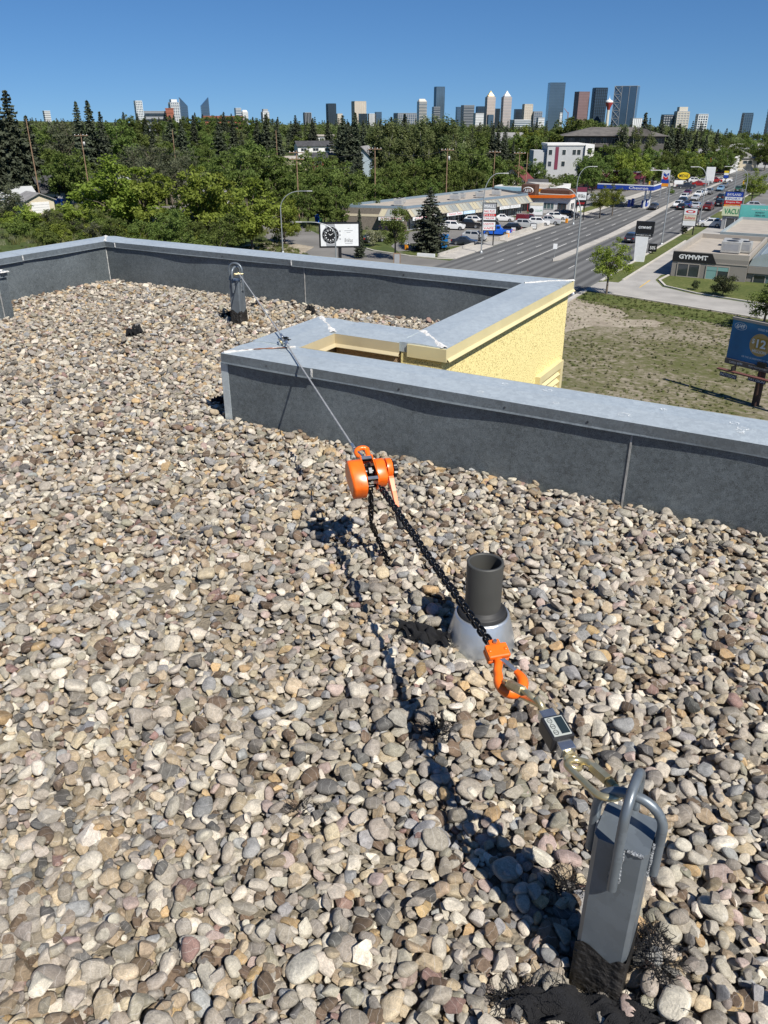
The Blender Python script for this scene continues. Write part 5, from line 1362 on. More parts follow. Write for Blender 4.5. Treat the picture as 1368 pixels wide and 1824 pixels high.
def hvac(x, y, z, w, d, h, label, rot=0.0):
    t = thing('rooftop_unit', label, 'air conditioner', (x, y, z), rot)
    MB().bevbox((0, 0, h / 2 + .12), (w, d, h), .04).build('cabinet', M_HVAC, t)
    MB().span(-w * .45, w * .45, -d * .45, d * .45, 0, .12).build('kerb_base', M_GREY, t)
    MB().lathe([(0, .03), (min(w, d) * .34, .03), (min(w, d) * .36, 0)], 14, T((0, 0, h + .12))).build('fan_guard', M_BLACKP, t)
    MB().span(-w * .4, w * .4, -d / 2 - .012, -d / 2 - .002, h * .3, h * .85).build('grille', M_GREY, t)
    return t

# ---- strip mall
SE, SW_, NW, NE = (-78.0, 146.7), (-91.0, 143.0), (-80.5, 196.0), (-67.4, 185.5)
mall = box_building('strip_mall', 'long strip mall with glazed canopy and parked cars in front', [SW_, SE, NE, NW], 4.6, M_BRICKBROWN, M_ROOFGRAVEL, cap=mat('blue grey flashing', (.20, .26, .31), .5, .2))
Me = local_edge(mall, SW_, SE)
MB().span(0.1, 13.4, 2.55, 3.0, 0, .05).build('cream_band', M_CREAM, mall, M=Me)
Wd = 13.5
window(mall, Me, 10.6, .3, 2.6, 2.0, M_DBROWN, M_GLASS, 1); MB().span(8.0, 13.4, -.6, .9, .0, .08).build('purple_panel', paint((.26, .10, .20)), mall, M=Me)
Me = local_edge(mall, SE, NE); Lm = (Vector(NE) - Vector(SE)).length
can_frame = MB(); 
n_c = 36
zb, zt, oo = 2.75, 4.05, 1.5
for k in range(n_c + 1):
    x = Lm * k / n_c; can_frame.tube([(x, zt, .05), (x, zb, oo)], .06, 4, smooth=False)
can_frame.tube([(0, zt, .05), (Lm, zt, .05)], .07, 4, smooth=False); can_frame.tube([(0, zb, oo), (Lm, zb, oo)], .09, 4, smooth=False)
cf = can_frame.build('canopy_frame', M_TAUPE2, mall, M=Me)
cp_cols = [mat('sun bleached pane', (.40, .36, .25), .25), mat('grey canopy pane', (.24, .255, .24), .2), mat('pale canopy pane', (.33, .33, .28), .25)]
for k in range(n_c):
    x0, x1 = Lm * k / n_c + .07, Lm * (k + 1) / n_c - .07
    MB().add([(x0, zt - .04, .06), (x1, zt - .04, .06), (x1, zb + .06, oo - .03), (x0, zb + .06, oo - .03)], [(0, 1, 2, 3)]).build('canopy_pane', cp_cols[(k * 7 // 3) % 3], cf)
signs = [(0.3, 7.2, 'JULIA FOOD STORE', M_SIGNW, M_REDP), (10.5, 15.5, 'Vietnam Taste', M_SIGNW, M_REDP), (15.7, 19.5, 'NAILS', paint((.45, .62, .75)), M_SIGNW), (19.7, 25.2, 'TAILOR', M_SIGNBG, M_GREY), (28, 31.5, 'SALON', M_SIGNW, M_GREY), (31.8, 35.5, 'DENTAL', M_SIGNW, M_GREY)]
for x0, x1, s_, bgm, fg in signs:
    sb = MB().span(x0, x1, 2.05, 2.72, oo - .1, oo + .05).build('shop_sign', bgm, mall, M=Me)
    lettering(s_, fg, sb, T(((x0 + x1) / 2, 2.39, oo + .06)), w=(x1 - x0) * .82, h=.42)
for k in range(12):
    x = 1.7 + k * 3.2
    if x < Lm - 1.2: window(mall, Me, x, .1, 2.7, 2.1, M_GSIDING, [M_GLASS, M_GLASSB], 2, .08, 'storefront')
# glazed corner bay turned towards the side street
Mc = local_edge(mall, SW_, SE)
cfr = MB()
for k in range(5): cfr.tube([(8.6 + k * 1.22, zt, .05), (8.2 + k * 1.32, zb, oo)], .06, 4, smooth=False)
cfr.tube([(8.6, zt, .05), (13.5, zt, .05)], .07, 4, smooth=False); cfr.tube([(8.2, zb, oo), (13.5, zb, oo)], .09, 4, smooth=False)
cfo = cfr.build('canopy_frame', M_TAUPE2, mall, M=Mc)
for k in range(4): MB().add([(8.67 + k * 1.22, zt - .04, .06), (8.6 + k * 1.22 + 1.15, zt - .04, .06), (8.2 + (k + 1) * 1.32 - .07, zb + .06, oo - .03), (8.27 + k * 1.32, zb + .06, oo - .03)], [(0, 1, 2, 3)]).build('canopy_pane', cp_cols[k % 3], cfo)
sb = MB().span(8.3, 13.4, 2.05, 2.72, oo - .1, oo + .05).build('shop_sign', M_SIGNW, mall, M=Mc); lettering('FOOD STORE', M_REDP, sb, T((10.9, 2.39, oo + .06)), w=4.2, h=.42)
zr = terrain(-79, 168) + 4.6 - .42
ex, ey = (Vector(NE) - Vector(SE)).normalized(), Vector((-.962, .274))
for k, (u, w_, a, b_, c) in enumerate(((3, 5, 1.8, 1.6, 1.2), (7, 8, 1.4, 1.2, .9), (12, 4, 2.0, 1.8, 1.0), (15, 7, 1.5, 1.4, .8), (20, 4.5, 2.2, 1.8, 1.1), (24, 6, 1.5, 1.3, .9), (28, 4, 1.8, 1.6, 1.1), (31, 7, 1.4, 1.4, .8), (35, 5, 2.0, 1.7, 1.0))):
    q = Vector(SE) + ex * u + ey * w_; hvac(q.x, q.y, zr, a, b_, c, '%s rooftop unit from the left on the strip mall' % ordinal(k), .28)

# ---- restaurant with brown tower and orange roof edge
aw_c = at_z(990, 383, GZ); ax0, ay0 = -72.5, 190.5
aw = box_building('restaurant', 'white walled restaurant with orange roof edge and brown tower', [(ax0, ay0), (-59.0, ay0), (-59.0, 201), (ax0, 201)], 3.6, M_WSIDING, M_DBROWN)
Me = local_edge(aw, (ax0, ay0), (-59, ay0)); Mf = local_edge(aw, (-59, ay0), (-59, 201))
ob = MB(); ob.add([(-.5, 3.0, .6), (14.1, 3.6, .6), (14.1, 4.2, .6), (-.5, 3.5, .6), (-.5, 3.0, 0), (14.1, 3.6, 0), (14.1, 4.2, 0), (-.5, 3.5, 0)], [(0, 1, 2, 3), (4, 7, 6, 5), (3, 2, 6, 7), (0, 4, 5, 1), (1, 5, 6, 2), (0, 3, 7, 4)])
ob.build('roof_edge', M_ORANGEROOF, aw, M=Me); MB().span(0, 10.4, 3.7, 4.2, 0, .5).build('roof_edge', M_ORANGEROOF, aw, M=Mf)
MB().span(-.2, 1.6, 0, .3, 0, 1.6, T((2.0, 0, -3.4))).build('entry_ledge', M_DBROWN, aw, M=Me)
tw = MB().span(1.6, 5.0, 3.2, 6.0, -2.5, .15).build('sign_tower', M_DBROWN, aw, M=Me)
ov = MB().lathe([(0, .08), (1.0, .08), (1.05, 0)], 28, T((3.3, 4.75, .16)) @ Matrix.Diagonal((1.25, .72, 1, 1))); ovo = ov.build('oval_sign', M_SIGNW, aw, M=Me)
ov2 = MB().lathe([(0, .02), (.9, .02), (.92, 0)], 28, T((3.3, 4.75, .25)) @ Matrix.Diagonal((1.25, .70, 1, 1))); ov2.build('oval_field', M_DBROWN, aw, M=Me)
lettering('A&W', M_SIGNW, aw, Me @ T((3.3, 4.75, .29)), w=1.7, h=.8, bold=.02)
MB().span(6, 13, 4.2, 5.0, -7, -.6).build('roof_screen', M_DBROWN, aw, M=Me)
window(aw, Me, 4.2, .2, 1.6, 2.2, M_REDP, M_GLASS, 1); window(aw, Me, 8.5, .9, 2.6, 1.4, M_WSIDING, M_GLASSB, 2); window(aw, Me, 11.7, .9, 2.0, 1.4, M_DBROWN, M_GLASS, 1)
for k in range(3): window(aw, Mf, 1.8 + 3.2 * k, .9, 2.4, 1.5, M_WSIDING, M_GLASS, 1)

# ---- gym at the right
gx0, gy0 = -22.3, 122.9
gym = box_building('gym_building', 'taupe gym building with black sign band and curved metal roof', [(gx0, gy0), (-12.3, gy0), (-12.3, gy0 + 21), (gx0, gy0 + 21)], 3.5, M_TAUPE, M_ROOFGRAVEL, par=.7, cap=M_TAUPE2)
Me = local_edge(gym, (gx0, gy0), (-12.3, gy0))
sgn = MB().add([(-.05, 2.1, .10), (5.9, 2.1, .10), (5.2, 3.4, .10), (-.05, 3.4, .10), (-.05, 2.1, 0), (5.9, 2.1, 0), (5.2, 3.4, 0), (-.05, 3.4, 0)], [(0, 1, 2, 3), (0, 4, 5, 1), (1, 5, 6, 2), (2, 6, 7, 3), (0, 3, 7, 4)]).build('sign_band', M_BLACKP, gym, M=Me)
lettering('GYMVMT', M_SIGNW, sgn, T((2.75, 2.78, .12)), w=3.9, h=.62, bold=.035)
MB().span(5.9, 10.0, 2.1, 2.24, .0, .06).build('ledge', M_TAUPE2, gym, M=Me)
window(gym, Me, 2.3, .0, 3.1, 1.9, M_TAUPE2, M_GLASS, 1, .08); window(gym, Me, 6.2, -.05, 3.1, 1.9, M_TAUPE2, [M_GLASST, M_GLASS], 1, .08)
MB().span(4.75, 7.7, 1.2, 1.8, .045, .06).build('blind', M_GLASST, gym, M=Me)
zr = terrain(-18, 130) + 3.5 - .67
for k, (x, y, a, b_, c, lb) in enumerate(((-15.6, 129.5, 2.6, 2.4, 1.5, 'dark fronted rooftop unit nearest on the gym roof'), (-14.0, 130.5, 1.9, 2.0, 1.4, 'grey rooftop unit beside the dark one on the gym'), (-16.0, 136.5, 3.4, 1.8, .9, 'low wide rooftop unit at the back of the gym roof'))): hvac(x, y, zr, a, b_, c, lb)
# curved roof hall
hall = thing('gym_hall', 'gym hall with curved pale metal roof at the right edge', 'building', (-12.25, gy0 + .6, terrain(-10, 123)))
MB().span(0, 26, 0, 20, -2, 2.15).build('wall', M_TAUPE, hall)
nseg = 14; prof = [(13 - 13 * math.cos(math.pi * k / nseg), 2.15 + 3.0 * math.sin(math.pi * k / nseg) ** .8) for k in range(nseg + 1)]
cr_ = thing  # keep name free
hr_ = MB(); vs = [(x, y, z) for y in (-.15, 20) for x, z in prof]; n_ = nseg + 1
hr_.add(vs, [(k, k + 1, n_ + k + 1, n_ + k) for k in range(nseg)]); hr_.add([(x, -.15, z) for x, z in prof], [tuple(range(n_))]); hro = hr_.build('curved_roof', M_ALU, hall)
for k in range(1, nseg): MB().box((0, 10, 0), (.06, 20.1, .07), T((prof[k][0], 0, prof[k][1] + .02))).build('standing_seam', M_ALU, hro)
Me = edge_frame((0, 0), (26, 0), 0)
MB().span(0, 26, 1.2, 2.1, .01, .3).build('fascia_band', M_TAUPE, hall, M=Me)
for k in range(5): window(hall, Me, 2.4 + 4.6 * k, -1.2, 3.2, 2.3, M_TAUPE2, [M_GLASS, M_GLASSB], 1, .1)
# flat roofs beyond the gym
b3 = box_building('shop_building', 'low flat roofed shop behind the gym with pale parapet', [(-20, 148), (-2, 148), (-2, 172), (-20, 172)], 3.4, M_TAUPE2, M_ROOFGRAVEL, cap=M_ALU)
b4 = box_building('shop_building', 'flat roofed building at the right edge past the curved roof', [(-11, 143.8), (8, 143.8), (8, 147.5), (-11, 147.5)], 4.0, M_TAUPE, M_ROOFGRAVEL, cap=M_TAUPE2)
vac = box_building('vacuum_shop', 'small dark kiosk shop with pale green sign board', [tuple(at_z(1283, 408, GZ)[:2]), (at_z(1283, 408, GZ).x + 5.2, at_z(1283, 408, GZ).y), (at_z(1283, 408, GZ).x + 5.2, at_z(1283, 408, GZ).y + 9), (at_z(1283, 408, GZ).x, at_z(1283, 408, GZ).y + 9)], 3.6, M_GREY, M_SIGNW)
vx, vy = at_z(1283, 408, GZ)[:2]
Me = local_edge(vac, (vx, vy), (vx + 5.2, vy))
window(vac, Me, 2.4, .1, 3.4, 2.2, M_WSIDING, M_GLASS, 1); so = MB().span(-.2, 5.0, 2.6, 4.3, .02, .3).build('sign_board', paint((.62, .68, .45)), vac, M=Me); lettering('VACUFLO', M_GREENP, so, T((2.4, 3.45, .32)), w=4.4, h=1.0, bold=.02)

# ---- gas station
ga, gb_ = at_z(1098, 335, GZ + 4.5), at_z(1172, 335, GZ + 4.5)
gas = thing('gas_station_canopy', 'gas station canopy with blue band, white edge and slim columns', 'canopy', (gb_.x - 13.5, ga.y, terrain(-60, 232)))
print('gas canopy', ga, gb_)
MB().span(0, 13.5, 0, 8, 4.3, 4.75).build('canopy_roof', M_SIGNW, gas)
MB().span(.0, 13.5, -.06, 0, 4.25, 5.2).build('blue_fascia', M_BLUEP, gas); bf = MB().span(13.5, 13.56, 0, 8, 4.25, 5.2).build('blue_fascia', M_BLUEP, gas)
MB().span(13.5, 13.6, -.06, 8, 5.2, 5.45).build('white_edge', M_SIGNW, gas); MB().span(0, 13.5, -.07, 0, 5.2, 5.45).build('white_edge', M_SIGNW, gas)
Mfs = T((10.0, -.075, 4.72)) @ RX(math.pi / 2); lettering('Chevron', M_SIGNW, gas, Mfs, w=4.6, h=.62, bold=.02)
for x in (2, 11.5):
    for y in (1.5, 6.5): MB().span(x - .2, x + .2, y - .2, y + .2, 0, 4.3).build('column', M_SIGNW if (x > 5) else M_GREY, gas)
for k, (x, y) in enumerate(((ga.x + 3, ga.y + 2.4), (gb_.x - 2.5, ga.y + 2.4), (ga.x + 3, ga.y + 5.8), (gb_.x - 2.5, ga.y + 5.8))):
    t = thing('fuel_pump', '%s fuel pump under the canopy' % ['rear left', 'front left', 'rear right', 'front right'][k], 'fuel pump', (x, y, terrain(x, y)))
    MB().bevbox((0, 0, .9), (.6, 1.0, 1.8), .05).build('cabinet', M_BLUEP, t); MB().span(.301, .32, -.4, .4, 1.0, 1.6).build('display', M_SIGNW, t); MB().span(-.8, .8, -1.2, 1.2, -.05, .12).build('island', M_KERB, t)
    MB().tube([(.34, .3, 1.2), (.5, .35, .7), (.34, .45, .5)], .03, 5).build('hose', M_BLACKP, t)
shop = box_building('gas_station_shop', 'white flat roofed shop left of the gas canopy', [(-84, 206), (-69, 206), (-69, 222), (-84, 222)], 4.2, M_WSIDING, M_ROOFGRAVEL)
Me = local_edge(shop, (-84, 206), (-69, 206)); Mf = local_edge(shop, (-69, 206), (-69, 222))
for k in range(3): window(shop, Mf, 2.6 + 5 * k, .2, 3.6, 2.2, M_GSIDING, M_GLASS, 2)
MB().span(0, 15, 3.2, 4.0, .01, .1).build('blue_stripe', paint((.35, .55, .68)), shop, M=Me); MB().span(10, 15, 3.2, 4.0, .11, .14).build('orange_panel', M_ORNP, shop, M=Me)
# ---- auto shop, tyre shop and further street fronts
auto = box_building('auto_shop', 'maroon fronted auto repair shop behind the gas station', [(-79, 262), (-61, 262), (-61, 284), (-79, 284)], 5.2, mat('dark garage wall', (.08, .05, .05), .8), M_ROOFGRAVEL, cap=M_GSIDING)
Me = local_edge(auto, (-79, 262), (-61, 262)); Mf = local_edge(auto, (-61, 262), (-61, 284))
for Mx_, L_ in ((Me, 18), (Mf, 22)):
    fo = MB().span(0, L_, 3.2, 4.9, .02, .25).build('maroon_fascia', M_MAROON, auto, M=Mx_); lettering('AUTO SERVICE', M_SIGNBG, fo, T((L_ / 2, 4.05, .27)), w=L_ * .45, h=.7)
for k in range(3): window(auto, Mf, 4 + 6.5 * k, .0, 4.6, 3.0, M_WSIDING if k == 2 else M_MAROON, M_GLASS, 0, name='garage_door')
for k in range(3): window(auto, Me, 3.5 + 5.5 * k, .0, 4.0, 3.0, M_MAROON, M_GLASS, 1, name='garage_door')
tyre = box_building('tyre_shop', 'white garage with dark roof band past the auto shop', [(-78, 296), (-60, 296), (-60, 320), (-78, 320)], 5.0, M_WSIDING, M_ROOFGRAVEL, cap=M_BLACKP)
Mf = local_edge(tyre, (-60, 296), (-60, 320)); Me = local_edge(tyre, (-78, 296), (-60, 296))
for k in range(3): window(tyre, Mf, 4 + 7 * k, .0, 4.5, 3.2, M_GSIDING, M_GLASS, 1, name='garage_door')
for k in range(3): window(tyre, Me, 3 + 5.5 * k, 1.2, 3, 1.8, M_GSIDING, M_GLASS, 1)
res2 = box_building('takeaway', 'white and green takeaway with red round signs on its front', [(-64, 352), (-48, 352), (-48, 372), (-64, 372)], 5.6, M_WSIDING, M_ROOFGRAVEL)
Me = local_edge(res2, (-64, 352), (-48, 352)); Mf = local_edge(res2, (-48, 352), (-48, 372))
MB().span(0, 16, 2.6, 3.4, .02, 1.2).build('green_awning', M_TEALP, res2, M=Me)
for k in range(3): MB().lathe([(0, .1), (.95, .1), (1, 0)], 16, T((4 + 4 * k, 4.6, .02))).build('round_sign', M_REDP, res2, M=Me)
for k in range(3): window(res2, Me, 3 + 5 * k, .2, 4.0, 2.2, M_REDP, M_GLASS, 1)
wht = box_building('white_building', 'two storey white building with dark windows at far right', [(-56, 400), (-38, 400), (-38, 416), (-56, 416)], 8.6, M_WSIDING, M_ROOFGRAVEL)
Me = local_edge(wht, (-56, 400), (-38, 400)); Mf = local_edge(wht, (-38, 400), (-38, 416))
for zz in (1.2, 4.8):
    for k in range(4): window(wht, Me, 2.6 + 4.3 * k, zz, 2.8, 2.2, M_BLACKP, M_GLASS, 1)
    for k in range(4): window(wht, Mf, 2.2 + 3.9 * k, zz, 1.6, 2.0, M_BLACKP, M_GLASS, 0)
MB().span(0, 18, 3.6, 4.3, .02, .3).build('red_sign_band', M_MAROON, wht, M=Me)
warehouse = box_building('warehouse', 'long pale grey flat building behind the far car lot', [(-92, 330), (-68, 330), (-68, 372), (-92, 372)], 6.4, M_GSIDING, M_ROOFGRAVEL)
Me = local_edge(warehouse, (-92, 330), (-68, 330))
for k in range(4): window(warehouse, Me, 4 + 5.2 * k, 1.5, 3, 2, M_WSIDING, M_GLASS, 1)
brk = box_building('brick_kiosk', 'brick shop with white awning at the right edge past the lights', [(-18, 214), (-2, 214), (-2, 228), (-18, 228)], 3.6, M_BRICKRED, M_SIGNW)
Me = local_edge(brk, (-18, 214), (-2, 214))
for k in range(3): window(brk, Me, 3 + 5 * k, .4, 3, 1.8, M_WSIDING, M_GLASS, 1)

# ---- houses among the trees
def house(x, d, w, dp, h, wall, roofm, label, rot=0.0, pitch=.5, garage=False, dz=0.0, nwin=3, chimney=False, hip=False):
    p = at_dist(x, d); face = math.atan2(-p.y, -p.x) + math.pi / 2 + rot
    t = thing('house', label, 'house', (p.x, p.y, p.z + dz), face)
    MB().span(-w / 2, w / 2, -dp / 2, dp / 2, -1.5, h).build('wall', wall, t)
    rh = dp / 2 * pitch; ov = .5; r_ = MB()
    if hip:
        k = min(w, dp) / 2
        vs = [(-w / 2 - ov, -dp / 2 - ov, h), (w / 2 + ov, -dp / 2 - ov, h), (w / 2 + ov, dp / 2 + ov, h), (-w / 2 - ov, dp / 2 + ov, h), (-w / 2 + k, 0, h + rh), (w / 2 - k, 0, h + rh)]
        r_.add(vs, [(0, 1, 5, 4), (1, 2, 5), (2, 3, 4, 5), (3, 0, 4), (3, 2, 1, 0)])
    else:
        vs = [(-w / 2 - ov, -dp / 2 - ov, h - ov * pitch), (w / 2 + ov, -dp / 2 - ov, h - ov * pitch), (w / 2 + ov, 0, h + rh), (-w / 2 - ov, 0, h + rh), (-w / 2 - ov, dp / 2 + ov, h - ov * pitch), (w / 2 + ov, dp / 2 + ov, h - ov * pitch)]
        vs += [(a, b, c + .2) for a, b, c in vs]
        r_.add(vs, [(6, 7, 8, 9), (9, 8, 11, 10), (1, 0, 3, 2), (2, 3, 4, 5), (0, 1, 7, 6), (4, 10, 11, 5), (0, 6, 9, 3), (3, 9, 10, 4), (1, 2, 8, 7), (2, 5, 11, 8)])
        gb = MB(); gb.add([(-w / 2, -dp / 2, h), (-w / 2, dp / 2, h), (-w / 2, 0, h + rh)], [(0, 2, 1)]); gb.add([(w / 2, -dp / 2, h), (w / 2, dp / 2, h), (w / 2, 0, h + rh)], [(0, 1, 2)])
        gb.build('gable', wall, t)
    ro = r_.build('roof', roofm, t)
    if chimney: MB().span(w * .2, w * .2 + .8, -.4, .4, h, h + rh + 1.0).build('chimney', M_BRICKRED, ro)
    Me = edge_frame((-w / 2, -dp / 2), (w / 2, -dp / 2), 0)
    if garage:
        Me = edge_frame((-w / 2, dp / 2), (-w / 2, -dp / 2), 0); w = dp; g_ = MB().span(w * .18, w * .82, 0, 2.2, .0, .05).build('garage_door', M_WSIDING, t, M=Me)
        for k in range(1, 4): MB().span(w * .19, w * .81, .55 * k - .02, .55 * k + .02, .05, .07).build('panel_joint', M_GREY, g_)
    else:
        for k in range(nwin): window(t, Me, w * (k + .5) / nwin, .9 if h < 4.5 else h - 2.1, w / nwin * .5, 1.3, M_WSIDING, M_GLASS, 1)
        if h > 4.5:
            for k in range(nwin): window(t, Me, w * (k + .5) / nwin, .7, w / nwin * .5, 1.3, M_WSIDING, M_GLASS, 1)
    if not garage: Ms = edge_frame((w / 2, -dp / 2), (w / 2, dp / 2), 0); window(t, Ms, dp / 2, 1.0, dp * .3, 1.2, M_WSIDING, M_GLASS, 1)
    return t
house(50, 205, 6.5, 6.2, 2.6, M_CREAM, M_GREYROOF, 'cream garage with white door at the left', math.pi / 2 + .35, .42, True, dz=1.2)
house(12, 228, 9, 8, 3.0, M_WSIDING, M_GSIDING, 'white roofed bungalow behind the garage at the left edge', .2, .4)
house(108, 236, 14, 11, 3.2, M_GSIDING, M_DARKROOF, 'dark roofed house behind the leaning pole at left', .3, .6, chimney=True)
house(298, 168, 9, 7, 2.4, M_GSIDING, M_BROWNROOF, 'weathered shed with grey shingle roof among the trees', .5, .7)
house(322, 235, 10, 8, 3.0, M_CREAM, M_BROWNROOF, 'tan house with brown roof above the grey shed', .2, .5)
house(388, 225, 7, 6, 3.0, M_WSIDING, M_GREYROOF, 'small white house peeking between trees at left centre', -.2, .5)
house(235, 290, 10, 8, 3.2, M_GSIDING, M_BROWNROOF, 'small brown roofed house below the spruces at left', .1, .5)
house(520, 330, 20, 9, 4.2, M_CREAM, M_ROOFGRAVEL, 'low cream building in the trees left of centre', .0, .12, nwin=5)
house(596, 318, 15, 9, 4.8, M_BRICKRED, M_DARKROOF, 'dark roofed house with red brick front left of centre', -.2, .4)
house(650, 305, 9, 10, 5.0, mat('pale blue siding', (.42, .50, .55), .7), M_GREYROOF, 'pale blue gabled house with white trim in the middle', 1.3, .9)
house(605, 232, 11, 8, 3.0, M_BRICKRED, M_DARKROOF, 'black roofed house above the strip mall trees', .1, .5)
house(560, 395, 16, 9, 4.5, M_WSIDING, M_DARKROOF, 'white house with dark roof far left of centre', .2, .4)
house(590, 460, 22, 10, 5.0, M_WSIDING, M_ROOFGRAVEL, 'long white flat house on the far slope left of centre', .0, .1, nwin=5)
house(918, 240, 6, 8, 4.6, M_WSIDING, M_REDROOF, 'white house with dark red roof beside the poles', 1.2, .8)
house(948, 238, 8, 7, 3.4, M_GSIDING, M_DARKROOF, 'low dark roofed house beside the white one', .1, .35)
house(1285, 385, 22, 16, 4.5, M_CREAM, M_GREYROOF, 'big grey hip roofed house on the right slope', .3, .55, hip=True)
house(1255, 400, 16, 12, 4.5, M_WSIDING, M_GREYROOF, 'grey hip roofed house left of the big one', .3, .5, hip=True)
house(1330, 430, 34, 14, 5.0, M_CREAM, M_BROWNROOF, 'long tan apartment house with brown roof at far right', .2, .5, hip=True, nwin=6)
house(1212, 350, 8, 7, 5.0, M_GSIDING, M_GREYROOF, 'grey square house with big window in the trees', .1, .1)
house(905, 420, 14, 10, 5.5, M_WSIDING, M_GREYROOF, 'white house with grey roof below the downtown towers', .3, .6)
# white modern house with three boxes
p = at_dist(1003, 268); face = math.atan2(-p.y, -p.x) + math.pi / 2 + .25

mh = thing('modern_house', 'white flat roofed modern house on the slope', 'house', (p.x, p.y, p.z + height_for(p, 252, 1003) - 7.6), face); mh.scale = (.76, .76, .95)
MB().span(-8, 6.5, -5, 5, -2.5, 7.0).build('wall', M_GSIDING, mh); MB().span(6.51, 10, -6, 5, -2.5, 7.3).build('white_bay', M_WSIDING, mh); MB().span(-8.3, 6.5, -5.3, 5.3, 7.0, 7.6).build('roof_edge', M_WSIDING, mh)
MB().span(-13, -8.01, -3.5, 4, -2.5, 5.6).build('side_wing', M_GSIDING, mh)
Me = edge_frame((-8, -5), (6.5, -5), 0)
MB().span(3.1, 4.4, .2, 6.6, .01, .12).build('red_panel', M_MAROON, mh, M=Me)
for x, z in ((1.2, 4.2), (6.5, 4.2), (10.5, 4.2), (1.2, .9), (6.5, .9), (12.3, 4.2)): window(mh, Me, x, z, 1.6, 1.7, M_WSIDING, M_GLASS, 0)
Me = edge_frame((6.51, -6), (10, -6), 0)
for z in (1.0, 4.4): window(mh, Me, 1.75, z, 1.8, 2.0, M_WSIDING, M_GLASS, 0)
# big brown-roofed apartment block
p = at_dist(1085, 330); face = math.atan2(-p.y, -p.x) + math.pi / 2 + .1
ab = thing('apartment_building', 'large dark apartment block with broad grey brown hip roof', 'building', (p.x, p.y, p.z + 6.2), face)
MB().span(-17, 17, -8, 8, -7, 7.0).build('wall', mat('dark taupe siding', (.10, .095, .085), .8), ab)
MB().add([(-18.5, -9.5, 6.9), (18.5, -9.5, 6.9), (18.5, 9.5, 6.9), (-18.5, 9.5, 6.9), (-8, 0, 9.6), (8, 0, 9.6)], [(0, 1, 5, 4), (1, 2, 5), (2, 3, 4, 5), (3, 0, 4), (3, 2, 1, 0)]).build('roof', M_BROWNROOF, ab)
MB().span(-20, 6, -12, -8.01, 3.4, 3.9).build('lower_roof', M_BROWNROOF, ab)
ar = MB(); apts = [(9 + 3.4 * math.cos(math.pi * k / 12), 6.9 + 2.6 * math.sin(math.pi * k / 12)) for k in range(13)]
ar.add([(x, y, z) for y in (-9.7, -4) for x, z in apts], [(k, k + 1, 14 + k, 13 + k) for k in range(12)]); ar.add([(x, -9.6, z) for x, z in apts], [tuple(range(13))]); ar.build('arched_dormer', M_BROWNROOF, ab)
Me = edge_frame((-17, -8), (17, -8), 0)
for k in range(9):
    for z in (.4, 4.3): window(ab, Me, 2 + 3.75 * k, z, 2.0, 1.8, M_TAUPE2, M_GLASS, 1)
# flat brick school or hospital blocks on the left skyline
def far_block(x0, x1, yt, d, depth, label, wall, band, floors, name='apartment_building', ybase=None):
    pa, pb = at_dist(x0, d), at_dist(x1, d); c = (pa + pb) / 2; w = (pa - pb).length; face = math.atan2(-c.y, -c.x) + math.pi / 2
    h = height_for(c, yt, (x0 + x1) / 2)
    t = thing(name, label, 'building', c, face)
    MB().span(-w / 2, w / 2, 0, depth, -1, h).build('wall', wall, t)
    Me = edge_frame((-w / 2, 0), (w / 2, 0), 0); fh = h / floors
    for f in range(floors): 
        if h - f * fh < 22: MB().span(.4, w - .4, h - (f + 1) * fh + fh * .25, h - (f + 1) * fh + fh * .75, .02, .2).build('window_band', band, t, M=Me)
    MB().span(-w / 2 - .2, w / 2 + .2, -.2, depth + .2, h, h + .5).build('roof_edge', M_WSIDING if wall is M_GSIDING else wall, t)
    return t, w, h
far_block(268, 306, 199, 620, 30, 'long grey office block on the left skyline', M_GREY, M_GLASS, 4)
t, w, h = far_block(306, 320, 194, 610, 18, 'red brick tower block joined to the grey office block', M_BRICKRED, M_BRICKRED, 5)
far_block(370, 440, 208, 640, 26, 'long low building with white roof edge and red brick', M_BRICKRED, M_GLASS, 3)
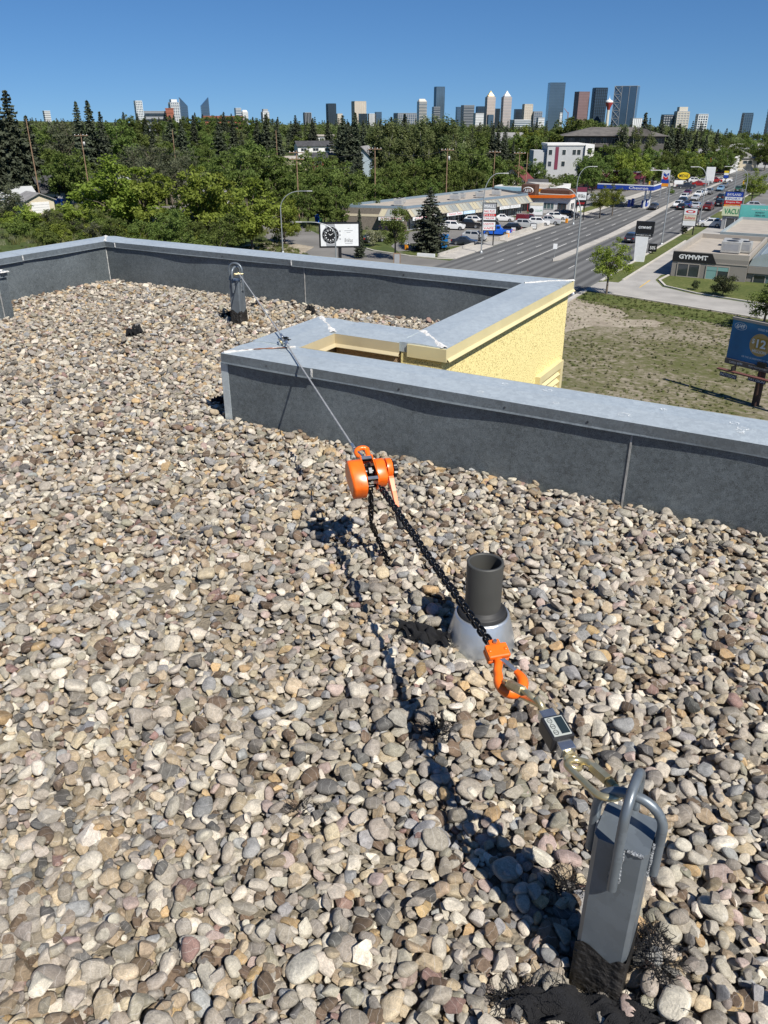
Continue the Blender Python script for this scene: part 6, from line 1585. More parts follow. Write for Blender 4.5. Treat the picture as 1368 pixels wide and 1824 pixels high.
# ================================================================== DOWNTOWN TOWERS
def facade_mat(name, glass, rough=.15, metal=.3): return mat(name, glass, rough, metal, .12, .02)
GL = {'blue': facade_mat('blue curtain wall', (.075, .125, .19)), 'dark': facade_mat('dark curtain wall', (.045, .06, .075)), 'steel': facade_mat('steel blue curtain wall', (.10, .15, .20)), 'rose': mat('rose granite', (.20, .135, .135), .5, 0, .08, .05),
      'tan': mat('tan stone tower', (.46, .40, .33), .7, 0, .06, .05), 'cream': mat('cream precast', (.55, .51, .43), .7, 0, .06, .05), 'white': mat('white precast', (.66, .67, .66), .6, 0, .05, .05), 'grey': mat('grey precast', (.30, .31, .32), .7, 0, .06, .05), 'pink': mat('pinkish stone', (.43, .37, .345), .6, 0, .06, .05)}
def tower(x0, x1, yt, d, label, glass='blue', frame_='grey', style='bands', floors=None, turn=.35, depth=None, crown=None, slant=0.0):
    xc = (x0 + x1) / 2; pa, pb = at_dist(x0, d), at_dist(x1, d); c = (pa + pb) / 2; vis = (pa - pb).length
    face = math.atan2(-c.y, -c.x) + math.pi / 2
    w = vis / (math.cos(turn) + math.sin(abs(turn)) * .8); dp = depth or w * .8
    h = height_for(c, yt, xc)
    t = thing('tower', label, 'tower', c, face + turn)
    if slant:
        b = MB(); vs = [(sx * w / 2, sy * dp / 2, z) for z in (0, 1) for sy in (-1, 1) for sx in (-1, 1)]
        vs = [(x, y, 0 if z == 0 else h + slant * (1 if x > 0 else -1)) for x, y, z in vs]
        b.add(vs, [(0, 2, 3, 1), (4, 5, 7, 6), (0, 1, 5, 4), (2, 6, 7, 3), (0, 4, 6, 2), (1, 3, 7, 5)])
    else: b = MB().span(-w / 2, w / 2, -dp / 2, dp / 2, 0, h)
    b.build('shaft', GL[glass], t)
    fl = floors or max(6, int(h / 4.5)); g_ = MB(); e = .35
    z0 = max(0, h - 150)
    if style in ('bands', 'grid'):
        n = max(3, int((h - z0) / (h / fl)))
        for k in range(n):
            z = h - abs(slant) - (k + .5) * (h - z0) / n; g_.span(-w / 2 - e, w / 2 + e, -dp / 2 - e, dp / 2 + e, z - (h / fl) * .17, z + (h / fl) * .17)
    if style in ('fins', 'grid'):
        n = max(4, int(w / 6)); 
        for k in range(n + 1):
            x = -w / 2 + w * k / n; g_.span(x - .7, x + .7, -dp / 2 - e * 1.6, -dp / 2 + .02, z0, h - abs(slant) - 1)
        n2 = max(4, int(dp / 6))
        for k in range(n2 + 1):
            y = -dp / 2 + dp * k / n2
            for sx in (-1, 1): g_.span(min(sx * w / 2, sx * (w / 2 + e * 1.6)), max(sx * w / 2, sx * (w / 2 + e * 1.6)), y - .7, y + .7, z0, h - abs(slant) - 1)
    if style == 'brace':
        for q in range(5):
            za, zb_ = h - (q + 1) * h * .16, h - q * h * .16
            g_.tube([(-w / 2, -dp / 2 - .6, za), (-w / 6, -dp / 2 - .6, zb_)], 0.7, 4, smooth=False); g_.tube([(-w / 2, -dp / 2 - .6, zb_), (-w / 6, -dp / 2 - .6, za)], 1.0, 4, smooth=False)
            g_.span(-w / 2, -w / 6, -dp / 2 - .9, -dp / 2 - .1, za - .6, za + .6)
        for x in (-w / 2, -w / 6, w / 6, w / 2): g_.span(x - .6, x + .6, -dp / 2 - .8, -dp / 2 - .1, 0, h)
    if g_.v: struct(g_.build('facade_grid', GL[frame_], t), kind='stuff')
    if crown == 'pyramid':
        MB().span(-w * .40, w * .40, -dp * .40, dp * .40, h, h + w * .10).build('crown_base', GL[frame_], t)
        q = w * .38; cm = MB(); zz = [(q, h + w * .10), (q * .72, h + w * .26), (q * .28, h + w * .50), (q * .22, h + w * .62), (0.01, h + w * .66)]
        vs = [(sx * r_, sy * r_ * dp / w, z) for r_, z in zz for sx, sy in ((-1, -1), (1, -1), (1, 1), (-1, 1))]
        cm.add(vs, [(j * 4 + k, j * 4 + (k + 1) % 4, (j + 1) * 4 + (k + 1) % 4, (j + 1) * 4 + k) for j in range(4) for k in range(4)])
        cm.build('peaked_crown', GL['white'] if frame_ == 'grey' else mat('gold peaked roof', (.62, .50, .26), .5, .2), t)
    elif crown == 'box': MB().span(-w * .36, w * .36, -dp * .36, dp * .36, h, h + 8).build('plant_room', GL[frame_], t)
    elif crown == 'slope':
        MB().add([(-w / 2, -dp / 2, h), (w / 2, -dp / 2, h), (w / 2, dp / 2, h), (-w / 2, dp / 2, h), (-w * .36, 0, h + w * .3), (w * .36, 0, h + w * .3)], [(0, 1, 5, 4), (1, 2, 5), (2, 3, 4, 5), (3, 0, 4)]).build('sloped_crown', GL[frame_], t)
    else: MB().span(-w * .5 - .4, w * .5 + .4, -dp * .5 - .4, dp * .5 + .4, h - abs(slant) * 0 + (0 if not slant else -900), h + 1.2 + (0 if not slant else -900)).build('roof_cap', GL[frame_], t) if not slant else None
    return t
TW = [
 (93, 106, 198, 2600, 'small pale tower low on the far left skyline', 'grey', 'white', 'bands', {}),
 (253, 267, 180, 2900, 'slim white and blue tower left of the slanted pair', 'steel', 'white', 'grid', {}),
 (312, 330, 182, 3000, 'pale apartment tower with balconies beside the left slanted tower', 'steel', 'white', 'grid', {'crown': 'box'}),
 (331, 345, 181, 2900, 'dark blue tower with roof slanting down to the right', 'blue', 'steel', 'bands', {'slant': -12, 'turn': .12}),
 (367, 382, 181, 2900, 'dark blue tower with roof slanting up to the right', 'blue', 'steel', 'bands', {'slant': 12, 'turn': .12}),
 (425, 437, 193, 3000, 'pale blue tower with flat projecting roof left of centre', 'steel', 'white', 'bands', {}),
 (437, 448, 199, 3050, 'grey tower with small white peaked roof', 'grey', 'white', 'grid', {'crown': 'slope'}),
 (471, 485, 199, 3000, 'stepped white tower left of the dark office tower', 'white', 'grey', 'grid', {'crown': 'box'}),
 (544, 558, 201, 2900, 'grey office tower with vertical ribs', 'dark', 'grey', 'fins', {}),
 (584, 601, 185, 2800, 'plain dark grey slab tower', 'dark', 'dark', 'fins', {}),
 (601, 612, 203, 2900, 'small cream tower beside the dark slab', 'cream', 'tan', 'bands', {}),
 (628, 653, 181, 3000, 'wide beige tower with vertical ribs', 'tan', 'cream', 'fins', {}),
 (640, 655, 203, 2900, 'dark low tower in front of the wide beige one', 'dark', 'dark', 'bands', {}),
 (656, 668, 203, 3000, 'white ribbed low tower in the middle', 'grey', 'white', 'fins', {}),
 (668, 680, 200, 3000, 'dark blue low tower in the middle', 'blue', 'steel', 'bands', {}),
 (700, 741, 202, 2700, 'long low blue office block in the middle', 'blue', 'grey', 'grid', {'depth': 40}),
 (741, 758, 181, 3200, 'beige and blue tower with sloped cream crown', 'steel', 'cream', 'bands', {'crown': 'slope'}),
 (770, 788, 155, 3300, 'tall slim blue tower with rounded edge, left of the twin peaks', 'steel', 'steel', 'fins', {}),
 (767, 781, 191, 3000, 'low dark block at the foot of the slim blue tower', 'dark', 'grey', 'bands', {}),
 (808, 820, 191, 3100, 'small blue tower left of the wide grey block', 'blue', 'steel', 'bands', {}),
 (817, 840, 188, 3000, 'wide grey block with open roof frame', 'dark', 'grey', 'bands', {'crown': None}),
 (843, 858, 190, 3200, 'dark tower behind the white stepped terrace', 'dark', 'blue', 'grid', {}),
 (839, 857, 202, 2900, 'white stepped tower left of the golden peak', 'white', 'grey', 'bands', {}),
 (858, 876, 173, 3100, 'stone tower with golden peaked crown', 'pink', 'tan', 'bands', {'crown': 'pyramid'}),
 (863, 874, 205, 2800, 'blue glass block in front of the golden peaked tower', 'blue', 'steel', 'grid', {}),
 (876, 885, 194, 3200, 'dark tower between the two peaked towers', 'dark', 'dark', 'bands', {}),
 (886, 904, 173, 3100, 'stone tower with white peaked crown', 'pink', 'grey', 'bands', {'crown': 'pyramid'}),
 (909, 923, 195, 3100, 'dark tower with a corner spire', 'dark', 'dark', 'bands', {}),
 (923, 941, 186, 3000, 'beige ribbed tower right of the peaked pair', 'tan', 'cream', 'grid', {}),
 (940, 958, 199, 3000, 'blue grey tower right of the beige ribbed one', 'blue', 'grey', 'grid', {}),
 (903, 939, 214, 2600, 'low glass and white block below the beige tower', 'steel', 'white', 'bands', {'depth': 40}),
 (949, 963, 210, 2700, 'small white block left of the tallest blue tower', 'white', 'grey', 'bands', {}),
 (964, 994, 148, 3200, 'tallest plain blue glass tower', 'steel', 'steel', 'bands', {'turn': .2}),
 (988, 993, 201, 3000, 'sliver of a white tower beside the tallest blue one', 'white', 'grey', 'bands', {}),
 (1011, 1037, 164, 3100, 'rose granite tower with angled top', 'rose', 'rose', 'bands', {'turn': .5}),
 (1041, 1067, 157, 3100, 'dark blue checkered tower left of the observation tower', 'blue', 'dark', 'grid', {}),
 (1079, 1122, 154, 3000, 'broad dark tower with white diagonal braces', 'blue', 'grey', 'brace', {'turn': -.15}),
 (1112, 1133, 211, 2900, 'low white building right of the braced tower', 'white', 'grey', 'fins', {}),
 (1165, 1186, 205, 2000, 'stepped grey apartment tower left part', 'grey', 'dark', 'grid', {}),
 (1187, 1213, 198, 2000, 'stepped beige and grey apartment tower', 'grey', 'cream', 'grid', {'crown': 'box'}),
 (1225, 1246, 204, 2000, 'blue and white apartment tower alone at right', 'steel', 'white', 'grid', {}),
 (1305, 1324, 202, 1900, 'slim blue apartment tower at far right', 'blue', 'steel', 'grid', {}),
 (1348, 1372, 193, 1700, 'round topped blue tower cut by the right edge', 'steel', 'blue', 'bands', {'crown': 'box'}),
]
for x0, x1, yt, d, lb, gl, fr, st, kw in TW: tower(x0, x1, yt, d, lb, gl, fr, st, **kw)
# observation tower
p = at_dist(1072, 2500); h = height_for(p, 177, 1073)
ot = thing('observation_tower', 'observation tower with red pod on a slender concrete stem', 'tower', p)
px_m = 2500 * .92 / F_PX
MB().lathe([(6.5 * px_m / 1.6, 0), (2.6 * px_m, h * .3), (2.2 * px_m, h - 14 * px_m)], 16).build('stem', GL['cream'], ot)
MB().lathe([(2.2 * px_m, h - 16 * px_m), (3.4 * px_m, h - 11.5 * px_m), (6.0 * px_m, h - 6.5 * px_m), (6.2 * px_m, h - 4.5 * px_m)], 20).build('red_pod', mat('red cladding', (.36, .05, .05), .5), ot)
MB().lathe([(6.2 * px_m, h - 4.5 * px_m), (6.2 * px_m, h - 2.6 * px_m), (4.2 * px_m, h - 1.4 * px_m), (1.2 * px_m, h), (.3 * px_m, h + 3 * px_m), (0, h + 7 * px_m)], 20).build('white_cap', GL['white'], ot)
# tower crane
p = at_dist(1003, 2800); h = height_for(p, 193, 1001)
cr = thing('tower_crane', 'thin red construction crane right of the tallest blue tower', 'crane', p)
MB().span(-1, 1, -1, 1, 0, h * .85).build('mast', M_BRICKRED, cr); MB().tube([(0, 0, h * .8), (-14, 0, h)], .8, 4).build('jib', M_BRICKRED, cr)
# ================================================================== VEHICLES
M_TYRE = mat('tyre rubber', (.02, .02, .02), .8); M_RIM = mat('alloy rim', (.35, .36, .37), .35, .7)
M_CARGLASS = glass_dark('car glass', (.015, .02, .025), .05); M_HEAD = mat('headlamp lens', (.6, .62, .64), .15); M_TAIL = mat('tail lamp lens', (.35, .01, .01), .25); M_TRIM = mat('black car trim', (.02, .02, .02), .5); M_PLATE = M_SIGNW
def carpaint(col, rough=.22):
    k = 'car paint %.2f %.2f %.2f' % col
    if k in _mats: return _mats[k]
    m = mat(k, col, rough, 0, .03, 1.0); b = m.node_tree.nodes['Principled BSDF']; b.inputs['Coat Weight'].default_value = .6; b.inputs['Coat Roughness'].default_value = .05; return m
CARS = {  # sections: x, z bottom, z belt, z roof, half width low, belt, roof
    'sedan': (4.6, [(2.3, .42, .66, .66, .68, .66, .60), (2.15, .26, .78, .78, .84, .82, .72), (1.0, .20, .92, .94, .90, .89, .72), (.25, .20, .95, 1.42, .91, .89, .60), (-.75, .20, .97, 1.45, .91, .89, .60), (-1.55, .20, 1.0, 1.04, .90, .88, .68), (-2.15, .28, .98, .98, .84, .82, .74), (-2.3, .42, .90, .90, .70, .70, .66)], (1.0, .25, -.75, -1.55)),
    'suv': (4.6, [(2.3, .45, .80, .80, .70, .70, .64), (2.15, .30, .98, .98, .86, .84, .74), (1.2, .26, 1.08, 1.10, .92, .90, .76), (.45, .26, 1.10, 1.66, .93, .91, .66), (-1.55, .26, 1.14, 1.66, .93, .91, .66), (-2.1, .28, 1.12, 1.24, .90, .88, .72), (-2.25, .34, 1.06, 1.08, .86, .84, .74), (-2.3, .48, .95, .95, .78, .78, .72)], (1.2, .45, -1.55, -2.1)),
    'pickup': (5.7, [(2.85, .50, .86, .86, .74, .74, .70), (2.7, .34, 1.08, 1.08, .92, .90, .82), (1.5, .32, 1.16, 1.18, .97, .95, .80), (.8, .32, 1.18, 1.78, .98, .96, .70), (-.6, .32, 1.20, 1.80, .98, .96, .70), (-1.0, .32, 1.20, 1.24, .98, .96, .80), (-1.01, .32, 1.16, 1.16, .98, .96, .94), (-2.75, .34, 1.16, 1.16, .97, .95, .93), (-2.85, .46, 1.08, 1.08, .94, .92, .90)], (1.5, .8, -.6, -1.0)),
    'van': (5.2, [(2.6, .45, .85, .85, .78, .78, .72), (2.45, .30, 1.10, 1.10, .92, .90, .82), (1.7, .28, 1.20, 1.22, .96, .94, .84), (.9, .28, 1.22, 2.05, .97, .95, .84), (-2.4, .28, 1.24, 2.10, .97, .95, .86), (-2.6, .32, 1.20, 1.95, .95, .93, .84)], (1.7, .9, -2.4, -2.6)),
}
_carmesh = {}
def car_meshes(kind):
    if kind in _carmesh: return _carmesh[kind]
    L, S_, (a, b, c, d) = CARS[kind]; body = MB(); vs = []
    for x, z0, zb, zr, w0, w1, w2 in S_:
        zm = z0 + (zb - z0) * .55
        vs += [(x, -w0 * .96, z0), (x, -w1 * 1.0, zm), (x, -w1 * .985, zb), (x, -w2, zr), (x, w2, zr), (x, w1 * .985, zb), (x, w1, zm), (x, w0 * .96, z0)]
    n = len(S_)
    body.add(vs, [(i * 8 + k, (i + 1) * 8 + k, (i + 1) * 8 + k + 1, i * 8 + k + 1) for i in range(n - 1) for k in range(7)] + [(i * 8 + 7, (i + 1) * 8 + 7, (i + 1) * 8, i * 8) for i in range(n - 1)])
    body.add(vs[:8], [tuple(range(8))]); body.add(vs[-8:], [tuple(range(7, -1, -1))])
    D = {x: s for x, *s in S_}
    def pt(x, f, e=.012, s=1):
        z0, zb, zr, w0, w1, w2 = D[x]; return (x, s * (w1 * .985 + (w2 - w1 * .985) * f + e), zb + (zr - zb) * f)
    gl = []
    side = []
    for s in (-1, 1):
        g1 = MB(); e = .012
        A, B = pt(b, .10, e, s), pt(b, .86, e, s); Cc, Dd = pt(c, .86, e, s), pt(c, .10, e, s)
        fr = Vector(pt(a, .1, e, s)).lerp(Vector(A), .45); fr2 = Vector(A).lerp(Vector(B), .92)
        m1, m2 = Vector(A).lerp(Vector(Dd), .47), Vector(B).lerp(Vector(Cc), .47); m3, m4 = Vector(A).lerp(Vector(Dd), .53), Vector(B).lerp(Vector(Cc), .53)
        if kind == 'van': m1, m2 = Vector(A).lerp(Vector(Dd), .22), Vector(B).lerp(Vector(Cc), .22)
        side.append(MB().add([tuple(fr), A, tuple(m1), tuple(m2), B], [(0, 1, 2, 3, 4)]))
        if kind != 'van': side.append(MB().add([tuple(m3), Dd, Cc, tuple(m4)], [(0, 1, 2, 3)]))
    def scr(x0, x1, f0, f1, up):
        z0, zb, zr, w0, w1, w2 = D[x0]; y0 = w2 * .93; q0 = (x0, zr); z0_, zb_, zr_, _, _, w2_ = D[x1]; y1 = w2_ * .93; q1 = (x1, zr_)
        P_ = lambda f, y: (q0[0] + (q1[0] - q0[0]) * f + up * .010, y, q0[1] + (q1[1] - q0[1]) * f + .012)
        ya, yb = y0 + (y1 - y0) * f0, y0 + (y1 - y0) * f1
        return MB().add([P_(f0, -ya), P_(f0, ya), P_(f1, yb), P_(f1, -yb)], [(0, 1, 2, 3)])
    wind = scr(a, b, .12, .92, 1); rear = scr(d, c, .12, .90, -1)
    wr = .33 if kind == 'sedan' else .37 if kind != 'pickup' else .40
    ty = MB().lathe([(wr * .62, -.11), (wr * .94, -.11), (wr, -.08), (wr, .08), (wr * .94, .11), (wr * .62, .11)], 16, RX(math.pi / 2))
    rm = MB().lathe([(0, .115), (wr * .2, .12), (wr * .55, .10), (wr * .63, .11)], 12, RX(math.pi / 2)).lathe([(0, -.115), (wr * .2, -.12), (wr * .55, -.10), (wr * .63, -.11)], 12, RX(math.pi / 2))
    xf, xr = L * .31, -L * .29
    lx = S_[1][0]; lz = S_[1][2]; lw = S_[1][5]
    hd = MB().span(lx - .02, lx + .09, lw * .58, lw * .96, lz - .22, lz - .06)
    hd2 = MB().span(lx - .02, lx + .09, -lw * .96, -lw * .58, lz - .22, lz - .06)
    rx, rz, rw = S_[-2][0], S_[-2][2], S_[-2][5]
    rb = max(S_[-1][2], rz) 
    t1 = MB().span(S_[-1][0] - .015, S_[-2][0] + .05, rw * .70, rw * 1.005, rz - .30, rz - .10); t2 = MB().span(S_[-1][0] - .015, S_[-2][0] + .05, -rw * 1.005, -rw * .70, rz - .30, rz - .10)
    bump = MB().span(S_[0][0] - .06, S_[0][0] + .03, -.62, .62, .36, .52); bump2 = MB().span(S_[-1][0] - .03, S_[-1][0] + .06, -.66, .66, .38, .54)
    plate = MB().span(S_[-1][0] - .05, S_[-1][0] - .031, -.26, .26, .60, .74)
    bed = MB().span(-2.68, -1.12, -.80, .80, 1.10, 1.175) if kind == 'pickup' else None
    _carmesh[kind] = (body.mesh('body'), [s.mesh('side_window') for s in side], wind.mesh('windscreen'), rear.mesh('rear_window'), ty.mesh('tyre'), rm.mesh('rim'), (xf, xr, wr, S_[3][4] - .06), [hd.mesh('headlamp'), hd2.mesh('headlamp')], [t1.mesh('tail_lamp'), t2.mesh('tail_lamp')], [bump.mesh('bumper'), bump2.mesh('bumper')], plate.mesh('number_plate'), bed.mesh('cargo_bed') if bed else None)
    return _carmesh[kind]
def car(kind, x, y, col, head, label, group=None, s=1.0):
    p = on_ground(x, y); p.z += .02
    t = thing('car' if kind in ('sedan', 'suv') else {'pickup': 'pickup_truck', 'van': 'van'}[kind], label, {'sedan': 'car', 'suv': 'car', 'pickup': 'pickup truck', 'van': 'van'}[kind], p, math.radians(head), group)
    bo, sw, wi, re_, ty, rm, (xf, xr, wr, hw), hd, tl, bm_, pl, bed = car_meshes(kind)
    def lk(nm, me, m, par=t, loc=None):
        o = bpy.data.objects.new(nm, me); C.objects.link(o); o.parent = par
        if loc is not None: o.location = loc
        if not len(me.materials): me.materials.append(m)
        if me.materials[0] is not m: o.material_slots[0].link = 'OBJECT'; o.material_slots[0].material = m
        return o
    lk('body', bo, carpaint(col))
    for q in sw: lk('side_window', q, M_CARGLASS)
    lk('windscreen', wi, M_CARGLASS); lk('rear_window', re_, M_CARGLASS)
    for q in hd: lk('headlamp', q, M_HEAD)
    for q in tl: lk('tail_lamp', q, M_TAIL)
    for q in bm_: lk('bumper', q, M_TRIM)
    lk('number_plate', pl, M_PLATE)
    if bed: lk('cargo_bed', bed, M_TRIM)
    for xx in (xf, xr):
        for sy in (-1, 1):
            w_ = lk('wheel', ty, M_TYRE, t, (xx, sy * hw, wr)); lk('rim', rm, M_RIM, w_)
    return t
Wt, Bk, Gy, Dk, Rd, Bl, Sv = (.72, .72, .71), (.012, .012, .014), (.16, .165, .17), (.03, .035, .05), (.30, .02, .02), (.012, .12, .62), (.42, .43, .44)
GP, GS, GL_ = 'cars parked at the strip mall', 'cars driving on the street', 'cars on the far lots'
for a in [
    ('suv', 808, 409, Wt, 15, 'white suv parked left of the black pickup near the storefronts', GP), ('pickup', 832, 406, Bk, 20, 'black pickup parked between two white cars near the storefronts', GP),
    ('suv', 845, 399, Wt, 25, 'white suv right of the black pickup near the storefronts', GP), ('sedan', 856, 398, Dk, 25, 'dark blue car beside the white suv near the storefronts', GP),
    ('sedan', 827, 436, Dk, 12, 'black sedan parked beside the corner lawn', GP), ('suv', 845, 428, Sv, 12, 'silver suv parked behind the black sedan', GP),
    ('pickup', 885, 419, Bl, 195, 'bright blue pickup by the low wall', GP), ('suv', 908, 413, Bk, 195, 'black suv right of the blue pickup', GP),
    ('sedan', 896, 394, Wt, 20, 'white sedan alone in the middle of the lot', GP), ('suv', 935, 406, Sv, 15, 'silver suv beside the dark red van at the wall', GP),
    ('van', 941, 400, (.13, .015, .02), 15, 'dark red van at the low wall', GP), ('suv', 959, 402, Wt, 15, 'white suv in the row by the dental sign', GP),
    ('pickup', 974, 400, Sv, 15, 'silver pickup at the end of the row by the dental sign', GP), ('suv', 990, 392, Wt, 20, 'white suv near the restaurant doors', GP),
    ('suv', 1002, 388, Bk, 25, 'black suv beside the red and white sign', GP), ('suv', 1013, 388, Dk, 25, 'dark blue suv nearest the red and white sign', GP),
    ('sedan', 869, 402, Bk, 25, 'black car half hidden behind the mall sign', GP), ('sedan', 664, 431, Bk, 60, 'black car by the strip mall end wall', GP),
    ('suv', 1125, 431, Dk, 90, 'dark suv driving away below the gym sign', GS), ('sedan', 1164, 373, Dk, -90, 'dark blue car alone on the near lanes', GS),
    ('suv', 1207, 370, Wt, -90, 'white car waiting first at the lights', GS), ('pickup', 1216, 364, Dk, -90, 'dark pickup behind the first white car', GS),
    ('sedan', 1214, 373, Bk, 90, 'black car right of the first white car', GS), ('sedan', 1225, 369, (.03, .06, .2), 90, 'blue car right of the black one', GS),
    ('suv', 1240, 373, Sv, 90, 'silver suv driving away left of the red pickup', GS), ('pickup', 1261, 374, (.16, .02, .02), 90, 'dark red pickup driving away', GS),
    ('suv', 1218, 356, Wt, -90, 'white suv ahead of the queue on the far lanes', GS), ('sedan', 1238, 357, Sv, -90, 'silver car leading the queue of white cars', GS),
    ('suv', 1244, 351, Wt, -90, 'white car second in the queue', GS), ('suv', 1252, 348, Wt, -90, 'white car third in the queue', GS), ('suv', 1262, 346, Gy, -90, 'grey suv last in the queue', GS),
    ('sedan', 1224, 347, (.09, .01, .04), -90, 'maroon car beyond the white suv', GS), ('sedan', 1283, 340, (.2, .35, .5), -90, 'light blue car far up the street', GS),
    ('sedan', 1290, 334, Gy, -90, 'grey car behind the light blue one', GS), ('suv', 1315, 342, (.03, .09, .06), 90, 'dark green suv driving away at the far junction', GS),
    ('sedan', 1235, 383, Rd, 90, 'red tail-lit car behind the white pylon sign', GS), ('suv', 1281, 367, Bk, 90, 'black car right of the red pickup', GS), ('sedan', 1284, 355, Bk, 90, 'black car beyond the colourful pylon', GS),
    ('sedan', 1245, 331, Rd, 15, 'red car on the far lot', GL_), ('suv', 1256, 327, Sv, 15, 'silver suv at the foot of the blank white sign', GL_), ('suv', 1273, 325, Rd, 15, 'red suv right of the blank white sign', GL_),
    ('suv', 1282, 325, Wt, 15, 'white suv right of the red suv', GL_), ('sedan', 1291, 324, Wt, 15, 'white car at the end of the far lot row', GL_), ('pickup', 1221, 336, Dk, 20, 'dark blue pickup at the car lot corner', GL_), ('van', 1214, 334, Wt, 20, 'white van beside the auto shop', GL_),
    ('suv', 1238, 326, Wt, 15, 'white suv before the tyre shop', GL_), ('pickup', 1230, 325, Gy, 15, 'grey pickup before the tyre shop', GL_),
    ('suv', 1060, 357, Sv, 20, 'silver suv by the gas station shop', None), ('suv', 1106, 363, Sv, 20, 'silver suv under the gas canopy', None),
    ('suv', 1264, 404, Wt, 190, 'white suv parked by the vacuum shop', None), ('suv', 1345, 372, Sv, 10, 'white car parked past the traffic lights at right', None), ('pickup', 1320, 379, Rd, 10, 'red pickup parked at the right past the lights', None),
]: car(*a)

# ================================================================== POLES, WIRES, LAMPS
def lamp_post(x, y, ytop, xtip, label, arm=3.0):
    p = on_ground(x, y); h = height_for(p, ytop, xtip)
    # arm bends towards photo column xtip
    d = ray(1000, 300) - ray(900, 300); d.z = 0; d.normalize(); s = 1 if xtip > proj((p.x, p.y, p.z + h))[0] else -1
    dirv = Vector((d.x * s, d.y * s)); 
    t = thing('street_lamp', label, 'street lamp', p)
    pts = [(0, 0, 0), (0, 0, h * .72)]; rr = [.12, .085]; R_ = arm * .72
    for k in range(1, 9):
        a = math.pi / 2 * k / 8; u = R_ * (1 - math.cos(a)); pts.append((dirv.x * u, dirv.y * u, h * .72 + (h * .28) * math.sin(a))); rr.append(.08 - .003 * k)
    pts.append((dirv.x * arm, dirv.y * arm, h)); rr.append(.06)
    MB().tube(pts, rr, 8).build('pole', M_STEELP, t)
    MB().bevbox((0, 0, 0), (.9, .34, .16), .05, M=T((dirv.x * (arm + .3), dirv.y * (arm + .3), h)) @ RZ(math.atan2(dirv.y, dirv.x))).build('lamp_head', M_HVAC, t)
    MB().lathe([(.28, 0), (.28, .25), (.17, .4)], 8).build('base', M_STEELP, t)
    return t
lamp_post(1020, 526, 334, 1022, 'tall street lamp at the corner of the vacant lot', 3.4)
lamp_post(857, 451, 309, 893, 'street lamp on the pavement before the mall sign')
lamp_post(1021, 400, 297, 1054, 'street lamp beside the red and white sign')
lamp_post(1178, 437, 303, 1182, 'street lamp right of the black gym sign')
lamp_post(1246, 395, 297, 1248, 'street lamp left of the white suv by the vacuum shop')
lamp_post(1322, 372, 300, 1310, 'street lamp at the far right junction')
lamp_post(504, 452, 340, 536, 'curved street lamp beside the gravel lane', 4.5)
lamp_post(599, 480, 396, 545, 'curved street lamp in front of the watch billboard', 5.0)
lamp_post(1305, 350, 296, 1290, 'street lamp beyond the colourful pylon')
lamp_post(95, 300, 262, 108, 'small street lamp behind the garage at left')
def pole_wood(x, d, ytop, label, arms=1, tilt=0.0, box=False):
    p = at_dist(x, d); h = height_for(p, ytop, x)
    t = thing('utility_pole', label, 'utility pole', p, math.atan2(-p.y, -p.x) + math.pi / 2)
    MB().tube([(0, 0, -.3), (tilt * h, 0, h)], [.16, .10], 7).build('timber', M_WOODP, t)
    for k in range(arms):
        z = h - .4 - k * 1.2; cx = tilt * z
        MB().box((cx, -.16, z), (3.0, .14, .16)).build('cross_arm', M_WOODP, t)
        for q in (-1.3, -.5, .5, 1.3): MB().lathe([(.05, 0), (.09, .08), (.05, .2), (0, .22)], 8, T((cx + q, -.16, z + .08))).build('insulator', M_SIGNW, t)
    if box: MB().lathe([(0, 0), (.26, 0), (.26, .9), (0, .95)], 10, T((tilt * h + .42, 0, h - 2.6))).build('transformer', M_HVAC, t)
    return t, p, h, tilt
WP = [pole_wood(62, 205, 212, 'leaning timber pole beside the garage at left', 0, -.0),
      pole_wood(153, 215, 238, 'timber pole with cross arm in front of three spruces', 1, 0, True),
      pole_wood(314, 262, 230, 'bare timber pole among spruces at left centre', 0),
      pole_wood(495, 250, 232, 'tan timber pole above the leafy trees left of centre', 0),
      pole_wood(529, 178, 268, 'tall timber pole behind the side street', 2),
      pole_wood(668, 192, 262, 'timber pole behind the strip mall end', 1),
      pole_wood(796, 205, 264, 'timber pole with transformer behind the strip mall', 1, 0, True),
      pole_wood(880, 228, 268, 'timber pole with cross arm right of the poplars', 1),
      pole_wood(924, 228, 270, 'left timber pole before the red roofed house', 1),
      pole_wood(938, 230, 272, 'right timber pole before the red roofed house', 0)]
M_WIRE = mat('black cable', (.02, .02, .02), .6)
def wire(a, b, label, dz=0.0, sg=1.2, off=0.0):
    pa = WP[a][1] + Vector((0, 0, WP[a][2] - .2 + dz)); pb = WP[b][1] + Vector((0, 0, WP[b][2] - .2 + dz))
    pts = [pa.lerp(pb, k / 12) - Vector((0, 0, sg * 4 * (k / 12) * (1 - k / 12))) for k in range(13)]
    o = MB().tube([q - pa for q in pts], .035, 4).build('overhead_wire', M_WIRE, loc=pa); tag(o, label, 'wire')
wire(0, 1, 'upper wire between the two left poles'); wire(0, 1, 'lower wire between the two left poles', -1.6, 1.6); wire(1, 4, 'long wire from the crossarm pole to the side street pole', 0, 2.5); wire(1, 4, 'lower long wire across the yellow green trees', -2.0, 3.2)
wire(4, 5, 'wire from the side street pole to the mall end pole', 0, 1.4); wire(4, 5, 'lower wire behind the watch billboard trees', -1.8, 1.8); wire(5, 6, 'wire behind the strip mall roof', 0, 1.5); wire(6, 7, 'wire from the transformer pole to the next pole', 0, 1.0); wire(7, 8, 'wire before the red roofed house', 0, .8)

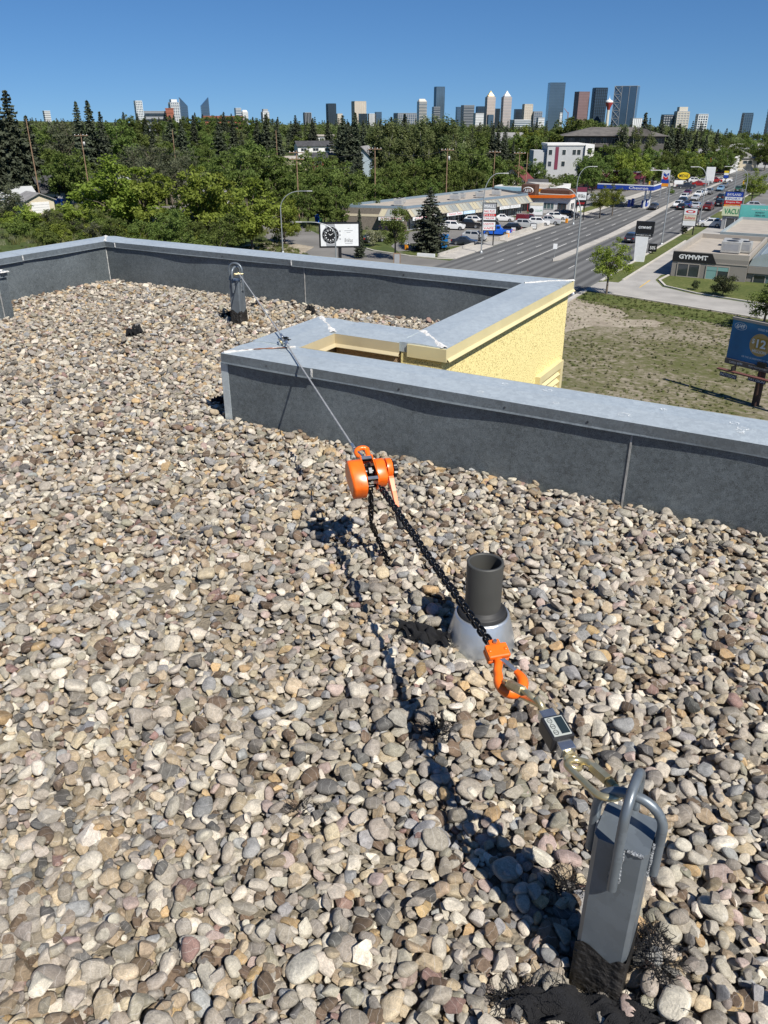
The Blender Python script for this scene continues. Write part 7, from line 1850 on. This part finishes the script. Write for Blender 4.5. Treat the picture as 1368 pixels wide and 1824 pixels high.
# ================================================================== SIGNS
def face_cam(p, extra=0.0): return math.atan2(-p.y, -p.x) + math.pi / 2 + extra
FACE = Matrix(((1, 0, 0, 0), (0, 0, -1, 0), (0, 1, 0, 0), (0, 0, 0, 1)))     # local x right, y up, z towards the viewer (-y)
def panel(parent, x0, x1, z0, z1, m, name='panel', y=-.12, d=.04):
    return MB().span(x0, x1, y - d, y, z0, z1).build(name, m, parent)
def on_face(x, z, y=-.165): return T((x, y, z)) @ FACE
def disc(parent, x, z, r, m, name, y=-.166, sx=1.0, sz=1.0, r0=0.0):
    n = 32; vs = [(x + r * sx * math.cos(2 * math.pi * k / n), y, z + r * sz * math.sin(2 * math.pi * k / n)) for k in range(n)]
    if r0:
        vs += [(x + r0 * sx * math.cos(2 * math.pi * k / n), y, z + r0 * sz * math.sin(2 * math.pi * k / n)) for k in range(n)]
        return MB().add(vs, [(k, (k + 1) % n, n + (k + 1) % n, n + k) for k in range(n)]).build(name, m, parent)
    return MB().add(vs, [tuple(range(n))]).build(name, m, parent)
# watch billboard
p = on_ground(606, 470); zt_ = height_for(p, 399, 599); zb_ = height_for(p, 438, 599)
w = 66 / F_PX * proj(p)[2]
wb = thing('watch_billboard', 'white billboard with a large dark wristwatch, beside the thin spruce', 'billboard', p, face_cam(p, .02))
MB().span(-.25, .25, -.02, .35, -.5, zb_ + .4).build('post', M_BLACKP, wb); MB().span(-w / 2 - .25, w / 2 + .25, -.119, .1, zb_ - .25, zt_ + .25).build('frame', M_BLACKP, wb)
pn = panel(wb, -w / 2, w / 2, zb_, zt_, M_SIGNW, 'poster', -.12, .05)
zc_ = (zb_ + zt_) / 2; rW = (zt_ - zb_) * .40; xw = -w * .24
MB().add([(xw - rW * .62, -.1702, zc_ + rW * .7), (xw + rW * .62, -.1702, zc_ + rW * .7), (xw + rW * .52, -.1702, zt_), (xw - rW * .52, -.1702, zt_)], [(0, 1, 2, 3)]).build('watch_strap', M_GREY, pn)
MB().add([(xw - rW * .52, -.1702, zb_), (xw + rW * .52, -.1702, zb_), (xw + rW * .62, -.1702, zc_ - rW * .7), (xw - rW * .62, -.1702, zc_ - rW * .7)], [(0, 1, 2, 3)]).build('watch_strap', M_GREY, pn)
disc(pn, xw, zc_, rW * 1.05, mat('silver print', (.45, .46, .47), .5), 'watch_case', -.1706); disc(pn, xw, zc_, rW * .98, M_BLACKP, 'watch_bezel', -.1710); disc(pn, xw, zc_, rW * .74, mat('dial ring print', (.35, .36, .36), .5), 'dial_ring', -.1714, r0=rW * .71); 
for k in range(12):
    a = k * math.pi / 6; disc(pn, xw + math.sin(a) * rW * .58, zc_ + math.cos(a) * rW * .58, rW * .07, M_SIGNW, 'hour_marker', -.1716); disc(pn, xw + math.sin(a) * rW * .86, zc_ + math.cos(a) * rW * .86, rW * .045, M_GREY, 'bezel_mark', -.1716)
for a, l in ((-.9, .40), (.95, .55)):
    MB().add([(xw - .05 * math.cos(a), -.172, zc_ + .05 * math.sin(a)), (xw + .05 * math.cos(a), -.172, zc_ - .05 * math.sin(a)), (xw + rW * l * math.sin(a), -.172, zc_ + rW * l * math.cos(a))], [(0, 1, 2)]).build('watch_hand', M_SIGNW, pn)
for dz in (-.28, 0, .28): disc(pn, xw + rW * 1.14, zc_ + rW * dz * 1.6, rW * .10, M_GREY, 'crown_knob', -.1708)
lettering('Brinkhaus', M_BLACKP, pn, on_face(w * .24, zb_ + .85, -.172), w=w * .22, h=.62, shear=.25)
for z, l in ((zt_ - .62, .05), (zt_ - .95, .22), (zt_ - 1.2, .10), (zb_ + .36, .2)):
    MB().add([(w * .24 - w * l / 2, -.1715, z - .04), (w * .24 + w * l / 2, -.1715, z - .04), (w * .24 + w * l / 2, -.1715, z + .04), (w * .24 - w * l / 2, -.1715, z + .04)], [(0, 1, 2, 3)]).build('small_print', M_GREY, pn)
# lottery billboard
p = on_ground(1345, 722); zt_ = height_for(p, 580, 1365); zb_ = zt_ - 3.1
lb = thing('lottery_billboard', 'blue lottery billboard with a gold ball on a brown pole', 'billboard', p, math.radians(156 + 180))
MB().tube([(0, 0, -.5), (0, 0, zb_ + .3)], .30, 14).build('pole', mat('rusty brown steel', (.055, .028, .020), .7, 0, .3, 2), lb)
xl, xr_ = -3.15, 3.35
MB().span(xl, xr_, -.30, -.121, zb_ - .42, zb_ - .001).build('lower_trim', mat('grey brown trim', (.11, .095, .085), .7), lb); MB().span(xl, xr_, -.119, .1, zb_, zt_ + .2).build('backing', M_BLACKP, lb); MB().span(xl, xr_, -.34, -.19, zt_ + .0, zt_ + .2).build('top_trim', M_TAUPE2, lb)
MB().span(xl - .3, xr_ + .3, -.75, -.35, zb_ - .95, zb_ - .85).build('catwalk', mat('rusty red steel', (.13, .05, .04), .7), lb)
MB().span(-.35, .35, -.4, .4, zb_ - .1, zb_ + .3).build('pole_head', M_BLACKP, lb)
for x in (-2.2, 1.8): MB().span(x - .05, x + .05, -.7, -.1, zb_ - .95, zb_ - .45).build('bracket', M_BLACKP, lb)
pt_ = thing
po = panel(lb, xl, xr_, zb_, zt_ - .02, mat('blue poster', (.014, .14, .31), .45, 0, .25, .5), 'poster', -.12, .05)
W_ = xr_ - xl; xb = xl + W_ * .40
MB().add([(xl + W_ * .80, -.1702, zb_), (xr_, -.1702, zb_), (xr_, -.1702, zb_ + 1.9), (xl + W_ * .87, -.1702, zb_ + 1.9)], [(0, 1, 2, 3)]).build('green_field', mat('green print', (.12, .36, .05), .5), po)
MB().add([(xl + W_ * .785, -.1706, zb_), (xl + W_ * .80, -.1706, zb_), (xl + W_ * .87, -.1706, zb_ + 1.9), (xl + W_ * .855, -.1706, zb_ + 1.9)], [(0, 1, 2, 3)]).build('white_stripe', M_SIGNW, po)
disc(po, xb, zb_ + 1.52, .88, mat('gold ball print', (.50, .32, .11), .5, 0, .15, 1), 'gold_ball', -.1704)
MB().add([(xb - .45, -.1706, zb_ + 1.22), (xb + .52, -.1706, zb_ + 1.22), (xb + .60, -.1706, zb_ + 2.05), (xb - .35, -.1706, zb_ + 2.05)], [(0, 1, 2, 3)]).build('gold_square', mat('dark gold print', (.36, .22, .03), .5), po)
lettering('12', M_SIGNW, po, on_face(xb + .08, zb_ + 1.62, -.1712), w=.78, h=.66, bold=.03); lettering('$', M_SIGNW, po, on_face(xb - .60, zb_ + 1.72, -.1712), h=.42, bold=.02)
lettering('MILLION', M_SIGNW, po, on_face(xb + .02, zb_ + 1.0, -.1712), w=1.15, h=.24, bold=.02); lettering('GOLD BALL JACKPOT', M_SIGNW, po, on_face(xb + .62, zb_ + 2.68, -.1712), w=2.1, h=.2, bold=.01)
lettering('6/49', M_SIGNW, po, on_face(xl + .72, zb_ + 2.64, -.1712), w=.72, h=.36, bold=.03, shear=.2); disc(po, xl + .72, zb_ + 2.64, .52, M_SIGNW, 'logo_ring', -.1708, 1, .55, r0=.48)
lettering('OR THE GUARANTEED $1 MILLION', M_SIGNW, po, on_face(xb + .05, zb_ + .38, -.1712), w=2.75, h=.17)
lettering('Lotto 6/49', M_SIGNW, lb, on_face(xl + 1.0, zb_ - .2, -.305), w=1.1, h=.2); lettering('PLAY RESPONSIBLY', M_SIGNW, lb, on_face(xl + 2.9, zb_ - .2, -.305), w=1.6, h=.13)
for x, z in ((xl + .75, zb_ - 1.25), (xl + 3.2, zb_ - 1.05)):
    pl = MB().bevbox((x, -.66, z), (1.5, .06, .34), .02).build('name_plate', M_NAVY, lb); lettering('PATTISON', M_SIGNW, pl, on_face(x, z, -.695), w=1.3, h=.2)
# gym pylon
p = on_ground(1138, 466); zz = height_for(p, 421, 1143); z2 = height_for(p, 394, 1148)
gp_ = thing('gym_pylon_sign', 'black gym sign on a white tapered post at the street', 'sign', p, face_cam(p, -.12))
MB().add([(-.75, -.3, 0), (.75, -.3, 0), (.75, .3, 0), (-.75, .3, 0), (-.95, -.3, zz), (.95, -.3, zz), (.95, .3, zz), (-.95, .3, zz)], [(0, 1, 5, 4), (1, 2, 6, 5), (2, 3, 7, 6), (3, 0, 4, 7), (4, 5, 6, 7)]).build('post', M_SIGNW, gp_)
ww = 31 / F_PX * proj(p)[2]; hz_ = z2 - zz
bx_ = MB().bevbox((.25, 0, zz + hz_ * .60), (ww, .5, hz_ * .8), .03).build('sign_box', M_BLACKP, gp_); bx2 = MB().bevbox((.18, 0, zz + hz_ * .10), (ww * .98, .48, hz_ * .19), .02).build('lower_box', M_BLACKP, gp_); MB().span(.18 - ww * .49, .18 + ww * .49, -.23, .23, zz + hz_ * .19, zz + hz_ * .205).build('divider', M_SIGNW, gp_)
lettering('GYMVMT', M_SIGNW, bx_, on_face(.25, zz + hz_ * .60, -.26), w=ww * .72, h=hz_ * .17, bold=.03); lettering('FITNESS CLUB', M_SIGNW, bx2, on_face(.18, zz + hz_ * .10, -.25), w=ww * .80, h=hz_ * .075)
# simple pylons and boards
def board(x, y, x0, x1, y0, y1, label, rows, posts=2, name='pylon_sign', cat='sign', frame_m=M_BLACKP, turn=0.0, thick=.3, side=None):
    """a sign standing at photo (x, y) whose face spans columns x0..x1 and rows y0 (top)..y1; rows = (fraction, material, text, text material)"""
    p = on_ground(x, y); dz = proj(p)[2]; zt_, zb_ = height_for(p, y0, (x0 + x1) / 2), height_for(p, y1, (x0 + x1) / 2)
    w = (x1 - x0) / F_PX * dz; cx = ((x0 + x1) / 2 - x) / F_PX * dz
    t = thing(name, label, cat, p, face_cam(p, turn))
    MB().span(cx - w / 2 - .1, cx + w / 2 + .1, -thick / 2, thick / 2, zb_ - .1, zt_ + .1).build('cabinet', frame_m, t)
    for k in range(posts):
        px_ = cx + (0 if posts == 1 else (-w * .4 + w * .8 * k / (posts - 1))); MB().span(px_ - .1, px_ + .1, -.1, .1, -.4, zb_ - .1).build('post', frame_m, t)
    z = zt_
    for fr, m_, s_, tm_ in rows:
        h_ = (zt_ - zb_) * fr
        if m_ is not None:
            o = MB().span(cx - w / 2 + .03, cx + w / 2 - .03, -thick / 2 - .04, -thick / 2, z - h_ + .03, z - .03).build('sign_face', m_, t)
            if s_: lettering(s_, tm_, o, on_face(cx, z - h_ / 2, -thick / 2 - .05), w=w * .78, h=h_ * .5, bold=.01)
        z -= h_
    return t
board(862, 437, 857, 880, 362, 410, 'tall white and red tenant sign of the strip mall', [(.2, M_GREY, 'MALL', M_SIGNW), (.18, M_SIGNW, 'NAIL PLUS', M_REDP), (.1, M_REDP, 'PHO', M_SIGNW), (.14, M_SIGNW, 'TAILOR', M_REDP), (.06, M_BLACKP, None, None), (.16, M_SIGNW, 'LIQUOR', M_REDP), (.16, M_SIGNW, 'VAPE', M_REDP)])
t = board(953, 396, 942, 965, 361, 383, 'white billboard with round dark logo before the restaurant', [(.24, M_SIGNBG, None, None), (.76, M_SIGNW, None, None)], 1, 'dental_billboard', 'billboard', M_GREY)
p = on_ground(953, 396); dz = proj(p)[2]; zq = height_for(p, 375, 953); disc(t, -.95, zq, .52, M_BLACKP, 'round_logo', -.2); lettering('CILIUM', M_GREENP, t, on_face(.55, zq, -.2), w=1.5, h=.42)
board(1031, 392, 1023, 1040, 333, 366, 'red and white restaurant sign next to the street lamp', [(.26, M_MAROON, None, None), (.44, M_SIGNW, 'Wilkin', M_BLACKP), (.05, M_BLACKP, None, None), (.25, M_BLACKP, 'A&W', M_REDP)])
board(1223, 418, 1213, 1235, 371, 402, 'white pylon sign with red lettering above the clipped bush', [(.36, M_SIGNW, 'o', M_REDP), (.34, M_SIGNBG, 'Sultans', M_REDP), (.30, M_SIGNW, None, None)], 2, turn=-.1)
board(1300, 395, 1285, 1314, 342, 374, 'tall multicoloured pylon sign with dark peaked top', [(.26, M_BLUEP, 'BAYLAND', M_SIGNW), (.2, M_SIGNW, 'SPORT', M_BLUEP), (.22, M_REDP, 'Empire Flo', M_SIGNW), (.14, M_ORNP, 'DENTURE', M_SIGNBG), (.18, M_NAVY, None, None)], 2, frame_m=M_NAVY, turn=-.1)
p = on_ground(1300, 395)
tb_ = board(1352, 420, 1313, 1368, 365, 397, 'teal billboard at the right edge behind the kiosk', [(1.0, paint((.10, .40, .36)), None, None)], 2, 'teal_billboard', 'billboard', M_GREY, turn=.05)
p = on_ground(1352, 420); dz = proj(p)[2]; zq = height_for(p, 378, 1340); lettering('HALO AT ASHBURY', M_SIGNW, tb_, on_face(-.6, zq + .55, -.22), w=3.2, h=.22); lettering('MONDAY', M_BLACKP, tb_, on_face(-.6, zq, -.22), w=1.6, h=.3); lettering('ZERO IN', M_BLACKP, tb_, on_face(-.6, zq - .5, -.22), w=1.8, h=.3)
t = board(1181, 352, 1174, 1187, 303, 332, 'gas station price sign with blue and red chevrons', [(.55, M_SIGNW, None, None), (.25, M_BLUEP, None, None), (.20, M_ORNP, None, None)], 2, turn=-.15, frame_m=M_GREY)
p = on_ground(1181, 352); zt_ = height_for(p, 303, 1180); zb_ = height_for(p, 332, 1180); wq = 13 / F_PX * proj(p)[2]; hq = (zt_ - zb_) * .55
for k, m_ in enumerate((M_BLUEP, M_REDP)):
    z = zt_ - hq * (.28 + .36 * k); v_ = hq * .28
    MB().add([(-wq * .36, -.2, z), (0, -.2, z - v_ * .7), (wq * .36, -.2, z), (wq * .36, -.2, z - v_), (0, -.2, z - v_ * 1.7), (-wq * .36, -.2, z - v_)], [(0, 5, 4, 1), (1, 4, 3, 2)]).build('chevron', m_, t)
t = board(1215, 333, 1208, 1222, 318, 321, 'yellow oval sign on a pole beside the auto shop', [], 1, 'oval_sign'); p = on_ground(1215, 333); zq = height_for(p, 313, 1215); disc(t, 0, zq, 1.9, M_BLACKP, 'oval_rim', -.17, 1.05, .62); disc(t, 0, zq, 1.75, M_YELP, 'oval_field', -.18, 1.05, .60); lettering('MIDAS', M_BLACKP, t, on_face(0, zq, -.19), w=2.7, h=.9, bold=.02)
board(1263, 330, 1255, 1269, 298, 322, 'tall blank white pylon sign on the far lot', [(1.0, M_SIGNW, None, None)], 1, frame_m=M_SIGNW)
board(1291, 327, 1287, 1295, 304, 317, 'small yellow and blue sign far up the street', [(.3, M_YELP, None, None), (.3, M_SIGNW, None, None), (.4, M_BLUEP, None, None)], 1)
board(1160, 452, 1155, 1167, 435, 447, 'small black sign on the verge by the gym pylon', [(1.0, M_BLACKP, '50%', M_SIGNW)], 1, 'verge_sign')
board(707, 476, 702, 712, 452, 476, 'grey sign back on timber legs at the side street', [(1.0, M_GREY, None, None)], 2, 'sign_back', 'sign', M_WOODP)
board(914, 417, 910, 918, 405, 413, 'small real estate sign on the grass strip', [(1.0, M_SIGNW, 'SALE', M_REDP)], 1, 'lawn_sign')
board(950, 410, 945, 955, 399, 407, 'small white banner sign by the parked cars', [(1.0, M_SIGNW, 'LEASE', M_GREY)], 2, 'lawn_sign')
# low retaining walls, bins, hydrant boxes, people
def low_wall(a, b, h, label, m=M_CONC, th=.3):
    A, B = Vector((a[0], a[1], GZ)), Vector((b[0], b[1], GZ)); L = (B - A).length
    t = thing('retaining_wall', label, 'wall', A, math.atan2((B - A).y, (B - A).x)); n = max(1, int(L / 3))
    for k in range(n): MB().span(L * k / n + .01, L * (k + 1) / n - .01, -th / 2, th / 2, 0, h).build('concrete_block', m, t)
    return t
low_wall((-58.6, 121.5), (-58.6, 136), .55, 'low concrete wall beside the spruce lawn'); low_wall((-56.9, 143), (-56.9, 168.5), .75, 'low concrete wall before the parked cars'); low_wall((-56.9, 143), (-60.5, 141.5), .7, 'short return of the low wall at the lot entrance')
low_wall((-62, 120.6), (-59, 121), .5, 'white painted kerb wall at the spruce corner', M_SIGNW)
def wheelie(x, y, col, label, s=1.0):
    p = on_ground(x, y); t = thing('waste_bin', label, 'bin', p, face_cam(p)); m = paint(col, .5)
    MB().add([(-.27 * s, -.27 * s, .06), (.27 * s, -.27 * s, .06), (.27 * s, .27 * s, .06), (-.27 * s, .27 * s, .06), (-.36 * s, -.38 * s, 1.05 * s), (.36 * s, -.38 * s, 1.05 * s), (.36 * s, .38 * s, 1.05 * s), (-.36 * s, .38 * s, 1.05 * s)], [(0, 1, 5, 4), (1, 2, 6, 5), (2, 3, 7, 6), (3, 0, 4, 7), (3, 2, 1, 0)]).build('tub', m, t)
    MB().bevbox((0, 0, 1.09 * s), (.8 * s, .84 * s, .08), .03).build('lid', m, t); MB().tube([(-.3 * s, .42 * s, .98 * s), (.3 * s, .42 * s, .98 * s)], .03, 6).build('handle', M_TRIM, t)
    for q in (-.28, .28): MB().lathe([(0, -.03), (.12, -.03), (.12, .03), (0, .03)], 10, T((q * s, .3 * s, .12)) @ RY(math.pi / 2)).build('wheel', M_TRIM, t)
wheelie(102, 366, (.01, .10, .55), 'left blue bin by the gravel lane', 1.5); wheelie(111, 366, (.01, .10, .55), 'right blue bin by the gravel lane', 1.4); wheelie(117, 371, (.02, .02, .025), 'black bin right of the blue bins', 1.4); wheelie(124, 367, (.02, .12, .05), 'green bin right of the black bin', 1.3)
wheelie(565, 397, (.01, .10, .50), 'blue bin at the end of the side street', 1.5); wheelie(571, 396, (.02, .10, .05), 'dark green bin beside the side street blue bin', 1.4); wheelie(791, 441, (.01, .16, .45), 'blue bin right of the big spruce', 1.9)
for x, y, lb_ in ((904, 424, 'yellow utility post by the low wall'), (1009, 397, 'yellow utility post near the red and white sign'), (724, 445, 'yellow utility box left of the big spruce')):
    p = on_ground(x, y); t = thing('utility_post', lb_, 'utility post', p); MB().bevbox((0, 0, .45), (.5, .4, .9), .04).build('cabinet', M_ORNP, t); MB().bevbox((0, 0, 1.1), (.54, .44, .4), .05).build('white_cap', M_SIGNW, t)
# two people on the pavement by the low wall
M_DARKCLOTH = mat('dark clothing', (.02, .022, .028), .85); M_GREYCLOTH = mat('grey clothing', (.12, .12, .13), .85); M_SKIN = mat('skin', (.42, .26, .18), .6); M_HAIR = mat('dark hair', (.02, .015, .01), .7)
def person(x, y, h, head, label, m1, m2):
    p = on_ground(x, y); p.z += .15
    t = thing('person', label, 'person', p, math.radians(head)); s = h / 1.75
    me = bpy.data.meshes.new('body')
    V = [(0, 0, .95), (0, 0, 1.15), (.02, 0, 1.38), (.02, 0, 1.5), (.03, 0, 1.62), (.03, 0, 1.70), (0, -.1, .88), (.12, -.1, .5), (-.02, -.1, .08), (.1, -.1, .03), (0, .1, .88), (-.06, .1, .5), (-.2, .1, .1), (-.09, .1, .03), (.02, -.19, 1.40), (-.04, -.24, 1.12), (.08, -.25, .88), (.13, -.25, .80), (.02, .19, 1.40), (.06, .24, 1.12), (.2, .24, .92), (.25, .24, .86)]
    E_ = [(0, 1), (1, 2), (2, 3), (3, 4), (4, 5), (0, 6), (6, 7), (7, 8), (8, 9), (0, 10), (10, 11), (11, 12), (12, 13), (2, 14), (14, 15), (15, 16), (16, 17), (2, 18), (18, 19), (19, 20), (20, 21)]
    Rr = [.15, .14, .16, .055, .095, .085, .085, .065, .045, .04, .085, .065, .045, .04, .06, .045, .036, .035, .06, .045, .036, .035]
    me.from_pydata([tuple(Vector(v) * s) for v in V], E_, [])
    o = link('body', me, m1, t); md = o.modifiers.new('skin', 'SKIN')
    for i, r_ in enumerate(Rr): me.skin_vertices[0].data[i].radius = (r_ * s, r_ * s)
    me.skin_vertices[0].data[0].use_root = True; o.modifiers.new('smooth', 'SUBSURF').levels = 1
    MB().lathe([(.0, -.02), (.09, 0), (.105, .06), (.085, .13), (0, .155)], 12, T((.02 * s, 0, 1.62 * s)) @ Matrix.Scale(s, 4)).build('hair', M_HAIR, t)
    MB().lathe([(0, -.13), (.05, -.12), (.082, -.03), (.09, .03), (.06, .09)], 12, T((.045 * s, 0, 1.63 * s)) @ Matrix.Scale(s, 4)).build('face', M_SKIN, t)
    MB().lathe([(.10, .42), (.115, .6), (.16, .88), (.165, .98)], 10, T((0, 0, 0)) @ Matrix.Scale(s, 4) @ Matrix.Diagonal((.8, 1.15, 1, 1)) ).build('trousers', m2, t)
    return t
person(853, 431, 1.75, 200, 'person in dark clothes walking left on the pavement by the low wall', M_DARKCLOTH, M_DARKCLOTH)
person(858, 429, 1.65, 195, 'person in grey walking behind the first on the pavement', M_GREYCLOTH, M_DARKCLOTH)
# traffic light at the far junction
for x, y, lb_ in ((1318, 360, 'yellow traffic light at the far right junction'), (1152, 362, 'small traffic sign on the median near the blue car')):
    p = on_ground(x, y); t = thing('traffic_light', lb_, 'traffic light', p, face_cam(p)); MB().tube([(0, 0, 0), (0, 0, 5.2)], .09, 8).build('pole', M_STEELP, t); MB().bevbox((0, -.1, 4.7), (.38, .26, 1.05), .04).build('housing', M_YELP, t)
    for k, m_ in enumerate((M_GREENP, M_ORNP, M_REDP)): disc(t, 0, 4.4 + .3 * k, .11, m_, 'lens', -.24)
p = on_ground(987, 462); t = thing('median_sign', 'small white keep right sign on the tip of the median', 'traffic sign', p, face_cam(p)); MB().tube([(0, 0, 0), (0, 0, 2.3)], .045, 6).build('post', M_STEELP, t); MB().span(-.32, .32, -.07, -.05, 1.6, 2.4).build('plate', M_SIGNW, t)
